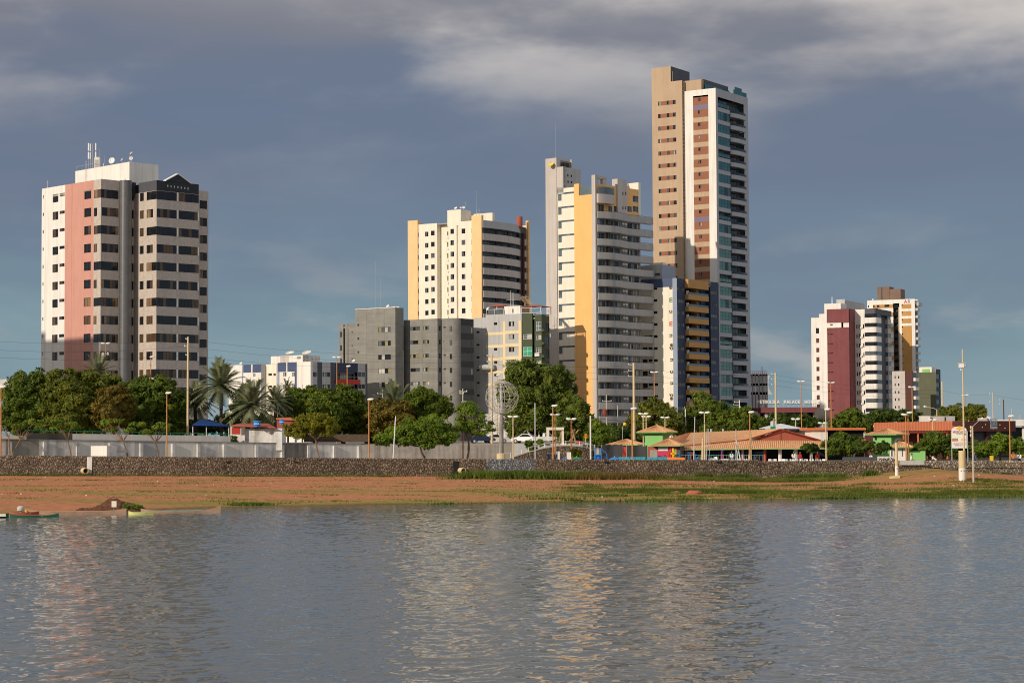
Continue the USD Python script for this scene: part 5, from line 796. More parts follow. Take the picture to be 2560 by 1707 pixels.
    for t, q_, y, m in (('ed', zz, 1245, 'letter_dark'), ('u', zz, 940, 'letter_dark'), ('c', zz, 690, 'letter_dark'), ('u', zz, 430, 'letter_dark'), ('de', zz, 140, 'letter_dark'), ('u', z2, 1362, 'letter_dark'), ('m', z2, 1068, 'letter_red'), ('c', z2, 772, 'letter_dark'), ('m', z2, 483, 'letter_green'), ('e', z2, 190, 'letter_dark')):
        tm = meshkit.text_mesh(t, 0.92, 0.08, True); v = np.array(tm.vertices); v = v - [v[:, 0].mean(), v[:, 1].min(), 0]; xr = q_.x(722 if q_ is zz else 792); yy = q_.y(y); ub = A.U(xr, yy); zc = A.Z(xr, yy)
        emit('letter', (np.array([A.p(ub - k[1], zc + k[0], 0.02 + k[2]) for k in v]), tm.faces), m, th)
blue_tower()

def simple_block(name, label, a0, D, zf, R, xl, xc, xr, ytop, xtop, mL, mR, deep=10):
    c = Chain(a0, zf.y(R), zf.x(xc), D, zf.x(xl)); th = thing(name, label, 'building', (*c.P[0], ZB)); A = c.go('L', zf.x(xc)); B = c.go('R', zf.x(xr)); return th, c, A, B, A.Z(zf.x(xtop), zf.y(ytop))
def maroon_building():
    z = ZF(1980, 690, 4.2375); R = 900; X = z.x
    c = Chain(28, z.y(R), X(612), 640, X(207)); th = thing('apartment_tower', 'white tower with a maroon slab and rounded white balconies, right of the hotel letters', 'building', (*c.P[0], ZB))
    A = Face(c.P[0], uL(28)); U = lambda v: A.U(X(v), z.y(R)); Z = lambda x, y: A.Z(X(x), z.y(y)); p = (Z(270, 660) - Z(275, 1360)) / 7; zt = Z(290, 440); n = 11; w = []
    for i in range(-1, n - 1):
        t = Z(273, 660) - i * p; w.append((U(258), U(290), t - 0.48 * p, t + (0.1 * p if i == -1 else 0), {'pane': 'pane_maroon' if i >= 0 else 'pane_dark'}))
    fac(th, A, 0, U(380), ZB, zt, 'white_paint', w); solid_box(th, A, U(285), U(345), -6, -0.6, zt - 0.5, Z(310, 400), 'white_paint', 'roof_house'); solid_box(th, A, U(345), U(520), -6, -0.4, zt - 0.5, Z(430, 290), 'white_paint', 'roof_house', 'white roof house')
    zm = Z(500, 350); ul, um, ue = U(378), U(412), U(614); zb1, zb0 = Z(450, 496), Z(450, 548)
    for za, zb in ((ZB, zb0), (zb1, zm)): emit('maroon_wall', A.box(MB(), um, ue, -0.4, 0.5, za, zb), 'maroon_paint', th, 'maroon slab'); emit('maroon_wall', A.box(MB(), ul, um - 0.001, -0.4, 0.25, za, zb), 'maroon_paint', th)
    emit('white_band', A.box(MB(), ul, U(530), -0.4, 0.42, zb0, zb1), 'white_paint', th); emit('white_band', A.box(MB(), U(550), ue, -0.4, 0.2, zb0, zb1), 'white_paint', th)
    for i in range(-1, 9):
        t = Z(420, 612) - i * p; b = Z(430, 716) - Z(430, 612)
        for x0, x1 in ((386, 402), (414, 442)): emit('slot_window', A.box(MB(), U(x0), U(x1), 0.25, 0.515 if x0 > 410 else 0.27, t - 0.1 * p, t), 'pane_dark', th)
    window(th, A, U(386), U(400), Z(390, 445), Z(390, 412), cols=1, rec=-0.30, pane='pane_sky')
    B = Face(A.p(ue, 0, 0.5)[:2], uR(28)); l1 = B.U(X(672), z.y(R)); emit('maroon_wall', panel(B, 0, l1, ZB, zm), 'maroon_paint', th)
    C = Face(B.p(l1, 0)[:2], uL(28)); lc = C.U(X(787), z.y(R)); w = []
    for i in range(n):
        t = C.Z(X(700), z.y(515)) - i * p
        for x0, x1 in ((685, 697), (709, 722), (756, 769)): w.append((C.U(X(x0), z.y(R)), C.U(X(x1), z.y(R)), t - 0.42 * p, t, {'cols': 1, 'pane': 'pane_dark'}))
    fac(th, C, 0, lc, ZB, C.Z(X(780), z.y(352)), 'white_paint', w)
    for i in range(n): solid_box(th, C, 0.2, lc, 0, 0.06, C.Z(X(700), z.y(508)) - i * p, C.Z(X(700), z.y(500)) - i * p, 'white_paint', 'ledge'); solid_box(th, C, C.U(X(735), z.y(R)) - 0.3, C.U(X(735), z.y(R)) + 0.4, 0, 0.45, C.Z(X(735), z.y(560)) - i * p, C.Z(X(735), z.y(540)) - i * p, 'ac_white', 'air_conditioner')
    # rounded balconies
    E = Face(C.p(lc, 0, 0.9)[:2], uL(28)); le = E.U(X(900), z.y(R)); G = Face(E.p(le, 0)[:2], uR(28)); lg = G.U(X(952), z.y(R)); lg2 = G.U(X(1060), z.y(R)); r = 0.9
    cen = E.p(le - r, 0, -r)[:2]; line = [E.p(0, 0, 0)[:2]] + [cen + r * (E.n * math.cos(t) + E.u * math.sin(t)) for t in np.linspace(0, math.pi / 2, 7)] + [G.p(lg, 0, 0)[:2]]; back = [G.p(lg, 0, -2.2)[:2], E.p(0, 0, -2.2)[:2]]
    zc0, zc1 = E.Z(X(800), z.y(400)), E.Z(X(800), z.y(345)); t0 = E.Z(X(800), z.y(440)); pe = (E.Z(X(800), z.y(440)) - E.Z(X(805), z.y(1340))) / 9
    emit('top_band', MB().prism(line + back, zc0, zc1), 'slate_panel', th, 'grey top band'); inner = [(np.array(k) - 0.12 * (E.n + G.n)) for k in line]
    for i in range(12):
        t = t0 - i * pe; emit('balcony', MB().prism(line + back, t - 0.58 * pe, t), 'white_paint', th)
        emit('window_band', MB().prism(inner + back, t, t + 0.42 * pe), pick([('pane_dark', 3), ('pane_grey', 1)]), th)
    emit('dark_recess', panel(G, lg, G.U(X(1025), z.y(R)), ZB, G.Z(X(960), z.y(415)), (), -1.0), 'slate_panel', th, 'dark grey recess'); u5 = G.U(X(1025), z.y(R)); emit('wall', G.box(MB(), lg, lg2, -1.0, 0.0, G.Z(X(960), z.y(415)), zc1 - 0.1), 'slate_panel', th)
    for i in range(12):
        t = t0 - i * pe; emit('balcony', G.box(MB(), u5, lg2, -1, -0.1, t - 0.55 * pe, t), 'grey_paint', th); emit('window_band', G.box(MB(), u5, lg2 - 0.05, -1, -0.25, t, t + 0.45 * pe), 'pane_grey', th)
    q = Chain(28, z.y(300), X(560), 648, X(470)); F = q.go('L', X(560)); H = q.go('R', X(770)); zp = F.Z(X(520), z.y(247)); emit('roof_house', panel(F, 0, F.len, zt, zp), 'light_grey', th); emit('roof_house', panel(H, 0, H.len, zt, zp - 0.3), 'light_grey', th); closed(th, q.back(5), 2, zt, zp - 0.2, 'light_grey')
    e = G.p(lg2, 0, -1.0)[:2]; closed(th, [A.P0, A.p(ue, 0)[:2], B.p(l1, 0)[:2], C.p(lc, 0)[:2], e, e - uL(28) * 18], 4, ZB, zt, 'white_paint')
    mast(A.p(U(422), Z(430, 290), -1), 2.2, 'white panel antenna on the roof of the maroon and white tower', 0.14, m='lamp_head')
maroon_building()

def monogram_tower():
    z = ZF(1980, 690, 4.2375); R = 600; X = z.x; a0 = 28
    c = Chain(a0, z.y(R), X(1305), 672, X(800)); th = thing('apartment_tower', 'white and orange tower with red and grey initials at its top, behind the maroon one', 'building', (*c.P[0], ZB)); A = Face(c.P[0], uL(a0)); U = lambda v: A.U(X(v), z.y(R)); Z = lambda x, y: A.Z(X(x), z.y(y)); ue = U(1305); zt = Z(1200, 245); p = hh(A, z, 1210, 372, 449)
    fac(th, A, 0, U(1075), ZB, zt, 'white_paint', [(U(808), U(820), Z(815, 332), Z(815, 312), {'cols': 1})]); emit('orange_band', A.box(MB(), U(862), U(1075), 0, 0.1, Z(960, 340), Z(960, 303)), 'ochre_paint', th)
    for x0, x1 in ((865, 880), (905, 930), (985, 1035)): window(th, A, U(x0), U(x1), Z(950, 330), Z(950, 305), rec=-0.14)
    for i in range(13): t = Z(1060, 378) - i * p; solid_box(th, A, U(1030), U(1078), 0, 0.6, t - 0.6 * p, t - 0.1 * p, 'white_paint' if i % 2 else 'ochre_paint', 'balcony')
    emit('dark_recess', panel(A, U(1075), U(1140), ZB, zt, (), -1.5), 'black_panel', th)
    for i in range(14): t = Z(1100, 300) - i * p; emit('opening', A.box(MB(), U(1082), U(1128), -1.5, -0.4, t - 0.55 * p, t), 'pane_dark', th)
    emit('wall', panel(A, U(1075), U(1140), Z(1100, 290), zt), 'white_paint', th); mb = MB(); A.box(mb, U(1128), U(1142), -1.5, -0.02, ZB, Z(1130, 330)); emit('brown_fin', mb, 'beige_paint', th)
    emit('wall', panel(A, U(1140), ue, ZB, zt), 'white_paint', th); ys = [(297, 345), (372, 422), (450, 500)]
    for y0, y1 in ys: solid_box(th, A, U(1165), U(1267), 0, 0.04, Z(1215, y1), Z(1215, y0), 'ochre_paint', 'orange_panel')
    solid_box(th, A, U(1165), U(1270), 0, 0.04, ZB, Z(1215, 527), 'ochre_paint', 'orange_panel')
    for i in range(10): t = Z(1172, 300) - i * p; emit('slot_window', A.box(MB(), U(1166), U(1177), 0.04, 0.06, t - 0.2 * p, t), 'pane_dark', th)
    for ch, x, m in (('A', 1190, 'letter_red'), ('R', 1228, 'slate_panel')):
        tm = meshkit.text_mesh(ch, 1.15, 0.06, ch == 'A'); v = np.array(tm.vertices); zb = Z(1225, 287); emit('letter', (np.array([A.p(U(x) + k[0], zb + k[1], 0.02 + k[2]) for k in v]), tm.faces), m, th)
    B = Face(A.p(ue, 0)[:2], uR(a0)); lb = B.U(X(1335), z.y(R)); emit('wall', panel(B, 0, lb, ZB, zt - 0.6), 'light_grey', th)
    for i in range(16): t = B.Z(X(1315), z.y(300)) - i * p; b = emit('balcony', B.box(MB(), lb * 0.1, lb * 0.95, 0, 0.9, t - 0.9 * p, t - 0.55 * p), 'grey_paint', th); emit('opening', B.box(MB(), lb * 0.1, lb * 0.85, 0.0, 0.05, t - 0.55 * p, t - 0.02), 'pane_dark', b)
    solid_box(th, B, lb * 0.3, lb * 1.6, -1, 1.0, B.Z(X(1330), z.y(320)), B.Z(X(1330), z.y(280)), 'light_grey', 'roof_slab'); q = A; solid_box(th, A, U(880), U(1128), -8, -3, zt - 1, Z(1000, 135), 'brown_roof', 'roof_house', 'brown roof house'); solid_box(th, A, U(880), U(1010), -8, -2.9, zt - 1, Z(950, 108), 'brown_roof', 'roof_house'); solid_box(th, A, U(925), U(933), -2.9, -2.8, zt, Z(930, 115), 'black_panel', 'joint')
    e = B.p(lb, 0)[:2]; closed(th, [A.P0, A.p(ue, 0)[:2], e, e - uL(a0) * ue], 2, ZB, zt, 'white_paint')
    dish(A.p(U(840), zt - 0.4, -2), 0.3, -20, 30, 'tiny dish left of the brown roof house of the tower with initials', pole=0.8)
    # violet grey low wing in front, with the dark slab beside it
    c = Chain(a0, z.y(1200), X(1200), 632, X(1062)); tw = thing('apartment_building', 'low violet grey block with small paired windows and a dark brown slab', 'building', (*c.P[0], ZB)); A = c.go('L', X(1200)); zt = A.Z(X(1190), z.y(1006)); w = []
    for i in range(6):
        for x0, x1 in ((1088, 1100), (1124, 1138)): t = A.Z(X(1110), z.y(1058 + 79 * i)); w.append((A.U(X(x0), z.y(1200)), A.U(X(x1), z.y(1200)), t - 0.8, t, {'cols': 1}))
    fac(tw, A, 0, A.len, ZB, zt, 'grey_paint', w); C = Face(A.p(A.len, 0)[:2], uL(a0)); lc = C.U(X(1282), z.y(1200)); emit('wall', C.box(MB(), 0.0, lc, -0.5, 0.15, ZB, zt), 'dark_maroon', tw, 'dark brown slab'); D = Face(C.p(lc, 0)[:2], uR(a0)); ld = D.U(X(1322), z.y(1200)); emit('wall', panel(D, 0, ld, ZB, zt - 0.3), 'light_grey', tw)
    for i in range(7): t = zt - 1 - i * 2.9; emit('balcony', D.box(MB(), 0.2, ld, 0, 0.8, t - 2.2, t - 1.2), 'white_paint', tw); emit('opening', D.box(MB(), 0.2, ld - 0.3, 0, 0.04, t - 1.2, t + 0.4), 'pane_dark', tw)
    e = D.p(ld, 0)[:2]; closed(tw, [A.P0, A.p(A.len + lc, 0)[:2], e, e - uL(a0) * (A.len + lc)], 2, ZB, zt, 'light_grey')
monogram_tower()

def olive_and_shell():
    z = ZF(1980, 690, 4.2375); X = z.x; c = Chain(26, z.y(1200), X(1528), 650, X(1335)); th = thing('apartment_building', 'plain olive block with teal windows on its narrow right side, right of the initials tower', 'building', (*c.P[0], ZB)); A = c.go('L', X(1528)); B = c.go('R', X(1575)); zt = A.Z(X(1500), z.y(1018)); emit('wall', panel(A, 0, A.len, ZB, zt), 'olive_paint', th); w = []
    for i in range(7): t = zt - 0.6 - i * 2.75; w.append((0.3, B.len * 0.8, t - 1.5, t, {'cols': 3, 'pane': ['pane_teal', 'pane_dark', 'pane_teal']})); 
    fac(th, B, 0, B.len, ZB, zt + 1.0, 'black_panel', w); closed(th, c.back(3), 2, ZB, zt, 'olive_paint'); f = lambda v: A.U(X(v), z.y(1000)); solid_box(th, A, f(1342), f(1475), -5, -0.6, zt - 0.5, A.Z(X(1400), z.y(963)), 'cream_paint', 'roof_house'); solid_box(th, A, f(1375), f(1455), -0.6, -0.5, zt - 0.2, A.Z(X(1400), z.y(985)), 'green_paint', 'roof_panel', 'pale green panel')
    q = ZF(1700, 900, 4.704); D = 560; th = thing('unfinished_building', 'dark unfinished concrete frame draped in grey netting, behind the hotel letters', 'building', pt(q.x(930), q.y(600), D) * [1, 1, 0] + [0, 0, ZB]); x = lambda v, y=400: pt(q.x(v), q.y(y), D)[0]; zz = lambda y: pt(q.x(930), q.y(y), D)[2]
    for y0, y1 in ((165, 185), (275, 300), (375, 405)): emit('floor_slab', MB().box((x(815), D, zz(y1)), (x(1030), D + 9, zz(y0))), 'net_grey', th)
    for v in (830, 868, 905, 950, 985, 1020):
        for dy in (0, 8): emit('column', MB().box((x(v) - 0.35, D + dy, ZB), (x(v) + 0.35, D + dy + 0.5, zz(165))), 'net_grey', th)
    mb = MB()
    for v in np.linspace(835, 1020, 9): mb.tube([(x(v), D + 0.3, zz(165)), (x(v), D + 0.3, zz(128))], 0.06, 4)
    for y in (130, 148): mb.tube([(x(835), D + 0.3, zz(y)), (x(1020), D + 0.3, zz(y))], 0.06, 4)
    emit('scaffold_rail', mb, 'rust_red', th); emit('lower_wall', MB().box((x(815), D + 0.6, ZB), (x(1030), D + 9, zz(405))), 'net_grey', th)
    for i, (v0, v1) in enumerate(((845, 885), (905, 930), (985, 1020))): emit('infill_wall', MB().box((x(v0), D + 4, zz(275)), (x(v1), D + 4.3, zz(190))), 'slate_panel', th)
    us = np.linspace(0, 1, 10); v = []; 
    for t in us: v += [(x(1030 + 48 * (1 - math.sin(math.pi * t)) * (0.4 + 0.6 * (t > 0.5)) + 8), D - 0.3, zz(180 + 225 * t)), (x(1032), D + 7 * 0 - 0.25, zz(180 + 225 * t))]
    v = np.array(v); f = [[2 * i, 2 * i + 1, 2 * i + 3, 2 * i + 2] for i in range(9)]; emit('netting', (np.vstack([v, v + [0, 0.04, 0]]), np.array(f + [[k + 20 for k in q4[::-1]] for q4 in f])), 'light_grey', th, 'torn pale netting'); emit('pole', MB().tube([(x(975), D + 1, zz(165)), (x(972), D + 1, zz(75))], 0.09, 5), 'frame_dark', th)
olive_and_shell()

def hotel():
    q = ZF(1700, 900, 4.704); D = 470; P = pt(q.x(1300), q.y(650), D); th = thing('hotel_building', 'low hotel with a deep dark red fascia over dark glass, under the big white letters', 'building', (P[0], D, ZB)); x = lambda v, y=600, d=D: pt(q.x(v), q.y(y), d)[0]; zz = lambda y, d=D: pt(q.x(1300), q.y(y), d)[2]
    emit('fascia', MB().prism([(x(985), D), (x(1655), D), (x(1655), D + 14), (x(885) + 2, D + 14), (x(885), D + 9)], zz(616), zz(556)), 'maroon_paint', th, 'dark red fascia'); emit('glass_wall', MB().box((x(1000), D + 2.5, ZB), (x(1570), D + 3, zz(617))), 'pane_dark', th); emit('side_wall', MB().box((x(845), D + 4, ZB), (x(968), D + 9, zz(598))), 'grey_paint', th)
    for v in (1030, 1065, 1205, 1480, 1600): emit('pillar', MB().box((x(v) - 0.4, D + 1.4, ZB), (x(v) + 0.4, D + 2.2, zz(617))), 'grey_paint', th)
    emit('body', MB().box((x(1000), D + 3.2, ZB), (x(1640), D + 14, zz(617))), 'grey_dark', th); sg = thing('hotel_sign', 'big white letters PETROLINA PALACE HOTEL standing on the red hotel roof', 'sign', (x(1300), D + 2, zz(556))); hl = zz(470) - zz(506)
    for word, v0, v1 in (('PETROLINA', 923, 1182), ('PALACE', 1235, 1424), ('HOTEL', 1480, 1632)):
        tms = []; cur = 0
        for ch in word: tm = meshkit.text_mesh(ch, hl, 0.25, True); v = np.array(tm.vertices); wd = v[:, 0].max() - v[:, 0].min(); tms.append((tm, v[:, 0].min(), cur, wd)); cur += wd + hl * 0.16
        s = (x(v1, 490) - x(v0, 490)) / (cur - hl * 0.16)
        for tm, mn, c0, wd in tms:
            v = np.array(tm.vertices); zb = pt(q.x((v0 + v1) / 2), q.y(507), D)[2]; emit('letter', (np.stack([x(v0, 490) + (v[:, 0] - mn + c0) * s, D + 2 - v[:, 2], zb + v[:, 1]], 1), tm.faces), 'letter_white', sg)
    zb = zz(507)
    for v in range(930, 1650, 60): emit('post', MB().tube([(x(v), D + 2.2, zz(556) - 0.1), (x(v), D + 2.2, zb + 0.6)], 0.05, 5), 'steel', sg)
    emit('rail', MB().tube([(x(920), D + 2.2, zb - 0.1), (x(1638), D + 2.2, zb - 0.1)], 0.05, 5).tube([(x(920), D + 2.2, zb + hl), (x(1638), D + 2.2, zb + hl)], 0.04, 5), 'steel', sg)
    # rusty tank behind the right end
    tk = thing('water_tank', 'dark rusty roof tank at the right end of the hotel', 'tank', (x(1630), D - 4, Z0)); Pk = np.array([x(1635), D - 4, zz(655)]); emit('body', MB().tube([Pk + [-1.2, 0, 0], Pk + [1.2, 0.3, 0]], [1.6, 1.6], 18), 'grey_dark', tk, smooth=50); emit('end_ring', MB().tube([Pk + [1.2, 0.3, 0], Pk + [1.5, 0.3, 0]], [1.0, 1.0], 14), 'brown_roof', tk); emit('stand', MB().box(Pk + [-1.0, -0.8, Z0 - Pk[2]], Pk + [1.0, 1.0, -1.5]), 'concrete', tk)
hotel()
# ------------------------------------------------------------------ vegetation
def leaves(c, n, size, r, flat=0.6):
    """n leaf-sized diamonds about the points c, facing mostly outward from r"""
    d = c - r; d /= np.linalg.norm(d, axis=1, keepdims=True) + 1e-9; nrm = d + rng.normal(0, 0.75, d.shape); nrm[:, 2] += 0.35; nrm /= np.linalg.norm(nrm, axis=1, keepdims=True)
    a = np.cross(nrm, rng.normal(0, 1, d.shape)); a /= np.linalg.norm(a, axis=1, keepdims=True) + 1e-9; b = np.cross(nrm, a); s = size * rng.uniform(0.6, 1.35, (len(c), 1))
    v = np.stack([c - a * s, c - b * s * flat * 0.55, c + a * s, c + b * s * flat * 0.55], 1).reshape(-1, 3); i = np.arange(len(c))[:, None] * 4
    return v, np.vstack([i + [0, 1, 2], i + [0, 2, 3]])
def crown(mb, c, r, size, dens=1.0, clump=0.24, core=True, hollow=0.55):
    c, r = np.asarray(c, float), np.asarray(r, float); ar = 4 * math.pi * (np.prod(r) ** (2 / 3)); k = int(max(16, 46 * dens)); d = rng.normal(0, 1, (k, 3)); d /= np.linalg.norm(d, axis=1, keepdims=True);
    cc = c + d * r * rng.uniform(hollow, 1.0, (k, 1)); n = int(ar / (size * size * 0.33) * 1.15 * dens / k) + 4; rad = clump * np.prod(r) ** (1 / 3) * rng.uniform(0.7, 1.3, (k, 1, 1))
    g = rng.normal(0, 1, (k, n, 3)); g /= np.linalg.norm(g, axis=2, keepdims=True); pts = (cc[:, None] + g * rad * rng.uniform(0.55, 1.05, (k, n, 1)) * [1.1, 1.1, 0.8]).reshape(-1, 3); ref = np.repeat(cc, n, 0) * 0.75 + c * 0.25
    v, f = leaves(pts, len(pts), size, ref); mb.add(v, f)
    if core:
        m = trimesh.creation.icosphere(2, 1.0); q = m.vertices * (0.60 + 0.25 * (meshkit.noise(m.vertices * 2.2 + c) - 0.5)[:, None]); mb.add(c + q * r, m.faces)
def limb(mb, a, b, r0, r1, bend=0.12, n=5):
    a, b = np.asarray(a, float), np.asarray(b, float); t = np.linspace(0, 1, n)[:, None]; off = rng.normal(0, bend, 3) * np.linalg.norm(b - a); p = a + (b - a) * t + off * np.sin(t * math.pi); mb.tube(p, np.linspace(r0, r1, n), 6); return p
def tree(name, label, lm, D, blobs, base, size=0.34, dens=1.0, tr=0.25, tm='bark', core=True, clump=0.24, cat='tree', group=None, bz=None):
    """blobs and base in photograph pixels at depth D"""
    k = D / FOC; bz = (Z0 if D > 300 else None) if bz is None else bz; P = pt(base[0], base[1], D)
    if bz is not None: P = np.array([P[0], D, bz])
    th = thing(name, label, cat, P, group); mb, tk = MB(), MB(); cs = [pt(b[0], b[1], D + (b[4] if len(b) > 4 else 0)) for b in blobs]; top = np.mean(cs, 0); fork = P + (top - P) * 0.45 + [0, 0, 0]; fork[2] = P[2] + max(0.8, (min(c[2] for c in cs) - P[2]) * 0.62)
    limb(tk, P - [0, 0, 0.2], fork, tr, tr * 0.75, 0.04)
    for c, b in zip(cs, blobs):
        r = np.array([b[2] * k, min(b[2], b[3] * 1.3) * k * 1.05, b[3] * k]) * 1.06; crown(mb, c, r, size, dens, clump, core); limb(tk, fork, c, tr * 0.6, tr * 0.18)
        for _ in range(5 if b[2] > 18 else 2):     # ragged outline: smaller boughs pushed out of the mass
            d = rng.normal(0, 1, 3); d[2] = abs(d[2]) * 0.9 - 0.15; d /= np.linalg.norm(d); q = rng.uniform(0.16, 0.34); crown(mb, c + d * r * rng.uniform(0.88, 1.12), r * q * [1, 1, .85], size, 0.45 * dens, 0.45, False, 0.2)
        for _ in range(3): limb(tk, fork * 0.4 + c * 0.6, c + rng.normal(0, 0.5, 3) * r, tr * 0.25, tr * 0.06, 0.1, 4)
    emit('trunk', tk, tm, th); emit('crown', mb, lm, th); return th
T = tree
T('mango_tree', 'dark round mango tree at the far left, rising above the white garden wall', 'leaf_mango', 300, [(66, 985, 50, 55), (105, 965, 38, 38), (45, 1030, 42, 40, -3), (95, 1035, 55, 42, -2), (55, 1062, 45, 26, -2), (120, 1066, 50, 24, -2)], (75, 1085), 0.30, 1.5, 0.4)
T('shade_tree', 'broad olive green tree in front of the pink tower, left of the brownish one', 'leaf_olive', 298, [(165, 975, 55, 45), (225, 975, 60, 45, 3), (190, 1025, 55, 50, -3), (150, 1050, 45, 35, -2), (215, 1062, 50, 26, -2)], (190, 1085), 0.30, 1.4, 0.4)
T('shade_tree', 'brownish olive tree in front of the dark shaft of the pink tower', 'leaf_rust', 294, [(285, 990, 35, 28), (275, 1030, 38, 42, -2), (305, 1020, 28, 50)], (285, 1085), 0.28, 1.1, 0.3)
T('mango_tree', 'dark spreading tree between the brownish tree and the thick cream pole', 'leaf_mango', 302, [(345, 975, 45, 32), (395, 985, 52, 38), (430, 1020, 38, 48), (360, 1030, 60, 45), (325, 1000, 40, 40), (350, 1062, 45, 26), (430, 1066, 42, 24)], (390, 1085), 0.30, 1.4, 0.4)
for x, y, rx, ry, bx, by, lab in ((70, 1062, 30, 12, 26, 1140, 'small flat crowned tree with few leaves at the far left of the promenade'), (160, 1066, 33, 17, 182, 1140, 'small leaning tree left of the white box on the promenade'), (295, 1066, 42, 15, 324, 1142, 'small flat crowned tree right of the white box on the promenade'), (385, 1072, 40, 13, 393, 1142, 'small flat crowned tree just left of the lone promenade lamp')):
    D = 262; P = pt(bx, by, D); P[2] = prom_z(P[0]); th = thing('almond_tree', lab, 'tree', P, 'young flat crowned trees on the promenade'); c = pt(x, y, D); tk, mb = MB(), MB(); f = P + (c - P) * 0.55; f[2] = P[2] + (c[2] - P[2]) * 0.6; limb(tk, P, f, 0.10, 0.08, 0.05)
    for q in range(9):
        e = c + np.array([rng.uniform(-1, 1) * rx, rng.uniform(-1, 1) * rx * 0.8, rng.uniform(-0.7, 1) * ry]) * D / FOC; limb(tk, f, e, 0.05, 0.015, 0.08); crown(mb, e, np.array([0.72, 0.72, 0.28]) * (0.8 if x > 80 else 0.6), 0.20, 0.35, 0.5, False)
    emit('trunk', tk, 'bark_light', th); emit('crown', mb, 'leaf_light', th)
th = thing('bare_tree', 'bare forked pale tree at the left edge of the promenade', 'tree', pt(22, 1132, 262)); tk = MB(); P = pt(24, 1134, 262); f = pt(22, 1092, 262); limb(tk, P, f, 0.10, 0.07, 0.02)
for x, y in ((2, 1060), (-8, 1075), (40, 1062), (14, 1072), (-14, 1052)): e = pt(x, y, 262 + rnd.uniform(-.5, .5)); p = limb(tk, f, e, 0.06, 0.03, 0.06); limb(tk, e, e + [0.35 if x > 20 else -0.3, 0, 0.1], 0.03, 0.015)
emit('trunk', tk, 'bark_light', th)
T('mango_tree', 'rounded mango tree left of centre, behind the yellowish tree', 'leaf_fresh', 312, [(770, 1000, 58, 30), (740, 1025, 45, 30, -2), (800, 1030, 55, 40, -3)], (790, 1090), 0.31, 1.5, 0.4)
T('mango_tree', 'tall mango tree below the red balcony', 'leaf_fresh', 316, [(860, 995, 45, 28), (872, 1030, 52, 45), (835, 1050, 40, 35, -3), (895, 1060, 30, 35)], (860, 1100), 0.31, 1.5, 0.4)
T('acacia_tree', 'yellow green acacia with a leaning trunk before the white pilaster wall', 'leaf_yellow', 268, [(790, 1052, 45, 20), (745, 1075, 38, 20), (815, 1070, 38, 18), (770, 1065, 35, 22)], (798, 1141), 0.17, 0.75, 0.13, 'bark_light', False, 0.3)
T('shade_tree', 'dark tree behind the slanted white pole', 'leaf_rust', 312, [(985, 1030, 45, 22), (960, 1050, 42, 45), (1000, 1055, 40, 30), (930, 1065, 30, 50, 3)], (960, 1110), 0.30, 1.3, 0.35)
T('mango_tree', 'dome shaped mango tree in front of the dark grey building', 'leaf_fresh', 316, [(1055, 1003, 45, 27), (1085, 1022, 45, 30), (1040, 1030, 45, 30), (1050, 978, 16, 12)], (1060, 1110), 0.30, 1.5, 0.4)
T('almond_tree', 'large light green almond tree over the stained grey wall', 'leaf_light', 276, [(1030, 1075, 45, 25), (1075, 1072, 50, 28), (1000, 1090, 35, 22), (1050, 1100, 48, 20), (1110, 1090, 35, 22), (960, 1098, 28, 15)], (1062, 1141), 0.21, 0.85, 0.18, 'bark', False, 0.3)
T('almond_tree', 'sparse tree with bare reddish twigs left of the wire globe', 'leaf_light', 279, [(1180, 1040, 38, 30), (1150, 1070, 30, 22), (1200, 1070, 35, 20), (1165, 1015, 18, 12)], (1168, 1143), 0.20, 0.42, 0.18, 'bark_light', False, 0.3)
th = thing('bare_branches', 'leafless reddish branches between the sparse tree and the globe column', 'tree', pt(1175, 1120, 283)); tk = MB(); f = pt(1180, 1085, 283)
for q in range(26): e = pt(1180 + rng.uniform(-25, 85), 1062 + rng.normal(0, 14), 283 + rng.uniform(-1.5, 1.5)); p = limb(tk, f, e, 0.045, 0.012, 0.07); limb(tk, p[2], e + rng.normal(0, 0.6, 3), 0.02, 0.008)
limb(tk, pt(1170, 1125, 283), f, 0.12, 0.06); emit('trunk', tk, 'bark_light', th)
T('tall_tree', 'tallest tree, dark and drooping, right of the wire globe', 'leaf_tall', 316, [(1312, 935, 45, 38), (1380, 950, 48, 38), (1290, 985, 42, 45), (1345, 1000, 55, 50), (1405, 990, 38, 38), (1300, 1050, 40, 45), (1365, 1055, 48, 45), (1288, 940, 22, 16)], (1335, 1115), 0.31, 1.5, 0.5, 'bark', True, 0.26)
T('tall_tree', 'lower right half of the drooping trees, beside the yellow stripe of the tower', 'leaf_tall', 312, [(1432, 1020, 36, 32), (1455, 1050, 32, 40), (1415, 1070, 35, 38), (1478, 1065, 14, 22)], (1430, 1115), 0.30, 1.4, 0.35)
T('street_tree', 'small tree with loose foliage left of the orange sign', 'leaf_light', 300, [(1490, 1068, 20, 18), (1505, 1090, 25, 22), (1480, 1095, 20, 16)], (1495, 1130), 0.24, 0.8, 0.12, 'bark', True, 0.3, bz=4.0)
T('street_tree', 'bushy tree with dark gaps below the wavy balconies', 'leaf_dark', 312, [(1545, 1085, 35, 25), (1590, 1090, 30, 22), (1520, 1100, 30, 22)], (1550, 1120), 0.28, 1.2, 0.2)
T('shade_tree', 'autumn tinged round tree below the sideways letters', 'leaf_olive', 318, [(1635, 1022, 38, 22), (1660, 1048, 45, 30), (1615, 1055, 38, 32), (1680, 1062, 35, 28)], (1645, 1115), 0.29, 1.4, 0.35)
T('tall_tree', 'light green fluffy tree below the ochre balconies', 'leaf_tall', 322, [(1755, 1000, 22, 18), (1765, 1022, 30, 20), (1740, 1040, 35, 25), (1720, 1055, 25, 28)], (1745, 1100), 0.28, 1.2, 0.3)
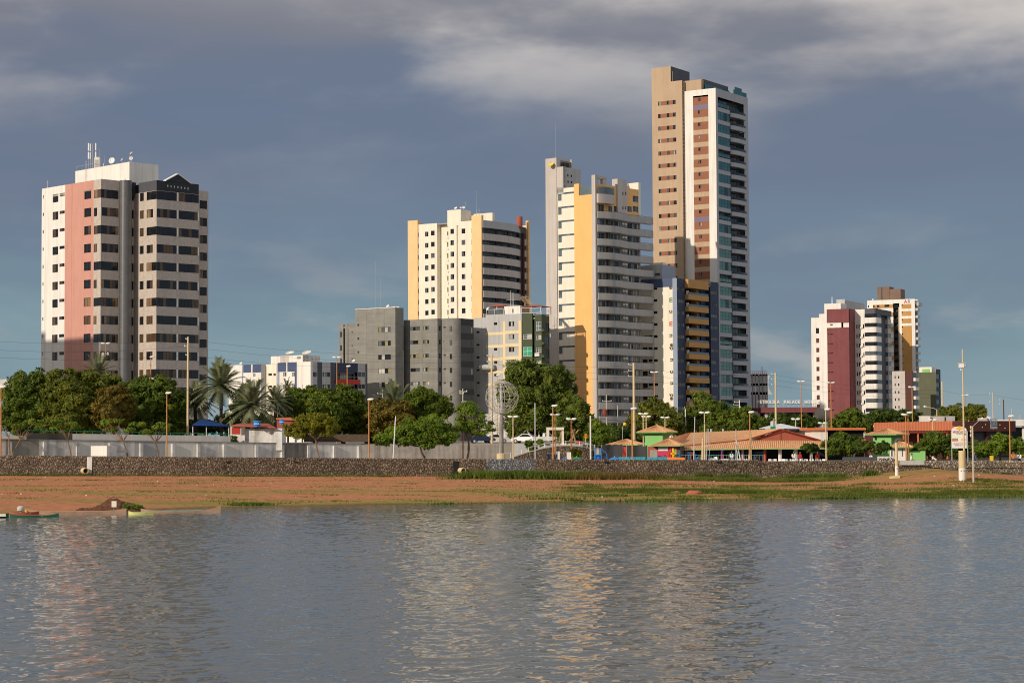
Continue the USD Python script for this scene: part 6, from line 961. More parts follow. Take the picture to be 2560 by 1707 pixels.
T('shade_tree', 'rounded bright green tree right of the fluffy one, below the teal balconies', 'leaf_fresh', 316, [(1790, 1025, 32, 22), (1800, 1055, 40, 32), (1780, 1075, 30, 22)], (1795, 1110), 0.28, 1.4, 0.35)
T('shade_tree', 'round tree at the left end of the red hotel roof', 'leaf_fresh', 314, [(1850, 1035, 30, 20), (1860, 1060, 42, 28), (1835, 1068, 28, 25), (1880, 1070, 22, 18)], (1855, 1105), 0.28, 1.4, 0.35)
T('hedge_tree', 'low dark trees in front of the hotel glass', 'leaf_dark', 440, [(1955, 1050, 42, 14), (1925, 1056, 22, 12), (2000, 1050, 35, 14), (2030, 1058, 28, 10)], (1970, 1085), 0.36, 1.2, 0.2)
T('mango_tree', 'rounded tree at the foot of the maroon slab', 'leaf_fresh', 380, [(2125, 1045, 35, 20), (2105, 1062, 30, 20), (2150, 1062, 32, 20), (2135, 1030, 14, 10)], (2125, 1100), 0.34, 1.4, 0.3)
T('hedge_tree', 'row of dark trees below the violet grey block', 'leaf_dark', 400, [(2200, 1040, 30, 14), (2235, 1038, 28, 16), (2270, 1040, 28, 16), (2175, 1050, 25, 16)], (2220, 1085), 0.36, 1.2, 0.25)
T('acacia_tree', 'wide feathery tree right of the olive block', 'leaf_olive', 400, [(2395, 1035, 42, 22), (2440, 1032, 28, 20), (2365, 1042, 22, 16), (2420, 1045, 45, 14)], (2400, 1080), 0.32, 1.3, 0.3)
T('street_tree', 'largest dark leafy tree between the green kiosk and the advertising panel', 'leaf_mango', 284, [(2345, 1100, 35, 22), (2325, 1118, 30, 20), (2375, 1115, 28, 24), (2300, 1122, 22, 16)], (2340, 1150), 0.25, 1.4, 0.2, bz=3.0)
T('street_tree', 'dense tree left of the right hand kiosk, before the black low building', 'leaf_mango', 282, [(2100, 1100, 22, 18), (2085, 1118, 26, 22), (2125, 1112, 28, 22), (2145, 1120, 22, 14)], (2110, 1150), 0.24, 1.4, 0.2, bz=3.0)
T('street_tree', 'small trimmed tree at the right end of the tiled restaurant roof', 'leaf_dark', 274, [(2024, 1118, 19, 11), (2030, 1122, 16, 9)], (2027, 1148), 0.20, 1.3, 0.10, bz=3.0)
T('street_tree', 'small round tree in front of the lower green kiosk', 'leaf_dark', 272, [(2205, 1118, 20, 14), (2192, 1124, 14, 10)], (2206, 1150), 0.20, 1.3, 0.08, bz=3.0)
T('street_tree', 'small slim tree beside the graffiti fence', 'leaf_dark', 272, [(2165, 1114, 20, 11), (2155, 1120, 14, 8)], (2163, 1150), 0.20, 1.2, 0.07, bz=3.0)
T('street_tree', 'loose pale green trees before the maroon shop at the right edge', 'leaf_light', 290, [(2500, 1110, 26, 22), (2530, 1112, 22, 18), (2480, 1122, 26, 18), (2550, 1120, 20, 20), (2450, 1125, 22, 18)], (2500, 1150), 0.24, 0.9, 0.15, 'bark', True, 0.3, bz=3.0)
T('street_tree', 'pair of small shaded trees right behind the advertising panel', 'leaf_mango', 292, [(2400, 1120, 25, 20), (2430, 1120, 20, 16)], (2410, 1150), 0.24, 1.2, 0.12, bz=3.0)
T('shrub', 'dark creeper hanging over the white garden wall', 'leaf_dark', 286, [(580, 1112, 16, 20), (592, 1122, 12, 16), (598, 1132, 8, 12)], (588, 1140), 0.2, 1.2, 0.04, cat='shrub', bz=4.2)
T('shrub', 'bright green young bush by the ramp railing', 'leaf_light', 283, [(1322, 1108, 10, 8), (1350, 1107, 8, 9), (1330, 1118, 14, 8)], (1332, 1130), 0.16, 0.9, 0.03, cat='shrub', bz=4.6)
T('shrub', 'yellow green hedge under the stone ramp', 'leaf_yellow', 276, [(1432, 1132, 10, 9), (1445, 1133, 10, 9)], (1438, 1148), 0.14, 1.3, 0.03, cat='shrub', bz=3.1)
T('thicket', 'dark undergrowth below the date palms', 'leaf_dark', 314, [(450, 1062, 35, 22), (510, 1066, 35, 20), (575, 1060, 35, 24), (640, 1062, 35, 22), (600, 1020, 22, 22), (612, 990, 24, 30), (690, 1062, 32, 22), (725, 1070, 25, 16)], (600, 1095), 0.32, 1.2, 0.2, cat='bushes')
T('thicket', 'continuing row of trees just beyond the right edge', 'leaf_mango', 330, [(2620 + 55 * i, 1075 + 12 * (i % 2), 42, 28) for i in range(8)], (2800, 1115), 0.34, 1.2, 0.2, cat='bushes')
# palms
def palm(px, py, rp, by, D, label, nf=36, droop=0.9, name='date_palm', tr=0.24, m='leaf_palm', group=None):
    c = pt(px, py, D); P = np.array([pt(px + 2, by, D)[0], D, Z0]); th = thing(name, label, 'palm tree', P, group); L = rp * D / FOC * 1.22; tk = MB(); z = np.linspace(0, 1, 12)[:, None]; tk.tube(P + (c - P) * z, tr * (1.0 + 0.18 * (np.arange(12) % 2)), 9); emit('trunk', tk, 'bark', th); fb = MB(); fb.ico(c, [0.5, 0.5, 0.45]); emit('crown_heart', fb, 'bark_light', th)
    for i in range(nf):
        az = i * 2.39996 + rng.uniform(-.2, .2); el = math.radians(88 - 118 * ((i + 0.5) / nf) ** 0.85); d = np.array([math.cos(az) * math.cos(el), math.sin(az) * math.cos(el), math.sin(el)]); s = np.linspace(0, 1, 13); l = L * rng.uniform(0.85, 1.1)
        p = c + np.outer(s * l, d) + np.outer(-(s ** 2) * l * 0.42 * droop * max(0.25, math.cos(el)), [0, 0, 1.0]); side = np.cross(d, [0, 0, 1.0]); side /= np.linalg.norm(side) + 1e-9; mb = MB().tube(p[::3], [0.05, 0.04, 0.03, 0.02, 0.01], 4)
        for a, b in zip(p[1:], np.gradient(p, axis=0)[1:]):
            b = b / np.linalg.norm(b); n = np.cross(side, b)
            for sg in (-1, 1):
                for w in (0.0, 0.5):
                    q = a - b * w * l / 13; tip = q + side * sg * l * 0.16 + b * l * 0.14 + n * -0.05 * l * (1 if n[2] > 0 else -1) + rng.normal(0, 0.02, 3); mb.add([q - b * 0.05 * l * 0.5, q + b * 0.05 * l * 0.5, tip], [[0, 1, 2]])
        emit('frond', mb, m, th)
palm(245, 930, 42, 1060, 312, 'date palm behind the trees in front of the pink tower', 30, 0.5); palm(488, 1005, 46, 1085, 306, 'shorter date palm just right of the thick cream pole', 46); palm(552, 965, 58, 1085, 302, 'tallest date palm with an orange heart, right of the pink tower', 60); palm(630, 1015, 60, 1085, 300, 'darkest date palm with drooping fronds behind the blue water tank', 52); palm(688, 1005, 38, 1085, 306, 'small date palm below the white and blue block', 38); palm(985, 1008, 46, 1060, 322, 'upright pale date palm in front of the dark grey building', 40, 0.35)
palm(718, 970, 24, 1040, 340, 'slim coconut palm before the white apartment block', 18, 1.1, 'coconut_palm', 0.16, 'leaf_dark')
# grass
def tufts(name, label, m, spots, h, cat='grass', w=0.05):
    P = []
    for px, D0, rx, rd, n in spots: P.append(np.stack([pt(px, 1200, D0)[0] + rng.normal(0, rx, n), D0 + rng.normal(0, rd, n)], 1))
    P = np.vstack(P); P = P[(P[:, 1] < WALL_D - 0.2) & (P[:, 1] > shore_y(P[:, 0]) - 2.0)]; z = beach_z(P[:, 0], P[:, 1]); z = np.maximum(z, -0.02); c = np.column_stack([P, z]); n = len(c); hh_ = h * rng.uniform(0.5, 1.3, (n, 1)); a = rng.uniform(0, 2 * math.pi, n); u = np.stack([np.cos(a), np.sin(a), 0 * a], 1) * w; t = c + rng.normal(0, 0.35, (n, 3)) * hh_ * [1, 1, 0] + np.hstack([np.zeros((n, 2)), hh_])
    emit(name, (np.stack([c - u, c + u, t], 1).reshape(-1, 3), np.arange(3 * n).reshape(-1, 3)), m, label=label, cat=cat, kind='stuff')
def scatter(px0, px1, D0, D1, k, n):            # k irregular clumps of about n blades between two columns and two distances
    return [(rng.uniform(px0, px1), rng.uniform(D0, D1), rng.uniform(0.5, 2.4), rng.uniform(0.2, 0.7), int(n * rng.uniform(0.3, 1.7))) for _ in range(k)]
tufts('grass', 'tall green grass clump along the foot of the river wall, centre', 'grass_green', [(1285, 252, 1.6, 1.2, 3600), (1335, 253, 1.8, 1.0, 3200), (1318, 253, 1.0, 0.8, 1500), (1385, 254, 1.8, .9, 1000), (1455, 254.5, 1.2, .7, 800), (1205, 255, 1.0, 0.6, 900)] + scatter(1180, 1400, 250, 254, 8, 300), 0.85, w=0.07)
tufts('grass', 'dry yellowish reeds along the foot of the river wall, right of the green clump', 'grass_dry', [(1500, 254, 2.0, 1.0, 1800), (1548, 254, 1.6, .9, 1100), (1430, 254, 1.6, .9, 500)] + scatter(1400, 1640, 250, 255, 8, 200), 0.75, w=0.06)
tufts('grass', 'ragged green grass along the river wall below the restaurant', 'grass_mix', scatter(1600, 2090, 250.5, 256, 46, 330) + [(1700, 255, 1.5, .6, 900), (1845, 254.5, 1.4, .7, 1100), (1900, 253.5, 2.2, .8, 1200), (2000, 253, 1.6, .8, 800), (2050, 254, 1.3, .7, 800)], 0.34)
tufts('shrub', 'darker green weeds growing up the river wall, right of the restaurant', 'grass_green', [(1760, 256.5, .7, .4, 900), (1845, 256.5, 1.0, .4, 1000), (2020, 256, 1.5, .5, 1400), (2065, 256, 1.2, .5, 1000), (2175, 256, .5, .4, 350)], 0.7, cat='weeds')
tufts('grass', 'patchy green grass in the middle of the beach on the right', 'grass_mix', scatter(1430, 2560, 218, 242, 150, 130) + scatter(1560, 2010, 225, 230, 50, 260) + scatter(2090, 2560, 219.5, 224, 50, 260), 0.24)
tufts('grass', 'lusher green tufts on the right half of the beach', 'grass_green', scatter(1570, 1800, 226.5, 229, 14, 220) + scatter(1800, 2000, 225, 228, 16, 260) + scatter(2120, 2300, 220.5, 223, 16, 280) + scatter(2400, 2560, 222, 225, 8, 200), 0.30)
tufts('grass', 'thin straggling grass over the left half of the beach', 'grass_mix', scatter(-60, 1450, 205, 254, 170, 40), 0.12)
tufts('grass', 'thin green grass line along the dark wall at left', 'grass_mix', scatter(0, 1180, 255.6, 257.3, 60, 90), 0.26)
tufts('waterside_plants', 'low green water plants along the shore line', 'grass_green', [(622, 203, 1.0, 0.6, 900), (645, 196, 1.6, 0.4, 160), (1680, 207, 1.2, 0.6, 700), (1720, 208, 0.8, 0.5, 300), (1990, 213, 2, 0.6, 250), (2090, 216, 1.8, 0.7, 1100), (2350, 217.5, 2, 0.3, 150), (1370, 205.5, 1.0, 0.4, 200), (1110, 205, .7, 0.4, 150)] + scatter(1300, 2560, 206, 219, 40, 60), 0.26, w=0.08, cat='water plants')
mb = MB()
for x, y, q in zip(rng.uniform(-60, 60, 34), rng.uniform(206, 255, 34), rng.uniform(0.03, 0.07, 34)):
    if y > shore_y(x) + 1: zz = beach_z(np.array([x]), np.array([y]))[0]; mb.box((x - q * 1.3, y - q, zz - 0.02), (x + q * 1.3, y + q * 0.7, zz + q))
emit('litter', mb, 'plastic_white', label='scattered pale litter and pebbles on the red beach', cat='litter', kind='stuff')
# ------------------------------------------------------------------ walls, low buildings and the promenade's furniture
def XZ(px, py, D): p = pt(px, py, D); return p[0], p[2]
def bx(px0, px1, py0, py1, D, deep, mb=None):     # a box whose front fills that pixel rectangle at depth D
    (x0, z1), (x1, z0) = XZ(px0, py0, D), XZ(px1, py1, D); return (mb or MB()).box((x0, D, z0), (x1, D + deep, z1))
# white pilaster wall: runs back into the city at an angle
W0 = pt(-70, 1100, 259.8)[:2]; wd = np.array([math.cos(AZ(38)), math.sin(AZ(38))]); WF = Face(W0, wd); wl = WF.U(905, 1110)
th = thing('garden_wall', 'long old white wall with pilasters above the river wall at left', 'wall', (*W0, 3.2)); us = np.linspace(0, wl, 14)
ztop = lambda u: WF.Z(60, 1099) + (WF.Z(850, 1110) - WF.Z(60, 1099)) * (u - WF.U(60, 1099)) / (WF.U(850, 1110) - WF.U(60, 1099))
PM = ['old_white', 'concrete', 'old_white', 'white_paint', 'old_white', 'light_grey', 'white_paint', 'old_white', 'white_paint', 'old_white', 'stain_wall', 'old_white', 'white_paint']
for i, (a, b) in enumerate(zip(us, us[1:])): emit('wall_panel', MB().hexa([WF.p(a, 3.0, 0), WF.p(b, 3.0, 0), WF.p(b, 3.0, -0.3), WF.p(a, 3.0, -0.3)], [WF.p(a, ztop(a), 0), WF.p(b, ztop(b), 0), WF.p(b, ztop(b), -0.3), WF.p(a, ztop(a), -0.3)]), PM[i % 13], th)
for px in (-50, 24, 111, 194, 275, 352, 432, 495, 560, 640, 705, 770, 835, 897):
    u = WF.U(px, 1120); emit('pilaster', WF.box(MB(), u - 0.22, u + 0.22, 0.0, 0.28, 3.0, ztop(u) - 0.25), 'old_white', th)
for a, b in zip(us, us[1:]): emit('coping', MB().hexa([WF.p(a, ztop(a), 0.08), WF.p(b, ztop(b), 0.08), WF.p(b, ztop(b), -0.35), WF.p(a, ztop(a), -0.35)], [WF.p(a, ztop(a) + 0.09, 0.08), WF.p(b, ztop(b) + 0.09, 0.08), WF.p(b, ztop(b) + 0.09, -0.35), WF.p(a, ztop(a) + 0.09, -0.35)]), 'concrete', th)
# upper smooth wall band with a green rail
U0 = WF.p(WF.U(72, 1090), 0, -0.6)[:2]; UF = Face(U0, wd); ul = UF.U(576, 1085); zu0, zu1 = UF.Z(72, 1082), UF.Z(570, 1090); th = thing('terrace_wall', 'plain grey white upper wall with a green rail, behind the pilaster wall', 'wall', (*U0, 3.5)); mb = MB()
um = UF.U(181, 1090)
for a, b, m, lab in ((0, um, 'grey_dark', 'dark grey end of the wall'), (um, ul, 'white_paint', None)):
    za, zb = zu0 + (zu1 - zu0) * a / ul, zu0 + (zu1 - zu0) * b / ul; emit('wall', MB().hexa([UF.p(a, 3.0, 0), UF.p(b, 3.0, 0), UF.p(b, 3.0, -0.3), UF.p(a, 3.0, -0.3)], [UF.p(a, za, 0), UF.p(b, zb, 0), UF.p(b, zb, -0.3), UF.p(a, za, -0.3)]), m, th, lab)
mb = MB().tube([UF.p(0.1, zu0 + 0.33, -0.15), UF.p(ul, zu1 + 0.33, -0.15)], 0.045, 5)
for a in np.linspace(0.1, ul, 14): mb.tube([UF.p(a, zu0 + (zu1 - zu0) * a / ul - 0.05, -0.15), UF.p(a, zu0 + (zu1 - zu0) * a / ul + 0.33, -0.15)], 0.045, 5)
emit('rail', mb, 'umbrella_green', th)
emit('stained_wall', bx(905, 1255, 1113, 1155, 302.0, 0.35), 'stain_wall', label='grey rain stained retaining wall behind the light green almond tree', cat='wall')
emit('rough_bank_wall', bx(-120, 72, 1090, 1108, 268, 0.4), 'concrete', label='rough low wall end at the far left edge', cat='wall')
th = thing('box_shed', 'white plastered box on the promenade at left', 'shed', pt(250, 1141, 259.6)); A = Face(pt(227, 1141, 260.5)[:2], uL(40)); zt, zb = A.Z(250, 1115), 3.5; la = A.U(267, 1120); B = Face(A.p(la, 0)[:2], uR(40)); lb = B.U(292, 1120)
emit('wall', panel(A, 0, la, zb, zt), 'white_paint', th); emit('wall', panel(B, 0, lb, zb, zt), 'old_white', th); emit('top', MB().prism([A.p(0, 0)[:2], A.p(la, 0)[:2], B.p(lb, 0)[:2], A.p(0, 0)[:2] + uR(40) * lb], zt - 0.02, zt + 0.05), 'white_paint', th); emit('low_block', bx(292, 315, 1125, 1131, 260.6, 0.5), 'cream_paint', th)
emit('drip_patch', bx(217.5, 230, 1142, 1183, WALL_D - 0.17, 0.03), 'old_white', label='whitewashed vertical strip on the dark river wall', cat='wall patch')
for px, lab in ((210, 'concrete drain pipe stub beside the whitewashed strip'), (1152, 'concrete drain pipe stub right of the dark niche in the river wall')):
    P = pt(px, 1176, WALL_D - 0.1); th = thing('drain_pipe', lab, 'pipe', P); mb = MB(); an = np.linspace(0, 2 * math.pi, 17)[:-1]
    d = np.array([0.5, -0.85, -0.05]); d /= np.linalg.norm(d); x = np.cross(d, [0, 0, 1]); y = np.cross(x, d); rings = [(P + d * t + (np.cos(an)[:, None] * x + np.sin(an)[:, None] * y) * r) for t, r in ((-0.5, .40), (0.75, .40), (0.75, .31), (-0.3, .31))]; v = np.vstack(rings)
    for k in range(3): mb.add(v, [[k * 16 + j, k * 16 + (j + 1) % 16, k * 16 + 16 + (j + 1) % 16, k * 16 + 16 + j] for j in range(16)])
    emit('pipe', mb, 'base_cream', th); emit('plug', MB().add(rings[3], [[0, j, j + 1] for j in range(1, 15)]), 'interior_dark', th)
emit('niche', bx(1133, 1146, 1153, 1187, WALL_D - 0.19, 0.06), 'interior_dark', label='dark narrow niche in the river wall below the sparse tree', cat='wall opening')
for px in (566, 735, 1512, 1792): emit('wall_drain', bx(px, px + 10, 1153, 1157, WALL_D - 0.2, 0.05), 'interior_dark', label={566: 'dark drain slot in the wall below the white house', 735: 'dark drain slot in the wall below the acacia', 1512: 'dark drain slot in the wall below the dark tarps', 1792: 'dark drain slot in the wall below the leaning white mast'}[px], cat='wall opening')
# white house with the blue tank, red house, blue canopy
th = thing('small_house', 'small white house with a blue water tank behind the garden wall', 'house', pt(640, 1112, 288)); emit('wall', bx(612, 705, 1071, 1125, 288, 5), 'old_white', th); emit('annex', bx(576, 612, 1065, 1125, 287.5, 4), 'white_paint', th); emit('sign_board', bx(579, 600, 1068, 1085, 287.45, 0.04), 'red_paint', th); emit('door', bx(603, 611, 1071, 1087, 287.44, 0.05), 'brown_roof', th); emit('roof', MB().hexa([pt(576, 1065, 287), pt(690, 1070, 287), pt(690, 1068, 293), pt(576, 1063, 293)], [pt(590, 1061, 287.2), pt(685, 1067, 287.2), pt(670, 1058, 293), pt(600, 1058, 293)]), 'brick_red', th); emit('chimney', MB().tube([pt(674, 1068, 288), pt(673, 1080, 287.6), pt(669, 1081, 287.6)], 0.13, 7), 'white_paint', th)
def tank(px0, px1, py0, py1, D, label):
    k = D / FOC; P = pt((px0 + px1) / 2, py1, D); th = thing('water_tank', label, 'water tank', P, None); r, h = (px1 - px0) / 2 * k, (py1 - py0) * k; emit('body', MB().lathe(P, [(r * .86, 0), (r * .98, h * .72), (r, h * .75), (r, h * .82)], 20), 'tank_blue', th, smooth=40); emit('lid', MB().lathe(P, [(r * 1.03, h * .8), (r * 1.03, h * .86), (r * .5, h), (0, h)], 20), 'tank_blue', th); tm = meshkit.text_mesh('AGUA', 0.22 * h, 0.01, True); v = np.array(tm.vertices); emit('label_plate', (np.stack([P[0] - v[:, 0].max() / 2 + v[:, 0], P[1] - r - v[:, 2] - .01, P[2] + h * .35 + v[:, 1]], 1), tm.faces), 'letter_white', th)
tank(633, 652, 1051, 1066, 286.5, 'blue water tank on the small white house'); tank(698, 711, 1048, 1060, 290, 'second, partly hidden blue water tank left of the slim white post')
th = thing('small_house', 'orange red house with a gabled roof behind the acacia', 'house', pt(715, 1075, 296)); emit('wall', bx(692, 740, 1050, 1090, 296, 5), 'brick_red', th); P = [pt(690, 1046, 295.6), pt(742, 1049, 295.6), pt(728, 1043, 301), pt(692, 1043, 301)]; emit('roof', MB().hexa([p - [0, 0, .15] for p in P], P), 'orange_red', th); emit('parapet', bx(692, 738, 1060, 1072, 295.5, 0.3), 'brick_red', th)
th = thing('canopy', 'dark blue tent canopy beside the thick cream pole', 'canopy', pt(530, 1065, 300)); P = [pt(478, 1063, 296), pt(578, 1065, 296), pt(560, 1062, 306), pt(490, 1061, 306), pt(505, 1046, 300)]; emit('cover', MB().add(P + [p - [0, 0, .1] for p in P], [[0, 1, 4], [1, 2, 4], [2, 3, 4], [3, 0, 4], [5, 9, 6], [6, 9, 7], [7, 9, 8], [8, 9, 5]]), 'canopy_blue', th)
for px in (482, 516, 572): emit('post', MB().tube([pt(px, 1064, 296.4), pt(px, 1095, 296.4)], 0.07, 6), 'frame_white', th)
emit('picket_fence', bx(760, 920, 1086, 1104, 303, 0.15), 'bark', label='dark wooden fence behind the acacia, on the wall', cat='fence')
for px0, px1, py0, py1, D, lab in ((0, 24, 948, 1000, 420, 'pale house corner cut by the left edge'), (1195, 1330, 1035, 1108, 372, 'low white house hidden behind the drooping trees')): emit('house', bx(px0, px1, py0, py1, D, 6), 'old_white', label=lab, cat='house')
th = thing('neighbouring_block', 'apartment block left of the picture that shades the foot of the pink tower', 'building', (-153, 283, ZB)); P = [np.array(p, float) for p in ((-172, 292), (-144, 265), (-134, 275), (-162, 302))]
for i, k in enumerate((5, 2)): F = Face(P[i], P[i + 1] - P[i]); L = float(np.linalg.norm(P[i + 1] - P[i])); fac(th, F, 0, L, ZB, 57.5, 'white_paint', [(L * (j + .3) / k, L * (j + .7) / k, 9 + 3.1 * q, 10.4 + 3.1 * q, {'pane': [pick(DARKS), 'pane_dark']}) for q in range(15) for j in range(k)])
closed(th, P, 2, ZB, 57.5, 'white_paint'); emit('roof_house', MB().prism([(-161, 288), (-153, 280), (-149, 284), (-157, 292)], 57.5, 60.5), 'white_paint', th)
# stone ramp with its railing, gateway, log sculpture
rp = [(1268, 1149), (1290, 1141), (1320, 1131), (1360, 1121), (1395, 1115.5), (1425, 1114.5), (1455, 1117), (1478, 1122), (1488, 1149)]; D = 280; q = [XZ(a, b, D) for a, b in rp]; mb = MB(); n = len(q); v = [(x, D, z) for x, z in q] + [(x, D + 9, z) for x, z in q]; base = q[0][1] - 1.2
for (x0, z0), (x1, z1) in zip(q, q[1:]): mb.quad((x0, D, base), (x1, D, base), (x1, D, z1), (x0, D, z0)).quad((x0, D, z0), (x1, D, z1), (x1, D + 9, z1), (x0, D + 9, z0))
mb.quad((q[-1][0], D, base), (q[-1][0], D + 9, base), (q[-1][0], D + 9, q[-2][1]), (q[-1][0], D, q[-2][1])); th = thing('stone_ramp', 'dark stone ramp with a pale edge and white railing, right of the wire globe', 'ramp', (q[4][0], D, base)); emit('stone_body', mb, 'rubble_dark', th)
mb = MB()
for (x0, z0), (x1, z1) in zip(q[:-1], q[1:-1]): mb.hexa([(x0, D - .08, z0), (x1, D - .08, z1), (x1, D + .3, z1), (x0, D + .3, z0)], [(x0, D - .08, z0 + .14), (x1, D - .08, z1 + .14), (x1, D + .3, z1 + .14), (x0, D + .3, z0 + .14)])
emit('edge_beam', mb, 'concrete', th)
for px in (1246, 1276, 1304, 1322, 1361, 1389, 1415, 1449, 1468, 1487):
    zb = np.interp(px, [1240, 1268] + [a for a, _ in rp[1:8]] + [1488], [1148, 1147] + [b for _, b in rp[1:8]] + [1124]); emit('railing_post', MB().tube([pt(px, zb, D + .1), pt(px, zb - 13, D + .1)], 0.055, 6), 'frame_white', th)
emit('handrail', MB().tube([pt(a, b - 12, D + .1) for a, b in [(1246, 1147)] + rp[1:8] + [(1487, 1126)]], 0.035, 5), 'steel', th)
emit('street_wall', bx(1284, 1480, 1109, 1150, 301.6, .3), 'light_grey', label='grey wall of the upper street behind the ramp', cat='wall')
th = thing('gateway', 'pale concrete gateway frame behind the stone ramp', 'gateway', pt(1388, 1108, 290)); emit('post', bx(1366, 1373, 1068, 1109, 290, .7), 'cream_paint', th); emit('post', bx(1404, 1410, 1073, 1112, 290.2, .7), 'cream_paint', th); emit('lintel', bx(1366, 1410, 1068, 1074.5, 289.96, .78), 'cream_paint', th); emit('base', bx(1405, 1425, 1110.5, 1116, 289.5, 1), 'cream_paint', th); emit('brace', MB().tube([pt(1404, 1073, 290.4), pt(1398, 1110, 291)], .12, 6), 'wood', th)
th = thing('log_sculpture', 'crossed tan wooden logs beside the gateway', 'sculpture', pt(1430, 1110, 291))
for a, b in (((1431, 1073), (1440, 1110)), ((1437, 1073), (1428, 1108)), ((1446, 1075), (1417, 1110)), ((1405, 1079), (1437, 1080))): emit('log', MB().tube([pt(*a, 291 + rnd.uniform(-.4, .4)), pt(*b, 291)], .12 if a[0] > 1406 else .05, 7), 'wood', th)
for px, D, lab in ((1394, 272, 'white pedestal with a small dark bust, arched on one side'), (1422, 270.5, 'white square pedestal with a small dark bust, right one of the two')):
    P = pt(px, 1146, D); P[2] = prom_z(P[0]); th = thing('pedestal', lab, 'monument', P); z1 = pt(px, 1128 if px < 1400 else 1130, D)[2]; emit('block', MB().hexa([P + [-.25 if px > 1400 else 0, -.25, 0], P + [.3, -.25, 0], P + [.3, .3, 0], P + [-.25 if px > 1400 else 0, .3, 0]], [(P[0] - .27, D - .27, z1), (P[0] + .3, D - .27, z1), (P[0] + .3, D + .3, z1), (P[0] - .27, D + .3, z1)]), 'white_paint', th); emit('bust', MB().lathe((P[0], D, z1), [(.2, 0), (.22, .2), (.08, .3), (.12, .4), (.11, .5), (0, .56)], 10), 'grey_dark', th, smooth=50)
# wire globe on its column
D = 266; P = pt(1253, 1146, D); P[2] = prom_z(P[0]); c = pt(1254.6, 993, D); r = 41.5 * D / FOC; th = thing('wire_globe', 'open wire globe of pale hoops on a stone column', 'sculpture', P); zc = pt(1254, 1033, D)[2]; zt = pt(1254, 955, D)[2]
emit('column', MB().tube([P, P + [0.02, 0, (zc - P[2]) * .5], (P[0] + .1, D, zc)], [.38, .32, .24], 14), 'totem', th, smooth=50); emit('column_foot', MB().lathe(P, [(.62, 0), (.60, 1.5), (.42, 1.6)], 14), 'base_cream', th); emit('inner_mast', MB().tube([(P[0] + .1, D, zc), (c[0] - .1, D, zt)], [.2, .16], 8), 'steel', th); an = np.linspace(0, 2 * math.pi, 41); tilt = np.array([[1, 0, 0], [0, math.cos(.38), -math.sin(.38)], [0, math.sin(.38), math.cos(.38)]])
for lat in (-50, -25, 0, 22, 42, 58, 74): a = AZ(lat); emit('hoop', MB().tube(c + np.stack([np.cos(an) * math.cos(a), np.sin(an) * math.cos(a), 0 * an + math.sin(a)], 1) @ tilt.T * r, .027, 5), 'wire_globe', th)
for k in range(9): a = math.pi * k / 9; emit('hoop', MB().tube(c + np.stack([np.cos(an) * math.cos(a), np.cos(an) * math.sin(a), np.sin(an)], 1) @ tilt.T * r, .027, 5), 'wire_globe', th)
for k in range(7): a = math.pi * 2 * k / 7; emit('spoke', MB().tube([(P[0] + .1, D, zc), c + np.array([math.cos(a) * .85, math.sin(a) * .85, .1]) * r], .03, 4), 'wire_globe', th)
# tiled roofs: rows of barrel tiles laid up the slope
def tiled(mb, A, B, C, E, step=0.28, rise=0.075):
    A, B, C, E = (np.asarray(p, float) for p in (A, B, C, E)); n = max(3, int(np.linalg.norm(B - A) / step)); nm = np.cross(B - A, E - A); nm /= np.linalg.norm(nm); nm *= 1 if nm[2] > 0 else -1
    for i in range(n):
        t0, t1 = i / n, (i + 1) / n; tm = (t0 + t1) / 2; lo = [A + (B - A) * t for t in (t0, tm, t1)]; hi = [E + (C - E) * t for t in (t0, tm, t1)]; lo[1] = lo[1] + nm * rise; hi[1] = hi[1] + nm * rise
        mb.add(lo + hi, [[0, 1, 4, 3], [1, 2, 5, 4]])
def hip_roof(th, F, u0, u1, o0, o1, ze, za, over=0.0, name='roof', ridge=0.0):
    um, om = (u0 + u1) / 2, (o0 + o1) / 2; k = [F.p(u0, ze, o1), F.p(u1, ze, o1), F.p(u1, ze, o0), F.p(u0, ze, o0)]; t0, t1 = F.p(um - ridge, za, om), F.p(um + ridge, za, om); mb = MB(); tiled(mb, k[0], k[1], t1, t0); tiled(mb, k[1], k[2], t1, t1); tiled(mb, k[2], k[3], t0, t1); tiled(mb, k[3], k[0], t0, t0); r = emit(name, mb, 'tile_roof', th); emit('soffit', MB().quad(k[0], k[3], k[2], k[1]), 'brown_roof', r)
    for a, b in zip(k, (t0, t1, t1, t0)): emit('ridge_tile', MB().tube([a, b], .11, 6), 'tile_roof', r)
    mb = MB()
    for a, b in zip(k, k[1:] + k[:1]): mb.tube([a - [0, 0, .06], b - [0, 0, .06]], .07, 4)
    emit('eave_board', mb, 'green_paint', r); return r
def kiosk(label, D, a0, pxs, ye, ya, yb, body, low=None, z_in=3.0):
    F = Face(pt(pxs[2], ye, D)[:2], uL(a0)); u0, u1 = F.U(pxs[1], ye), 0; d = -Face(F.P0, uR(a0)).U(pxs[3], ye); th = thing('kiosk', label, 'kiosk', (*F.P0, z_in)); ze, za = F.Z(pxs[2], ye), F.Z(pxs[2], ya); ov = F.U(pxs[1], ye) - F.U(pxs[0], ye); hip_roof(th, F, u0 - ov, u1 + ov, d - ov, ov, ze, za); solid_box(th, F, u0, u1, d, 0, z_in, ze - .05, body); return th, F, u0, d, ze
z4 = ZF(1580, 980, 4.704); X, Y = z4.x, z4.y
th, F, u0, d, ze = kiosk('green kiosk with a stepped tile roof beside the dark tarps', 286, 22, (X(80), X(150), X(360), X(440)), Y(470), Y(390), 0, 'green_paint')
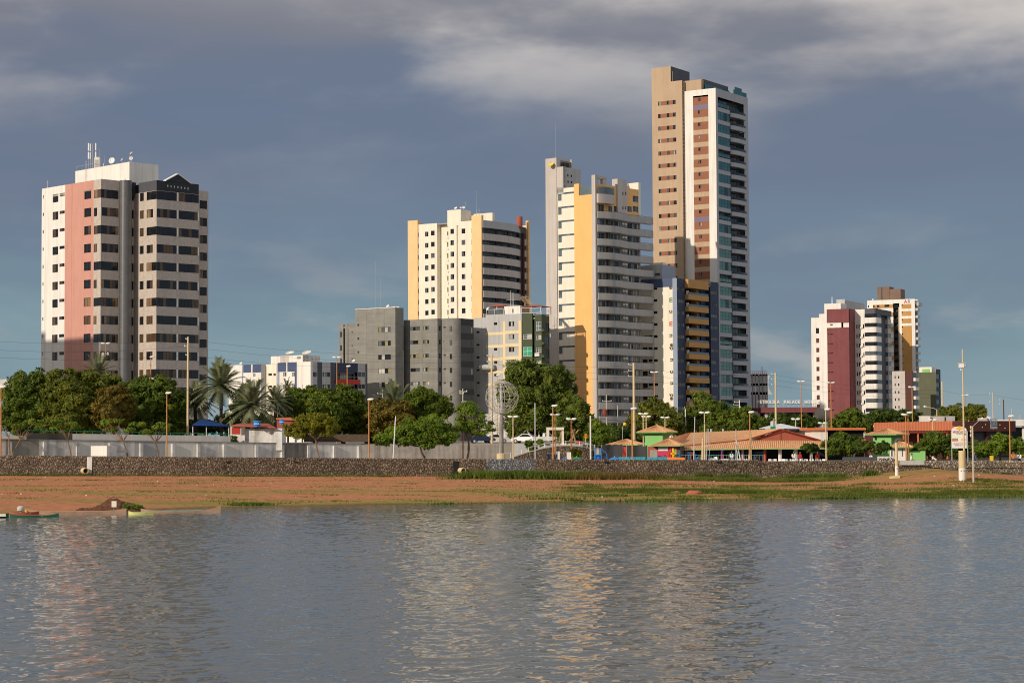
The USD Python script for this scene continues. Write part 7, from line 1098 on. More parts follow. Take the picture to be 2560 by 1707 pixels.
G = Face(pt(X(430), Y(628), 279)[:2], uL(15)); g = lambda v: G.U(X(v), Y(628)); hip_roof(th, G, g(235), g(580), -4.2, 0.8, G.Z(X(400), Y(628)), G.Z(X(380), Y(550)), name='lower_roof'); solid_box(th, G, g(295), g(530), -3.6, -.2, 3.0, G.Z(X(400), Y(630)), 'magenta_paint', 'counter_wall', 'magenta wall'); solid_box(th, G, g(178), g(294), -3.0, -.5, 3.0, G.Z(X(240), Y(638)), 'brick_red', 'counter_wall'); emit('grey_board', G.box(MB(), g(205), g(290), -.5, -.42, 3.0, G.Z(X(240), Y(678))), 'concrete', th); emit('white_panel', G.box(MB(), g(305), g(420), -.2, -.1, G.Z(X(360), Y(690)), G.Z(X(360), Y(645))), 'white_paint', th); emit('dark_end', G.box(MB(), g(531), g(562), -3.6, -.3, 3.0, G.Z(X(400), Y(635))), 'slate_panel', th); emit('finial', MB().tube([F.p(u0 / 2, F.Z(X(285), Y(392)) - .3, d / 2), F.p(u0 / 2, F.Z(X(285), Y(372)), d / 2)], .06, 5), 'steel', th)
z5 = ZF(2060, 960, 4.704); X5, Y5 = z5.x, z5.y
th, F, u0, d, ze = kiosk('green kiosk with a stepped tile roof below the long orange roof, right', 286, 25, (X5(500), X5(575), X5(790), X5(912)), Y5(590), Y5(520), 0, 'green_paint'); window(th, F, F.U(X5(600), Y5(640)), F.U(X5(618), Y5(640)), F.Z(X5(600), Y5(655)), F.Z(X5(600), Y5(620)), cols=1, rec=-.14)
G = Face(pt(X5(830), Y5(740), 280)[:2], uL(12)); g = lambda v: G.U(X5(v), Y5(740)); hip_roof(th, G, g(765), g(1045), -4.0, 0.6, G.Z(X5(900), Y5(740)), G.Z(X5(860), Y5(668)), name='lower_roof'); solid_box(th, G, g(775), g(975), -3.2, -.3, 3.0, G.Z(X5(850), Y5(745)), 'white_paint', 'counter_wall'); solid_box(th, G, g(985), g(1190), -3.2, -.8, 3.0, G.Z(X5(850), Y5(790)), 'green_paint', 'counter_wall')
for v in (790, 805, 830, 920, 960): emit('window_bar', G.box(MB(), g(v) - .04, g(v) + .04, -.3, -.24, G.Z(X5(850), Y5(850)), G.Z(X5(850), Y5(752))), 'frame_dark', th)
th = thing('kiosk', 'small tile roofed stall behind the dark tarps', 'kiosk', pt(1557, 1112, 293)); F = Face(pt(1562, 1112, 293)[:2], uL(20)); hip_roof(th, F, F.U(1517, 1111), F.U(1597, 1111), -4.5, .4, F.Z(1557, 1111.5), F.Z(1557, 1098)); solid_box(th, F, F.U(1525, 1112), F.U(1585, 1112), -4, 0, 3.0, F.Z(1557, 1112), 'red_paint')
for px0, px1, y0, y1, D, lab in ((1504, 1556, 1110, 1148, 277, 'left dark tarp hung beside the red panel'), (1567, 1618, 1113, 1148, 276.5, 'right dark tarp hung in front of the green kiosk')):
    us = np.linspace(0, 1, 22); x = [pt(px0 + (px1 - px0) * t, y0, D)[0] for t in us]; w = [D + .10 * math.sin(t * 9 + px0) + .16 * math.sin(t * 4.3) for t in us]; za, zb = pt(px0, y0, D)[2], 2.9; th = thing('tarp', lab, 'tarp', (x[0], D, zb), None); v = [(a, b, zb) for a, b in zip(x, w)] + [(a + .0, b + .1, za - .12 * math.sin(math.pi * t * 3) ** 2) for a, b, t in zip(x, w, us)]; v = np.array(v); f = np.array([[i, i + 1, i + 23, i + 22] for i in range(21)]); emit('sheet', (np.vstack([v, v + [0, .03, 0]]), np.vstack([f, f[:, ::-1] + 44])), 'tarp', th)
    for e in (0, -1): emit('post', MB().tube([(x[e], D + .3, 2.9), (x[e], D + .3, za)], .06, 5), 'steel', th)
for px0, px1, y0, y1, m, D, lab in ((1503, 1516, 1112, 1142, 'red_paint', 279, 'leaning red panel left of the dark tarps'), (1553, 1569, 1116, 1142, 'red_paint', 281, 'red panel between the two dark tarps')): P = [pt(px0, y0, D), pt(px0 + 4, y0, D), pt(px1, y1, D), pt(px0 + 2, y1, D)]; emit('panel', MB().add(P + [p + [0, .1, 0] for p in P], [[0, 3, 2, 1], [4, 5, 6, 7], [0, 1, 5, 4], [1, 2, 6, 5], [2, 3, 7, 6], [3, 0, 4, 7]]), m, label=lab, cat='panel')
th = thing('picket_fence', 'turquoise picket fence before the kiosks', 'fence', pt(1607, 1149, 269))
for i, px in enumerate(np.linspace(1546, 1668, 62)): D = 270 - (px - 1546) * .015; emit('picket', MB().box(pt(px, 1143, D) * [1, 1, 0] + [-.045, 0, 3.0], pt(px, 1143, D) * [1, 1, 0] + [.045, .04, pt(px, 1141.5 if i % 2 else 1142.3, D)[2]]), 'turquoise' if i % 7 else 'tank_blue', th)
emit('rail', MB().tube([pt(1546, 1145, 270.1), pt(1668, 1145, 268.3)], .05, 4), 'turquoise', th)
th = thing('slide_frame', 'blue metal climbing frame with a curved rail and pale board, left of the tarps', 'playground equipment', pt(1500, 1146, 270)); emit('board', bx(1487, 1503, 1120, 1136, 270, .05), 'pane_curtain', th); emit('lower_board', bx(1487, 1502, 1137, 1147, 270.05, .05), 'tank_blue', th)
for a in (((1486, 1118), (1486, 1150)), ((1503, 1118), (1503, 1150)), ((1503, 1121), (1510, 1128), (1517, 1133), (1518, 1150)), ((1486, 1137), (1503, 1137))): emit('bar', MB().tube([pt(x, y, 269.8) for x, y in a], .05, 5), 'tank_blue', th)
# inflatable rainbow slide
th = thing('inflatable_slide', 'rainbow coloured inflatable castle slide with a yellow emblem', 'inflatable', pt(1690, 1150, 266))
for k, (v0, v1, m, ya, yb) in enumerate(((425, 440, 'red_paint', 700, 800), (440, 470, 'red_paint', 668, 800), (470, 498, 'sun_yellow', 664, 800), (498, 526, 'toy_green', 675, 800), (526, 552, 'toy_blue', 715, 800))):
    D = 266 + .05 * k; a, b = pt(X(v0), Y(ya), D), pt(X(v1), Y(yb), D); emit('air_tube', MB().tube([(a[0] / 2 + b[0] / 2, D, 3.0), (a[0] / 2 + b[0] / 2, D, a[2] - .15), (a[0] / 2 + b[0] / 2, D + .2, a[2])], [(b[0] - a[0]) * .56] * 2 + [(b[0] - a[0]) * .3], 10), m, th, smooth=50)
e = pt(X(487), Y(722), 265.6); emit('emblem', MB().add([e + [-.45, 0, 0], e + [0, 0, -.3], e + [.45, 0, 0], e + [0, 0, .3], e + [-.45, .05, 0], e + [0, .05, -.3], e + [.45, .05, 0], e + [0, .05, .3]], BOXF), 'sun_yellow', th)
for y in (712, 724): emit('emblem_band', bx(X(470), X(504), Y(y), Y(y + 7), 265.55, .03), 'toy_orange', th)
emit('base_cushion', MB().tube([pt(X(420), Y(792), 264.8), pt(X(620), Y(794), 264.8)], .30, 9), 'toy_orange', th, smooth=50)
# restaurant
Y4 = Y; th = thing('restaurant', 'large open restaurant with a sweeping clay tile roof and red gable', 'building', pt(1850, 1148, 290)); gp = lambda v, y, D: pt(X(v), Y(y), D); mb = MB()
tiled(mb, gp(580, 634, 283.5), gp(1395, 558, 286), gp(1750, 434, 286), gp(690, 478, 303), .3); tiled(mb, gp(430, 545, 296), gp(580, 634, 283.5), gp(690, 478, 303), gp(690, 478, 303), .3); tiled(mb, gp(1750, 434, 286), gp(1750, 440, 310), gp(2210, 560, 310), gp(2210, 560, 286), .3); emit('upper_roof', mb, 'tile_roof', th); mb = MB()
tiled(mb, gp(560, 682, 281), gp(1372, 669, 281), gp(1395, 562, 286), gp(580, 638, 284)); tiled(mb, gp(1372, 669, 281), gp(2312, 666, 281), gp(2290, 572, 286.3), gp(1395, 567, 286.2)); tiled(mb, gp(2312, 666, 281), gp(2330, 660, 300), gp(2290, 572, 300), gp(2290, 572, 286.3)); emit('lower_roof', mb, 'tile_roof', th); A = [gp(1412, 567, 286.4), gp(2195, 567, 286.4), gp(1750, 441, 286.4)]; emit('gable', MB().add(A + [p + [0, .3, 0] for p in A], [[0, 1, 2], [3, 5, 4]]), 'brick_red', th, 'red gable'); mb = MB()
for a, b in (((1350, 560), (1750, 436)), ((1750, 436), (2215, 566)), ((580, 637), (1380, 560))): mb.tube([gp(*a, 285.8 if a[0] > 600 else 283.6), gp(*b, 285.8)], .10, 4)
emit('rake_board', mb, 'rust_red', th); emit('eave_board', MB().tube([gp(560, 684, 280.95), gp(1372, 671, 280.95), gp(2312, 668, 280.95)], .05, 4), 'green_paint', th); emit('back_wall', bx(1690, 2068, 1118, 1160, 294, .3), 'interior_dark', th, 'dark interior'); emit('joint', MB().tube([gp(1750, 480, 286.35), gp(1750, 565, 286.35)], .05, 4), 'maroon_paint', th)
for v, m, r in ((640, 'rope_red', .13), (850, 'rope_red', .18), (1060, 'magenta_paint', .22), (1300, 'plastic_pink', .16), (1390, 'cream_paint', .25), (1562, 'rope_red', .2), (1740, 'white_paint', .28), (1925, 'white_paint', .28), (2108, 'white_paint', .2)): p = gp(v, 680, 282.5); emit('column', MB().tube([(p[0], p[1], 3.0), (p[0], p[1], p[2] + .4)], r, 8), m, th)
for i, v in enumerate(range(655, 1560, 55)): p = gp(v, 690, 288 + (i % 3)); emit('hanging_banner', MB().box((p[0] - .35, p[1], p[2] - 1.6), (p[0] + .35, p[1] + .05, p[2] - .1)), ['cloth_blue', 'rust_red', 'canopy_blue', 'brown_roof', 'tank_blue', 'grey_dark'][i % 6], th)
mb = MB()
for v in range(630, 1545, 30): p = gp(v, 740, 279); mb.tube([(p[0], p[1], 3.0), (p[0], p[1], p[2])], .018, 4)
emit('balustrade', mb.tube([gp(565, 738, 279), gp(1545, 738, 279)], .028, 5), 'boat_teal', th)
for v, y0 in ((930, 432), (1072, 430)): p = gp(v, 455, 300); emit('vent_pipe', MB().tube([gp(v, 490, 300), gp(v, y0, 300)], .15, 8), 'steel', th)
emit('white_roof', MB().add([gp(1500, 430, 306), gp(1980, 430, 306), gp(1750, 368, 312), gp(1480, 420, 318), gp(2000, 420, 318)], [[0, 1, 2], [1, 4, 2], [3, 0, 2], [4, 3, 2]]), 'tent_white', label='silvery white tent roof behind the restaurant ridge', cat='roof'); emit('straw_roof', MB().add([gp(1900, 505, 305), gp(2230, 570, 305), gp(2000, 412, 312), gp(1880, 480, 318), gp(2240, 560, 318)], [[0, 1, 2], [1, 4, 2], [3, 0, 2], [4, 3, 2]]), 'straw_roof', label='grey brown thatched pyramid roof right of the red gable', cat='roof')
th = thing('cooling_duct', 'grey ventilation duct with a green box behind the restaurant ridge', 'duct', gp(1660, 430, 304)); emit('duct', MB().tube([gp(1655, 410, 304), gp(1655, 350, 304), gp(1675, 318, 304)], [.42, .36, .3], 8), 'steel', th); emit('box', bx(X(1638), X(1690), Y(402), Y(435), 303.5, 1.2), 'umbrella_green', th)
th = thing('low_building', 'low shop with a brown roof edge and white wall, right of the thatched roof', 'building', gp(2200, 570, 296)); emit('roof_edge', bx(2018, 2165, 1069.5, 1074.5, 296, 8), 'orange_red', th); emit('wall', bx(2027, 2070, 1075, 1150, 296.5, 6), 'white_paint', th); emit('dark_front', bx(2070, 2160, 1075, 1150, 297, 6), 'interior_dark', th)
# market hall with an orange roof and maroon end
th = thing('market_hall', 'long low hall with an orange roof and dark maroon lettered end, right', 'building', pt(2300, 1100, 325)); D = 325; P = [pt(X5(585), Y5(548), D), pt(X5(1655), Y5(550), D), pt(X5(1655), Y5(432), D + 5), pt(X5(585), Y5(455), D + 5)]; mb = MB(); tiled(mb, *P, .45, .05); emit('roof', mb, 'orange_red', th, 'orange ribbed roof'); emit('eave', bx(X5(640), X5(1655), Y5(551), Y5(572), D + .3, .3), 'rust_red', th); emit('hall_wall', bx(X5(600), X5(1655), Y5(572), Y5(880), D + 3, 10), 'dark_maroon', th)
for v in (760, 930, 1100, 1270, 1440, 1610): emit('column', bx(X5(v), X5(v + 20), Y5(565), Y5(880), D + .5, .5), 'orange_red', th)
E = Face(P[1][:2], uR(62)); le = E.U(X5(2255), Y5(500)); zt, zb = E.Z(X5(1660), Y5(432)), E.Z(X5(1660), Y5(556)); emit('fascia', E.box(MB(), 0, le, -3, 0, zb, zt), 'dark_maroon', th, 'dark maroon fascia'); emit('shop_wall', E.box(MB(), .2, le - .2, -3, -1.2, 3, zb), 'interior_dark', th)
for a, b in ((1805, 1945), (1970, 2105), (2125, 2225)): u0, u1 = E.U(X5(a), Y5(650)), E.U(X5(b), Y5(650)); emit('shutter', E.box(MB(), u0, u1, -1.2, -1.1, 3.2, zb - .1), 'slate_panel', th); emit('pillar', E.box(MB(), u0 - .5, u0, -1.2, -.6, 3.2, zb), 'dark_maroon', th)
u = E.U(X5(1950), Y5(480))
for t, y, hgt, m in (('BLDAIN', 490, 1.55, 'pale_blue'), ('Choperia', 524, .62, 'light_grey')):
    tm = meshkit.text_mesh(t, hgt * .62, .04, True); v = np.array(tm.vertices); k = (E.U(X5(2035), Y5(480)) - u) / v[:, 0].max(); zz = E.Z(X5(1990), Y5(y)); emit('letter', (np.array([E.p(u + q[0] * k, zz + q[1] * 1.2, .02 + q[2]) for q in v]), tm.faces), m, th)
for v, y in ((1700, 435), (1862, 508), (1900, 475), (2068, 480), (2128, 518)): p = E.p(E.U(X5(v), Y5(y)), E.Z(X5(v), Y5(y)), .03); emit('spot', MB().ico(p, .1), 'base_cream', th)
for a, b, c, d, m, lab in ((1155, 1250, 375, 438, 'white_paint', 'white box on the orange roof, left'), (1285, 1418, 378, 440, 'grey_paint', 'grey white box on the orange roof, in the middle'), (1440, 1540, 377, 434, 'light_grey', 'ribbed grey unit on the orange roof, nearest the column pole')): t2 = thing('roof_unit', lab, 'roof unit', pt(X5(a), Y5(d), 331)); emit('body', bx(X5(a), X5(b), Y5(c), Y5(d + 12), 331, 2.5), m, t2); emit('cap', bx(X5(a) - .3, X5(b) + .3, Y5(c) - .6, Y5(c), 330.95, 2.6), m, t2)
t2 = thing('roof_unit', 'pale boxy unit on the maroon end of the hall', 'roof unit', pt(X5(1840), Y5(440), 334)); emit('body', bx(X5(1838), X5(1915), Y5(395), Y5(446), 334, 2), 'grey_paint', t2); emit('duct', MB().tube([pt(X5(1915), Y5(400), 335), pt(X5(1945), Y5(405), 335), pt(X5(1948), Y5(440), 335)], .4, 8), 'tent_white', t2)
th = thing('station_canopy', 'flat white canopy at the far right edge', 'canopy', pt(2540, 1060, 360)); emit('roof_slab', bx(2500, 2620, 1048.5, 1064, 360, 14), 'white_paint', th); emit('underside_shop', bx(2530, 2640, 1068, 1110, 368, 3), 'slate_panel', th); emit('post', bx(2556, 2561, 1064, 1110, 361, .4), 'white_paint', th); emit('post', bx(2610, 2614, 1064, 1110, 361, .4), 'white_paint', th)
emit('graffiti_fence', bx(X5(630), X5(840), Y5(850), Y5(905), 268, .15), 'old_white', label='low white wall with dark graffiti below the small slim tree', cat='wall'); mb = MB()
for k in range(16): p = pt(X5(642 + k * 12), Y5(858 + rng.uniform(0, 30)), 267.94); mb.tube([p, p + [rng.uniform(-.2, .2), 0, -.3], p + [rng.uniform(0, .3), 0, -.1]], .03, 4)
emit('graffiti', mb, 'letter_dark', label='dark scribbled graffiti on the low white wall', cat='graffiti'); emit('dark_planter', bx(X5(230), X5(625), Y5(857), Y5(905), 266, .5), 'slate_panel', label='long dark blue planter behind the brown wall', cat='planter'); th = thing('red_stall', 'red stall with an arched opening between white panels', 'stall', pt(X5(450), Y5(850), 284)); emit('wall', bx(X5(395), X5(515), Y5(775), Y5(900), 284, 2), 'brick_red', th); emit('white_panel', bx(X5(372), X5(395), Y5(780), Y5(900), 284, 2), 'white_paint', th); emit('arch', MB().lathe(pt(X5(448), Y5(870), 283.5), [(1.2, -1), (1.2, 0), (.8, .9), (0, 1.3)], 14), 'dark_maroon', th); emit('roof_box', bx(X5(432), X5(495), Y5(648), Y5(672), 284, 2), 'orange_red', th)
emit('planter_band', bx(X5(890), X5(1180), Y5(899), Y5(948), WALL_D - .62, .1), 'light_grey', label='grey concrete face at the stair corner above the brown wall', cat='wall')
# ------------------------------------------------------------------ lamps, poles and wires
def lamp(px, yt, D, kind, col, label, bz=None, head='lamp_head', lean=0.0, hd=1):
    t = pt(px, yt, D); z = bz if bz is not None else (prom_z(t[0]) if D < 296 else Z0); P = np.array([t[0] - lean, D, z]); th = thing('street_lamp', label, 'street lamp', P); emit('pole', MB().tube([P, t], [.105, .065], 8), col, th)
    for s in ((-1, 1) if kind == 2 else (hd,)):
        c = t + [s * (.38 if kind == 2 else .22), -.05, .03]; mb = MB(); mb.tube([t + [s * .02, 0, 0], c + [s * -.15, 0, .02]], .045, 5); emit('arm', mb, 'steel', th); L = .36 if kind == 2 else .42; emit('head', MB().tube([c + [-L * s * .95, 0, -.03], c + [-L * .6 * s, 0, .02], c, c + [L * .6 * s, 0, .05], c + [L * s, 0, .07]], [.06, .13, .17, .14, .03], 9), head, th, smooth=60)
    return th
O, C = 'lamp_orange', 'lamp_cream'
for a in ((3, 968, 262, 1, O, 'orange street lamp cut by the left edge of the picture'), (264, 859, 312, 2, O, 'tall orange double lamp with spotlights in front of the pink wall'), (377, 893, 318, 1, O, 'single lamp in front of the right half of the pink tower'), (417, 983, 261.5, 1, O, 'single headed promenade lamp right of the white box'), (842, 894, 335, 2, O, 'tall orange double lamp left of the red balcony'), (868, 916, 340, 1, O, 'single lamp in front of the red balcony'),
          (922, 999, 261.5, 1, O, 'single headed promenade lamp left of the light green almond tree'), (1157, 1006, 281, 1, O, 'single lamp beside the power pole above the sparse tree'), (1243, 938, 335, 1, C, 'single lamp peeking out above the wire globe'), (1282.6, 1042, 266, 2, C, 'double lamp just right of the globe column'), (1382, 1015, 261.5, 1, O, 'tall orange single lamp in front of the gateway'), (1387.5, 1037, 274, 2, O, 'double lamp directly right of the tall orange lamp at the gateway'),
          (1428, 1048, 277, 2, O, 'double lamp in front of the crossed logs'), (1580, 1022, 261.5, 1, O, 'single lamp in front of the dark tarps'), (1608, 1035, 288, 2, C, 'front double lamp of the pair left of the green kiosk'), (1615.5, 1042, 300, 2, C, 'rear double lamp of the pair left of the green kiosk'), (1635.6, 931, 345, 2, O, 'very tall orange double lamp before the cream wall of the navy tower'), (1662.5, 1044, 314, 2, C, 'double lamp behind the roof of the green kiosk'),
          (1728, 1054, 322, 2, C, 'low double lamp behind the restaurant roof, by the leaning grey pole'), (1761, 1032, 264, 2, C, 'slim double lamp in front of the left restaurant roof'), (1874, 1031, 264, 1, O, 'single lamp in front of the red gable corner'), (1989, 1048, 318, 2, C, 'double lamp behind the silvery white roof'), (2064, 1024, 264, 1, C, 'single lamp at the right end of the restaurant'), (2056, 1058, 320, 2, C, 'low double lamp behind the right end of the restaurant'),
          (2002.5, 954, 372, 2, O, 'tall double lamp between the hotel letters'), (2077, 957, 365, 2, O, 'tall double lamp before the maroon slab'), (2280, 968, 365, 2, O, 'tall double lamp before the dark brown slab'), (2264, 1037, 264, 1, O, 'left one of the two lamps over the right green kiosk', None, 'lamp_head', 0, -1), (2270, 1032, 264.6, 1, O, 'right one of the two lamps over the right green kiosk'), (2331.5, 1050, 322, 2, C, 'short double lamp before the white roof box of the hall'),
          (2413, 988, 405, 2, O, 'far double lamp right behind the pole of the thick column'), (2523.5, 1041, 264, 1, O, 'single orange lamp at the right edge of the picture')): lamp(*a)
P = pt(264, 884, 312); th = thing('spotlight_pair', 'pair of white spotlights on the tall lamp before the pink wall', 'spotlight', P)
for s in (-1, 1): emit('spotlight', MB().tube([P + [s * .35, 0, .1], P + [s * .42, -.3, -.15]], [.12, .22], 9), 'lamp_head', th)
emit('bracket', MB().tube([P + [-.35, 0, 0], P + [.35, 0, 0]], .05, 5), 'steel', th)
th = thing('street_lamp', 'lamp on a long curved arm left of the feathery tree', 'street lamp', (*pt(2342, 1060, 385)[:2], Z0)); emit('pole', MB().tube([(pt(2342, 1060, 385)[0], 385, Z0), pt(2342, 1024, 385), pt(2334, 1020, 385), pt(2316, 1017, 385)], [.11, .09, .06, .05], 6), C, th); emit('head', MB().tube([pt(2317, 1017, 385), pt(2312, 1016, 385), pt(2309, 1016, 385)], [.08, .2, .08], 8), 'lamp_head', th)
POLES = {}
def pole(key, px, yt, D, r, label, m='pole_concrete', arms=(), dx=0, bz=None, tr=False):
    t = pt(px, yt, D); z = bz if bz is not None else (prom_z(t[0]) if D < 296 else Z0); P = np.array([t[0] + dx * D / FOC, D, z]); th = thing('utility_pole', label, 'pole', P); emit('shaft', MB().tube([P, t], [r, r * .72], 10), m, th, smooth=40); POLES[key] = t
    for y, x0, x1 in arms:
        a, b = pt(px + x0, y, D), pt(px + x1, y, D); emit('crossarm', MB().tube([a, b], .07, 4), 'pole_concrete', th)
        for k in (a, b): emit('insulator', MB().lathe(k, [(.05, 0), (.07, .08), (.04, .2), (0, .22)], 6), 'lamp_head', th)
    if tr: c = pt(px - 4, 1029, D - .5); emit('transformer', MB().lathe(c, [(.38, -.55), (.4, .3), (.2, .45), (0, .45)], 10), 'rust_red', th)
    return th
for a in (('a', 470, 842, 300, .19, 'thick cream power pole right of the pink tower', 'lamp_cream', ((866, -9, 0), (848, -5, 0), (888, -5, 0))), ('b', 756, 961, 314, .13, 'slim white post between the mango trees and the white block', 'white_paint'), ('c', 989, 1040, 272, .09, 'leaning slim white post before the light green almond tree', 'frame_white', (), -7), ('d', 956, 972, 345, .11, 'thin white post left of the pale date palm', 'pole_concrete', ((984, -12, 0),)),
          ('e', 1157, 971, 283, .11, 'power pole with a crossarm above the sparse tree', 'pole_concrete', ((979, -7, 10), (984, -7, 2))), ('f', 1229, 885, 305, .2, 'thick cream power pole behind the wire globe', 'lamp_cream', ((890, -11, -2), (905, -11, -2), (920, -11, -2))), ('g', 1337.5, 1007, 261.5, .10, 'slim grey post right of the wire globe', 'steel'), ('h', 1476, 1039, 261.5, .12, 'white concrete post between the ramp and the blue frame', 'white_paint'),
          ('i', 1516, 987, 335, .13, 'pole with a crossarm and a red transformer before the wavy balconies', 'pole_concrete', ((1003, -9, 12),), 0, None, True), ('j', 1544, 1013, 335, .11, 'bare grey post right of the transformer pole'), ('k', 1584, 907, 305, .22, 'thick cream power pole in front of the wavy balconies', 'lamp_cream', ((912, -12, -1), (927, -12, -1), (941, -12, -1))), ('l', 1713.5, 1022, 318, .12, 'white post with a separate T crossarm behind the restaurant', 'white_paint'),
          ('l2', 1724.5, 1017, 330, .09, 'thin post with a wide T crossarm behind the restaurant', 'white_paint', ((1020, -13, 13),)), ('m', 1737, 1042, 263, .09, 'leaning grey pole at the left half of the restaurant', 'steel', (), -4), ('n', 1848.5, 1000, 360, .12, 'white post with side arms between the navy tower and the hotel', 'white_paint', ((1006, -12, 0), (1012, -14, 0), (1018, -16, 2))), ('o', 1938.5, 932, 335, .2, 'thick cream power pole standing before the hotel letters', 'lamp_cream', ((936, -9, -1), (949, -9, -1), (962, -9, -1))),
          ('p', 2355, 954, 410, .22, 'brownish pole right of the olive block', 'lamp_cream'), ('q', 2482, 981, 410, .18, 'taller pale pole with side pegs at the far right', 'pole_concrete', ((985, -8, 0), (1005, -8, 0))), ('r', 2508.6, 998, 450, .16, 'darker pole with side pegs at the far right', 'bark', ((1000, -9, 0), (1010, -9, 0))), ('s', 2529, 1021, 470, .14, 'short far pole above the white canopy', 'pole_concrete'), ('t', 2550, 1036, 480, .12, 'shortest far pole at the right edge', 'pole_concrete')): pole(*a)
def wires(label, spans, sag=0.8, r=0.012):
    th = thing('power_line', label, 'wire', spans[0][0])
    for a, b in spans: a, b = np.asarray(a), np.asarray(b); t = np.linspace(0, 1, 14)[:, None]; emit('cable', MB().tube(a + (b - a) * t - np.array([0, 0, 1]) * 4 * sag * t * (1 - t), r, 4), 'wire_black', th)
wires('three cables from the left edge to the thick cream pole', [(pt(-60, y0, 290), pt(463, y1, 300)) for y0, y1 in ((850, 848), (872, 866), (890, 888))], .6); wires('three cables from the thick cream pole across to the pole behind the globe', [(pt(463, y0, 300), pt(1220, y1, 305)) for y0, y1 in ((848, 890), (866, 905), (888, 920))], .9); wires('three cables from the globe pole to the pole before the wavy balconies', [(pt(1220, y0, 305), pt(1574, y1, 305)) for y0, y1 in ((890, 912), (905, 927), (920, 941))], .9)
wires('three cables from the hotel pole away to the right', [(pt(1930, y0, 335), pt(2354, y1, 410)) for y0, y1 in ((936, 975), (949, 985), (962, 995))], .7); wires('three cables from the balcony pole to the hotel pole', [(pt(1574, y0, 305), pt(1930, y1, 335)) for y0, y1 in ((912, 936), (927, 949), (941, 962))], .9); wires('low cable from the globe column to the white concrete post', [(pt(1260, 1062, 266), pt(1476, 1043, 261.5))], .35, .025); wires('low cable from the white concrete post to the leaning grey pole', [(pt(1476, 1043, 261.5), pt(1737, 1046, 263)), (pt(1737, 1046, 263), pt(1858, 1072, 264))], .5, .025); wires('two cables at the far right between the pegged poles', [(pt(2354, 975, 410), pt(2476, 985, 410)), (pt(2476, 985, 410), pt(2640, 1002, 450))], .5)
# ------------------------------------------------------------------ things standing on the beach at right
def on_beach(px, py):                           # where a line of sight meets the beach
    lo, hi = 160.0, 257.5
    for _ in range(40):
        D = (lo + hi) / 2; p = pt(px, py, D)
        if p[2] > beach_z(np.array([p[0]]), np.array([D]))[0]: lo = D
        else: hi = D
    p = pt(px, py, lo); return np.array([p[0], lo, beach_z(np.array([p[0]]), np.array([lo]))[0]])
P = on_beach(2406, 1201); D = P[1]; k = D / FOC; th = thing('thick_column', 'thick concrete column with a white painted foot carrying a tall pole, at right', 'column', P); zt, zw = pt(2406, 1126, D)[2], pt(2406, 1170, D)[2]; emit('shaft', MB().lathe(P, [(8.7 * k, zw - P[2]), (8.5 * k, zt - P[2]), (0, zt - P[2])], 24), 'base_cream', th, smooth=40); emit('white_foot', MB().lathe(P, [(8.9 * k, -.3), (8.8 * k, zw - P[2]), (8.6 * k, zw - P[2] + .01)], 24), 'white_paint', th, smooth=40); tp = pt(2406, 873, D); emit('pole', MB().tube([(tp[0], D, zt), tp], [.11, .07], 8), 'lamp_cream', th); c = pt(2404, 914, D)
emit('lamp_box', MB().box(c + [-.32, -.25, -.24], c + [.22, .2, .28]), 'lamp_head', th); emit('lamp_hood', MB().box(c + [-.42, -.3, .28], c + [.42, .25, .36]), 'base_cream', th); emit('side_lamp', MB().tube([c + [.22, 0, 0], c + [.5, -.15, 0]], [.12, .2], 8), 'steel', th); emit('sensor', MB().ico(c + [-.12, -.1, -.5], .11), 'lamp_head', th)
for dx in (-.22, .1, .4): p = P + [dx, -8.95 * k, zw - P[2] - .38]; emit('painted_mark', MB().tube([p + [-.1, 0, .15], p + [0, -.01, .0], p + [.1, 0, .15]], .02, 4), 'letter_dark', th)
P = on_beach(2242, 1194); D = P[1]; k = D / FOC; th = thing('broken_post', 'slim post with a snapped dark pipe arm and white painted foot', 'post', P); zt, zw = pt(2243, 1105, D)[2], pt(2243, 1165, D)[2]; emit('shaft', MB().tube([P + [0, 0, zw - P[2]], (P[0], D, zt)], [3.9 * k, 3.6 * k], 12), 'base_cream', th, smooth=40); emit('white_foot', MB().tube([P - [0, 0, .3], P + [0, 0, zw - P[2]]], [4.4 * k, 4.2 * k], 12), 'white_paint', th, smooth=40); p = pt(2243, 1101, D); emit('broken_arm', MB().tube([p + [-.2, 0, -.25], p + [-.05, 0, .05], p + [.25, 0, .12], p + [.85, .1, 0]], [.2, .22, .18, .15], 9), 'grey_dark', th); emit('footing', MB().hexa([P + [-.9, -.4, -.3], P + [.35, -.4, -.3], P + [.35, .4, -.3], P + [-.9, .4, -.3]], [P + [-.85, -.35, .18], P + [.3, -.35, .32], P + [.3, .35, .32], P + [-.85, .35, .18]]), 'base_cream', th); p = P + [0, -4.4 * k, zw - P[2] - .3]; emit('painted_mark', MB().tube([p + [-.1, 0, .1], p + [0, -.01, -.1], p + [.1, 0, .12]], .02, 4), 'letter_dark', th)
P = on_beach(2434, 1206); D = P[1]; th = thing('lamp_post', 'pale post with a slanted lamp arm standing on the beach at right', 'street lamp', P); t = pt(2431, 1065, D); emit('shaft', MB().tube([P - [0, 0, .2], t], [.125, .10], 10), 'pole_concrete', th, smooth=40); emit('arm', MB().tube([t - [0, 0, .1], pt(2436, 1062, D), pt(2452, 1047, D)], .035, 5), 'steel', th); emit('head', MB().tube([pt(2451, 1047, D), pt(2457, 1045, D)], [.06, .12], 8), 'lamp_head', th)
for y in (1072, 1082, 1092): q = pt(2427, y, D); emit('insulator', MB().lathe(q, [(.06, 0), (.1, .1), (.1, .3), (.05, .38)], 8), 'lamp_cream', th)
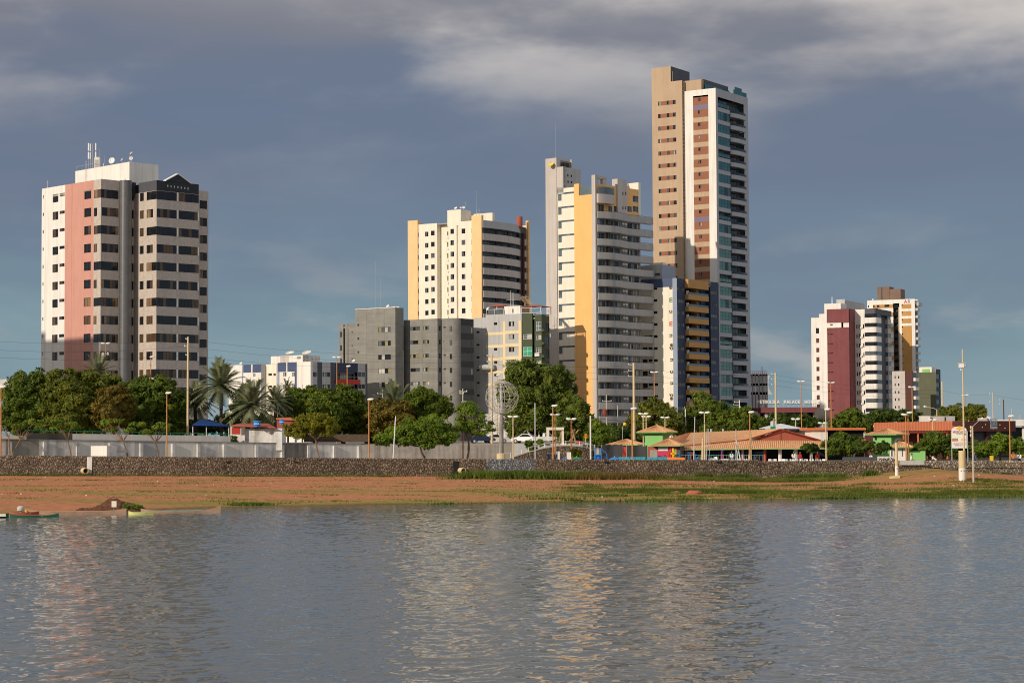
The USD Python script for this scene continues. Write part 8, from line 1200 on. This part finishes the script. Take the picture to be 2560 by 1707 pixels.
# advertising panel
D = 262; th = thing('advertising_panel', 'white arched advertising panel with red lettering behind the thick column', 'sign', pt(2398, 1150, D) * [1, 1, 0] + [0, 0, 3.0]); s = lambda v: 2360 + v / 11.76; t_ = lambda v: 1030 + v / 11.76; k = D / FOC; O0 = pt(s(230), t_(1060), D); wpx = (s(665) - s(230)) * k; hpx = (t_(1060) - t_(420)) * k; poly = [(0, 0), (wpx, 0), (wpx, hpx * .84)] + [(wpx / 2 + wpx / 2 * math.cos(a), hpx * .84 + hpx * .16 * math.sin(a)) for a in np.linspace(0, math.pi, 12)] + [(0, hpx * .84)]
def face_plate(poly, d0, d1): m = trimesh.creation.extrude_polygon(Polygon(poly), d1 - d0, engine='earcut'); v = np.array(m.vertices); return np.stack([O0[0] + v[:, 0], D - d0 - v[:, 2], O0[2] + v[:, 1]], 1), m.faces
emit('board', face_plate(poly, 0, .08), 'letter_white', th); cx = wpx * .52
emit('sun_emblem', face_plate([(cx + .42 * wpx * .55 * math.cos(a), hpx * .86 + hpx * .13 * math.sin(a)) for a in np.linspace(0, math.pi, 12)], .085, .1), 'sun_yellow', th); emit('leaf_emblem', face_plate([(cx - .12, hpx * .82), (cx + .12, hpx * .82), (cx + .05, hpx * .86), (cx - .05, hpx * .86)], .101, .115), 'green_paint', th); emit('bread_picture', face_plate([(.04, hpx * .32), (wpx * .42, hpx * .33), (wpx * .4, hpx * .46), (.04, hpx * .45)], .085, .1), 'ochre_paint', th); emit('bread_picture', face_plate([(wpx * .6, hpx * .34), (wpx * .95, hpx * .34), (wpx * .95, hpx * .45), (wpx * .64, hpx * .46)], .085, .1), 'orange_panel', th); emit('red_corner', face_plate([(wpx * .76, hpx * .6), (wpx * .95, hpx * .6), (wpx * .95, hpx * .66), (wpx * .78, hpx * .66)], .085, .1), 'rust_red', th)
for txt, x0, x1, y, m in (('MERCADO', .06, .95, .70, 'magenta_paint'), ('do lanche', .3, .78, .635, 'green_paint'), ('ABERTO', .08, .95, .17, 'plastic_pink'), ('todos os dias', .18, .9, .105, 'light_grey')):
    tm = meshkit.text_mesh(txt, 1.0, .015, True); v = np.array(tm.vertices); kx = (x1 - x0) * wpx / v[:, 0].max(); emit('letter', (np.stack([O0[0] + x0 * wpx + v[:, 0] * kx, D - .085 - v[:, 2], O0[2] + y * hpx + v[:, 1] * min(kx * 1.5, .28)], 1), tm.faces), m, th)
for v in (222, 690): q = pt(s(v), t_(560), D); emit('post', MB().tube([(q[0], D, 3.0), q], .055, 7), 'steel', th)
# ------------------------------------------------------------------ boats and the mound at the left shore
def boat(name, label, px0, px1, py, D, m, h=0.50, wid=0.6, rise=(0.25, 0.35), inner=None, rot=0.0, sit=-0.08):
    a, b = pt(px0, py, D), pt(px1, py, D + rot); a[2] = b[2] = sit; L = np.linalg.norm((b - a)[:2]); u = (b - a) / L; w = np.array([-u[1], u[0], 0]); n = 15; S = np.linspace(0, 1, n); th = thing(name, label, 'boat', (a + b) / 2); out = []
    for t in S:
        e = (1 - abs(2 * t - 1) ** 2.0); hw = wid * (0.06 + 0.94 * e); sh = h + rise[0] * max(0, 1 - t * 4) ** 2 + rise[1] * max(0, t * 4 - 3) ** 2; c = a + u * L * t; out.append([c - w * hw + [0, 0, sh], c - w * hw * .72 + [0, 0, 0], c + w * hw * .72, c + w * hw + [0, 0, sh], c + w * (hw - .05) + [0, 0, sh], c + w * hw * .62 + [0, 0, .08], c - w * hw * .62 + [0, 0, .08], c - w * (hw - .05) + [0, 0, sh]])
    v = np.array(out); hull = v[:, [0, 1, 2, 3]].reshape(-1, 3); f = [[i * 4 + j, i * 4 + j + 1, i * 4 + 5 + j, i * 4 + 4 + j] for i in range(n - 1) for j in range(3)]; ends = [[0, 3, 2, 1], [(n - 1) * 4, (n - 1) * 4 + 1, (n - 1) * 4 + 2, (n - 1) * 4 + 3]]; emit('hull', MB().add(hull, f + ends), m, th, smooth=35); inn = v[:, [3, 4, 5, 6, 7, 0]].reshape(-1, 3); emit('inside', MB().add(inn, [[i * 6 + j, i * 6 + j + 1, i * 6 + 7 + j, i * 6 + 6 + j] for i in range(n - 1) for j in range(5)]), inner or m, th)
    for t in (.3, .6): i = int(t * n); q = v[i]; emit('thwart', MB().hexa([q[4] - [0, 0, .1], q[7] - [0, 0, .1], q[7] - [0, 0, .1] + u * .25, q[4] - [0, 0, .1] + u * .25], [q[4] - [0, 0, .06], q[7] - [0, 0, .06], q[7] - [0, 0, .06] + u * .25, q[4] - [0, 0, .06] + u * .25]), 'boat_wood', th)
    return th
boat('canoe', 'long brown wooden canoe below the earth mound', 62, 316, 1281, 184, 'boat_wood', .36, .6, (.22, .24)); boat('canoe', 'grey brown canoe with a pale green rim drawn up right of the mound', 352, 552, 1275, 186.5, 'boat_wood', .26, .5, (.22, .48), 'boat_teal'); boat('canoe', 'short pale yellow canoe before the mound', 321, 384, 1279.5, 182.5, 'boat_yellow', .30, .4, (.12, .12), 'boat_teal'); boat('canoe', 'green and red canoe with a low pointed bow, at the left', 24, 147, 1286.5, 178, 'boat_green', .24, .45, (.16, .18), 'boat_red'); boat('canoe', 'orange red canoe behind the green one', 22, 98, 1284, 180.5, 'boat_red', .42, .5, (.1, .05), 'boat_red', .6); boat('motor_boat', 'white and green boat cut by the left edge', -60, 22, 1286, 177, 'boat_green', .38, .6, (.1, .1), 'white_paint')
p = pt(20, 1278, 177); emit('white_side_stripe', MB().box((pt(-50, 1270, 176.4)[0], 176.32, .12), (pt(15, 1270, 176.4)[0], 176.37, .34)), 'white_paint', label='white band along the side of the boat at the left edge', cat='boat trim')
boat('motor_boat', 'small dark green boat with an outboard motor, at the left', 34, 70, 1281, 181.5, 'boat_green', .30, .5, (.1, .3), 'boat_red')
P = pt(52, 1276, 181.2); P[2] = .15; th = thing('outboard_motor', 'grey and white outboard motor on the small green boat', 'motor', P); emit('cowl', MB().lathe(P + [0, 0, .25], [(.22, 0), (.33, .05), (.36, .3), (.25, .45), (0, .5)], 10), 'grey_paint', th, smooth=50); emit('leg', MB().tube([P + [0, 0, .3], P + [-.05, 0, -.3]], .09, 6), 'white_paint', th); emit('yellow_can', MB().lathe(P + [.5, 0, .02], [(.12, 0), (.12, .3), (0, .34)], 8), 'sun_yellow', th)
x, D = pt(283, 1262, 190)[0], 190; X_, Y_ = np.meshgrid(np.linspace(-3.6, 3.2, 70), np.linspace(-1.8, 2.2, 40)); q = np.stack([X_ * 1.7, Y_ * 1.7, 0 * X_], -1); hgt = 1.05 * np.exp(-(np.abs(X_) / 1.5) ** 1.6 - (Y_ / 1.3) ** 2) + .35 * np.exp(-((X_ - 1.8) / .8) ** 2 - (Y_ / .8) ** 2) + .45 * (meshkit.fbm(q, 3, 9) - .5) + .22 * (meshkit.noise(q * 4, 3) - .5); hgt = np.where((np.abs(X_ + .2) > 3.1) | (np.abs(Y_ - .2) > 1.7), -.3, hgt); i = np.arange(39)[:, None] * 70 + np.arange(69)[None]; emit('earth_mound', (np.stack([X_ + x, Y_ + D, hgt + .15], -1).reshape(-1, 3), np.stack([i, i + 1, i + 71, i + 70], -1).reshape(-1, 4)), 'earth_dark', label='heap of dark red earth on the shore behind the canoes', cat='mound', smooth=True)
mb = MB()
for c in ((1.5, -.3), (2.2, 0), (2.0, .5), (2.6, -.2)): crown(mb, (x + c[0], D - 1.0 + c[1], .42), (.42, .42, .3), .10, .5, .4, False)
emit('shrub', mb, 'leaf_light', label='low green weeds at the right foot of the earth mound', cat='plants'); th = thing('board', 'pale upright board standing before the earth mound', 'board', pt(285, 1266, 186)); emit('panel', bx(279, 291, 1252, 1267, 186, .06), 'cream_paint', th); emit('stake', MB().tube([pt(285, 1266, 186.1), pt(285, 1275, 186.1)], .04, 5), 'wood', th)
for px, py, s, lab in ((1735, 1234, .55, 'low red earth hump on the grass near the right shore'), (1690, 1232, .32, 'smaller red earth hump left of the bigger one')): P = on_beach(px, py); m = trimesh.creation.icosphere(3, 1.0); v = m.vertices * (1 + .4 * (meshkit.noise(m.vertices * 2 + px) - .5))[:, None] * [s * 1.7, s, s * .75]; emit('earth_hump', (v + P, m.faces), 'boat_red', label=lab, cat='mound', smooth=True)
# ------------------------------------------------------------------ people, cars, umbrellas, tables and chairs
def hull2(a, b, ra, rb): s1, s2 = manifold3d.Manifold.sphere(ra, 14).translate(list(map(float, a))), manifold3d.Manifold.sphere(rb, 14).translate(list(map(float, b))); return manifold3d.Manifold.batch_hull([s1, s2])
def body(bones): return manifold3d.Manifold.batch_boolean([hull2(*b) for b in bones], manifold3d.OpType.Add)
def person(px, py_head, D, label, shirt, trousers, pose='stand', face=-1.57, z=None):
    P = pt(px, py_head, D); g = prom_z(P[0]) if z is None else z; H = {'stand': 1.70, 'walk': 1.70, 'bend': 1.25, 'sit': 1.25}[pose]; sc = 1.0; P = np.array([P[0], D, g]); th = thing('person', label, 'person', P); j = {}; hip = .92 if pose != 'sit' else .48
    lean = .45 if pose == 'bend' else (.05 if pose == 'walk' else 0); sh = np.array([lean, 0, hip + .50 - lean * .35]); hd = sh + [lean * .55 + .02, 0, .25 - lean * .2]; st = .22 if pose == 'walk' else .03; B = []; tr = []; shb = []
    for s in (-1, 1):
        h = np.array([0, s * .10, hip]); kn = np.array([.42, s * .11, hip]) if pose == 'sit' else np.array([.05 + s * st * .6, s * .10, .48]); an = np.array([.42, s * .11, .06]) if pose == 'sit' else np.array([s * st * 1.3 - .02, s * .10, .07]); B += [(h, kn, .082, .058), (kn, an, .056, .038), (an, an + [.16, 0, -.03], .038, .030)]; tr += [(h, kn, .100, .076), (kn, kn + (an - kn) * .75, .076, .06)]
        a = sh + [0, s * .20, 0]; el = a + [.04 + s * st * -.5, s * .06, -.28]; wr = el + [.16 + (.1 if pose != 'stand' else 0), s * -.02, -.18]; B += [(a, el, .050, .040), (el, wr, .038, .028), (wr, wr + [.07, 0, -.03], .032, .022)]; B += [(wr + [.05, o * .018, -.02], wr + [.13, o * .022, -.05], .009, .008) for o in (-1.2, -.4, .4, 1.2)] + [(wr + [.02, s * -.03, 0], wr + [.08, s * -.05, -.02], .011, .009)]; shb += [(a, a + (el - a) * .75, .068, .058)]
    B += [(np.array([0, -.07, hip]), sh + [0, -.13, -.02], .11, .09), (np.array([0, .07, hip]), sh + [0, .13, -.02], .11, .09), (sh + [0, 0, .02], hd - [0, 0, .02], .055, .055), (hd + [0, 0, .03], hd + [.02, 0, .10], .082, .088), (hd + [.07, 0, .02], hd + [.09, 0, .0], .04, .03), (hd + [.095, 0, .055], hd + [.112, 0, .045], .014, .014), (hd + [0, -.085, .05], hd + [0, -.09, .08], .018, .018), (hd + [0, .085, .05], hd + [0, .09, .08], .018, .018)]; shb += [(np.array([0, -.08, hip + .02]), sh + [0, -.15, -.02], .128, .108), (np.array([0, .08, hip + .02]), sh + [0, .15, -.02], .128, .108)]; tr += [(np.array([0, -.08, hip]), np.array([0, .08, hip]), .125, .125)]
    c, s_ = math.cos(face), math.sin(face); Rm = np.array([[c, -s_, 0], [s_, c, 0], [0, 0, 1]])
    for nm, bn, m in (('body', B, 'skin'), ('shirt', shb, shirt), ('trousers', tr, trousers), ('hair', [(hd + [-.01, 0, .10], hd + [-.035, 0, .05], .100, .085)], 'hair')): v, f = arr(body(bn)); emit(nm, (v @ Rm.T + P, f), m, th, smooth=50)
for a in ((1829, 1131, 281, 'person in white sitting at the restaurant balustrade', 'cloth_white', 'cloth_blue', 'stand', -1.6), (2000, 1134, 276, 'person in a red shirt among the white chairs, left one', 'cloth_red', 'cloth_dark', 'stand', -1.2), (2044, 1133, 277, 'person in a red shirt at the right end of the restaurant', 'cloth_red', 'cloth_blue', 'stand', -2.2), (1984, 1132, 281, 'waiter in a pale shirt under the restaurant eave', 'cloth_white', 'cloth_dark', 'stand', -1.5), (2178, 1131, 270, 'person in white walking beside the graffiti wall', 'cloth_white', 'cloth_dark', 'walk', -2.6), (2278, 1130, 264, 'person in a white top walking below the two lamps', 'cloth_white', 'cloth_blue', 'walk', -.5), (2340, 1136, 266, 'person in white bending forward left of the advertising panel', 'cloth_white', 'cloth_dark', 'bend', 2.9), (2318, 1144, 265, 'person in dark clothes sitting left of the bending one', 'cloth_dark', 'cloth_dark', 'sit', -1.2), (2437, 1150, 270, 'person in blue near the foot of the beach lamp post', 'cloth_blue', 'cloth_dark', 'stand', -1.5), (1373, 1139, 272, 'person in blue beside the foot of the tall orange lamp', 'cloth_blue', 'cloth_dark', 'stand', -1.3), (1388, 1134, 268, 'person in dark clothes right behind the tall orange lamp', 'cloth_dark', 'cloth_dark', 'stand', -1.7), (2533, 1146, 280, 'person in orange under the trees at the right edge', 'cloth_orange', 'cloth_blue', 'stand', -1.5), (2549, 1148, 281, 'person in white under the trees at the right edge', 'cloth_white', 'cloth_dark', 'stand', -1.8)): person(*a)
def car(label, px, py, D, ang, m, pickup=False, z=Z0 + .004):
    P = pt(px, py, D); P = np.array([P[0], D, z]); th = thing('parked_car', label, 'car', P); c, s = math.cos(ang), math.sin(ang); Rm = np.array([[c, -s, 0], [s, c, 0], [0, 0, 1]]); W = .82
    prof = [(-2.1, .35), (-2.15, .75), (-2.05, .95), (-.45, 1.0), (-.35, 1.02), (.1, 1.02), (1.0, .98), (1.95, .80), (2.1, .6), (2.1, .35)] if pickup else [(-2.05, .35), (-2.1, .7), (-2.0, .92), (-1.5, .96), (1.0, .94), (1.9, .78), (2.05, .55), (2.05, .35)]
    cab = [(-.5, .98), (-.42, 1.5), (.35, 1.5), (.95, .98)] if pickup else [(-1.55, .94), (-.9, 1.36), (.3, 1.38), (1.05, .93)]
    def ex(pf, w, w2=None):
        pf = np.array(pf); n = len(pf); zt = pf[:, 1].max(); k = [(w if w2 is None or q[1] < zt - .1 else w2) for q in pf]; v = np.vstack([[(q[0], -a, q[1]) for q, a in zip(pf, k)], [(q[0], a, q[1]) for q, a in zip(pf, k)]]); t = trimesh.creation.triangulate_polygon(Polygon(pf), engine='earcut'); idx = np.array([[int(np.argmin(((pf - t[0][i]) ** 2).sum(1))) for i in tri] for tri in t[1]]); f = np.vstack([idx, idx[:, ::-1] + n] + [np.array([[i, (i + 1) % n, (i + 1) % n + n], [i, (i + 1) % n + n, i + n]]) for i in range(n)]); return v @ Rm.T + P, f
    emit('body', ex(prof, W), m, th); emit('cabin', ex(cab, W - .04, W - .16), m, th); gl = [(a + (np.mean([q[0] for q in cab]) - a) * .14, b - .05 if b > 1.2 else b + .04) for a, b in cab]; emit('side_glass', ex(gl, W - .015, W - .135), 'car_glass', th); a, b = np.array(cab[-1]), np.array(cab[-2]); w = np.array([[a[0] + .01, -.66, a[1] + .06], [a[0] + .01, .66, a[1] + .06], [b[0] + .05, .6, b[1] - .06], [b[0] + .05, -.6, b[1] - .06]]); emit('windscreen', MB().add(w @ Rm.T + P, [[0, 1, 2, 3]]), 'car_glass', th)
    for sx in (-1.3, 1.3):
        for sy in (-1, 1): q = np.array([[sx, sy * .84, .32], [sx, sy * .64, .32]]) @ Rm.T + P; wl_ = emit('wheel', MB().tube(q, .32, 14), 'rubber', th); emit('rim', MB().tube(np.array([[sx, sy * .855, .32], [sx, sy * .80, .32]]) @ Rm.T + P, .19, 10), 'steel', wl_)
    for sy in (-.6, .6): emit('headlight', MB().box((np.array([2.0, sy, .62]) @ Rm.T + P) - .08, (np.array([2.0, sy, .62]) @ Rm.T + P) + .08), 'lamp_head', th); emit('tail_light', MB().box((np.array([-2.08, sy, .75]) @ Rm.T + P) - .07, (np.array([-2.08, sy, .75]) @ Rm.T + P) + .07), 'letter_red', th)
car('white saloon car above the ramp, left of the gateway', 1313, 1108, 314, 2.75, 'car_white'); car('white pickup truck seen through the gateway', 1366, 1109, 312, .25, 'car_white', True); car('dark blue car half hidden behind the sparse tree', 1205, 1108, 312, .15, 'car_blue'); car('pale car under the trees left of the globe column', 1238, 1106, 318, .3, 'car_white'); car('small dark car behind the crossed logs', 1436, 1106, 316, .1, 'car_blue')
emit('waste_bin', bx(1442, 1455, 1102, 1109, 300, .7), 'red_paint', label='red bin at the right end of the ramp railing', cat='bin'); emit('yellow_bin', bx(2476, 2483.5, 1139, 1152, 262, .4), 'sun_yellow', label='yellow bin before the trees at right', cat='bin')
th = thing('traffic_sign', 'orange warning sign on a white post right of the logs', 'sign', pt(1465, 1110, 285)); emit('plate', bx(1461.5, 1468, 1084.5, 1094.5, 285, .04), 'sign_orange', th); emit('symbol', bx(1464, 1466, 1087, 1091, 284.97, .02), 'letter_dark', th); emit('post', MB().tube([pt(1464.5, 1084, 285.1), pt(1464.5, 1112, 285.1)], .045, 6), 'frame_white', th)
th = thing('globe_lamp', 'yellow ball on a thin post below the wavy balconies', 'lamp', pt(1556, 1100, 296)); emit('ball', MB().ico(pt(1562, 1060, 296), .26, 2), 'sun_yellow', th, smooth=True); emit('post', MB().tube([pt(1556, 1110, 296), pt(1556, 1068, 296), pt(1560, 1061, 296)], .05, 6), 'steel', th)
th = thing('pale_marker', 'white pointed marker between the saloon and the pickup', 'monument', pt(1346, 1100, 300)); emit('block', MB().add([pt(1341, 1100, 300), pt(1349, 1100, 300), pt(1349, 1086, 300), pt(1346, 1087, 300)] + [pt(a, b, 300.6) for a, b in ((1341, 1100), (1349, 1100), (1349, 1086), (1346, 1087))], BOXF), 'cream_paint', th); emit('bust', MB().lathe(pt(1347, 1086, 300.3), [(.12, 0), (.14, .15), (.07, .25), (.1, .35), (0, .48)], 9), 'grey_dark', th)
def umbrella(px, pw, py, D, m, label):
    c = pt(px, py, D); r = pw / 2 * D / FOC; g = prom_z(c[0]); th = thing('sunshade', label, 'umbrella', (c[0], D, g)); emit('canopy', MB().lathe(c, [(r, -r * .36), (r * .98, -r * .33), (r * .45, -r * .1), (.02, .02)], 8), m, th); emit('pole', MB().tube([(c[0], D, g), c + [0, 0, .12]], .03, 6), 'frame_white', th); emit('foot', MB().lathe((c[0], D, g), [(.25, 0), (.25, .08), (0, .1)], 10), 'concrete', th)
for a in ((1410, 22, 1144.5, 266, 'umbrella_blue', 'blue sunshade left of the right pedestal'), (1442, 28, 1141.5, 266, 'umbrella_green', 'green sunshade under the stone ramp'), (1537, 34, 1142, 264, 'tank_blue', 'wide blue sunshade left of the turquoise fence'), (1743, 16, 1144, 264, 'tank_blue', 'small blue sunshade at the foot of the leaning grey pole')): umbrella(*a)
for a, b, D, r, m, lab in (((1757, 1098), (1756, 1149), 265, .18, 'lamp_cream', 'upright pale canoe like board before the restaurant'), ((1768, 1072), (1766, 1149), 266, .06, 'steel', 'thin grey mast left of the white leaning masts'), ((1771, 1072), (1775, 1149), 266.5, .05, 'steel', 'second thin grey mast beside the upright board'), ((1840, 1072), (1840, 1149), 266, .06, 'steel', 'upright thin mast of the leaning group'), ((1841, 1100), (1853, 1149), 266.3, .07, 'frame_white', 'white mast leaning to the right before the restaurant'), ((1842, 1125), (1846, 1149), 265.7, .05, 'frame_white', 'short white stick beside the leaning mast'), ((1877, 1085), (1876, 1149), 265, .15, 'lamp_cream', 'thick weathered post at the gable corner of the restaurant'), ((1806, 1120), (1801, 1149), 268, .05, 'tank_blue', 'blue slanting pole before the restaurant')): th = thing('mast', lab, 'mast', pt(*b, D) * [1, 1, 0] + [0, 0, 3.05]); q = pt(*b, D); emit('spar', MB().tube([(q[0], D, 3.05), pt(*a, D)], [r, r * .7], 8), m, th); emit('cap', MB().ico(pt(*a, D), r * .8), m, th)
def chair_proto(m):
    th = thing('plastic_chair', 'white plastic chair at the restaurant tables', 'chair', (pt(1790, 1148, 270)[0], 270, 3.08), 'white plastic chairs before the restaurant'); P = ORG[th]; emit('seat', MB().box(P + [-.22, -.22, .42], P + [.22, .22, .46]), m, th); emit('backrest', MB().hexa([P + [-.22, .19, .46], P + [.22, .19, .46], P + [.22, .23, .46], P + [-.22, .23, .46]], [P + [-.19, .28, .92], P + [.19, .28, .92], P + [.19, .32, .92], P + [-.19, .32, .92]]), m, th)
    for x in (-.2, .2):
        for y in (-.2, .2): emit('leg', MB().tube([P + [x * 1.1, y * 1.1, 0], P + [x, y, .43]], .022, 5), m, th)
        emit('armrest', MB().box(P + [x - .03, -.2, .62], P + [x + .03, .24, .65]), m, th)
    return th
ch = chair_proto('plastic_white'); n = 0
for px in np.arange(1772, 2066, 9.2):
    if 1872 < px < 1922: continue
    for D in (267.5, 270.5): x = pt(px + rng.uniform(-3, 3), 1148, D)[0]; copy_of(ch, (x, D + rng.uniform(-.4, .4), prom_z(x) + .004), rng.uniform(0, 360)); n += 1
tb = thing('plastic_table', 'white plastic table among the restaurant chairs', 'table', (pt(1782, 1148, 269)[0], 269, 3.08), 'white plastic tables before the restaurant'); P = ORG[tb]; emit('top', MB().box(P + [-.38, -.38, .70], P + [.38, .38, .73]), 'plastic_white', tb)
for x in (-.3, .3):
    for y in (-.3, .3): emit('leg', MB().tube([P + [x, y, 0], P + [x * .9, y * .9, .7]], .03, 5), 'plastic_white', tb)
for px in (1800, 1820, 1845, 1866, 1930, 1955, 1980, 2008, 2035, 2055): x = pt(px, 1148, 269)[0]; copy_of(tb, (x, 269, prom_z(x) + .004), rng.uniform(0, 90))
for px in (1862, 1868): x = pt(px, 1147, 268)[0]; th = thing('plastic_chair', 'pink plastic chair, %s of two by the weathered post' % ('left' if px < 1865 else 'right'), 'chair', (x, 268.6, prom_z(x))); P = ORG[th]; emit('seat', MB().box(P + [-.22, -.22, .42], P + [.22, .22, .46]), 'plastic_pink', th); emit('backrest', MB().box(P + [-.2, .2, .46], P + [.2, .25, .92]), 'plastic_pink', th); emit('leg', MB().box(P + [-.2, -.2, 0], P + [-.16, .2, .42]), 'plastic_pink', th); emit('leg', MB().box(P + [.16, -.2, 0], P + [.2, .2, .42]), 'plastic_pink', th)
emit('cool_box', bx(1885, 1900, 1141, 1149, 266, .5), 'slate_panel', label='dark cool box with a white lid right of the weathered post', cat='box')
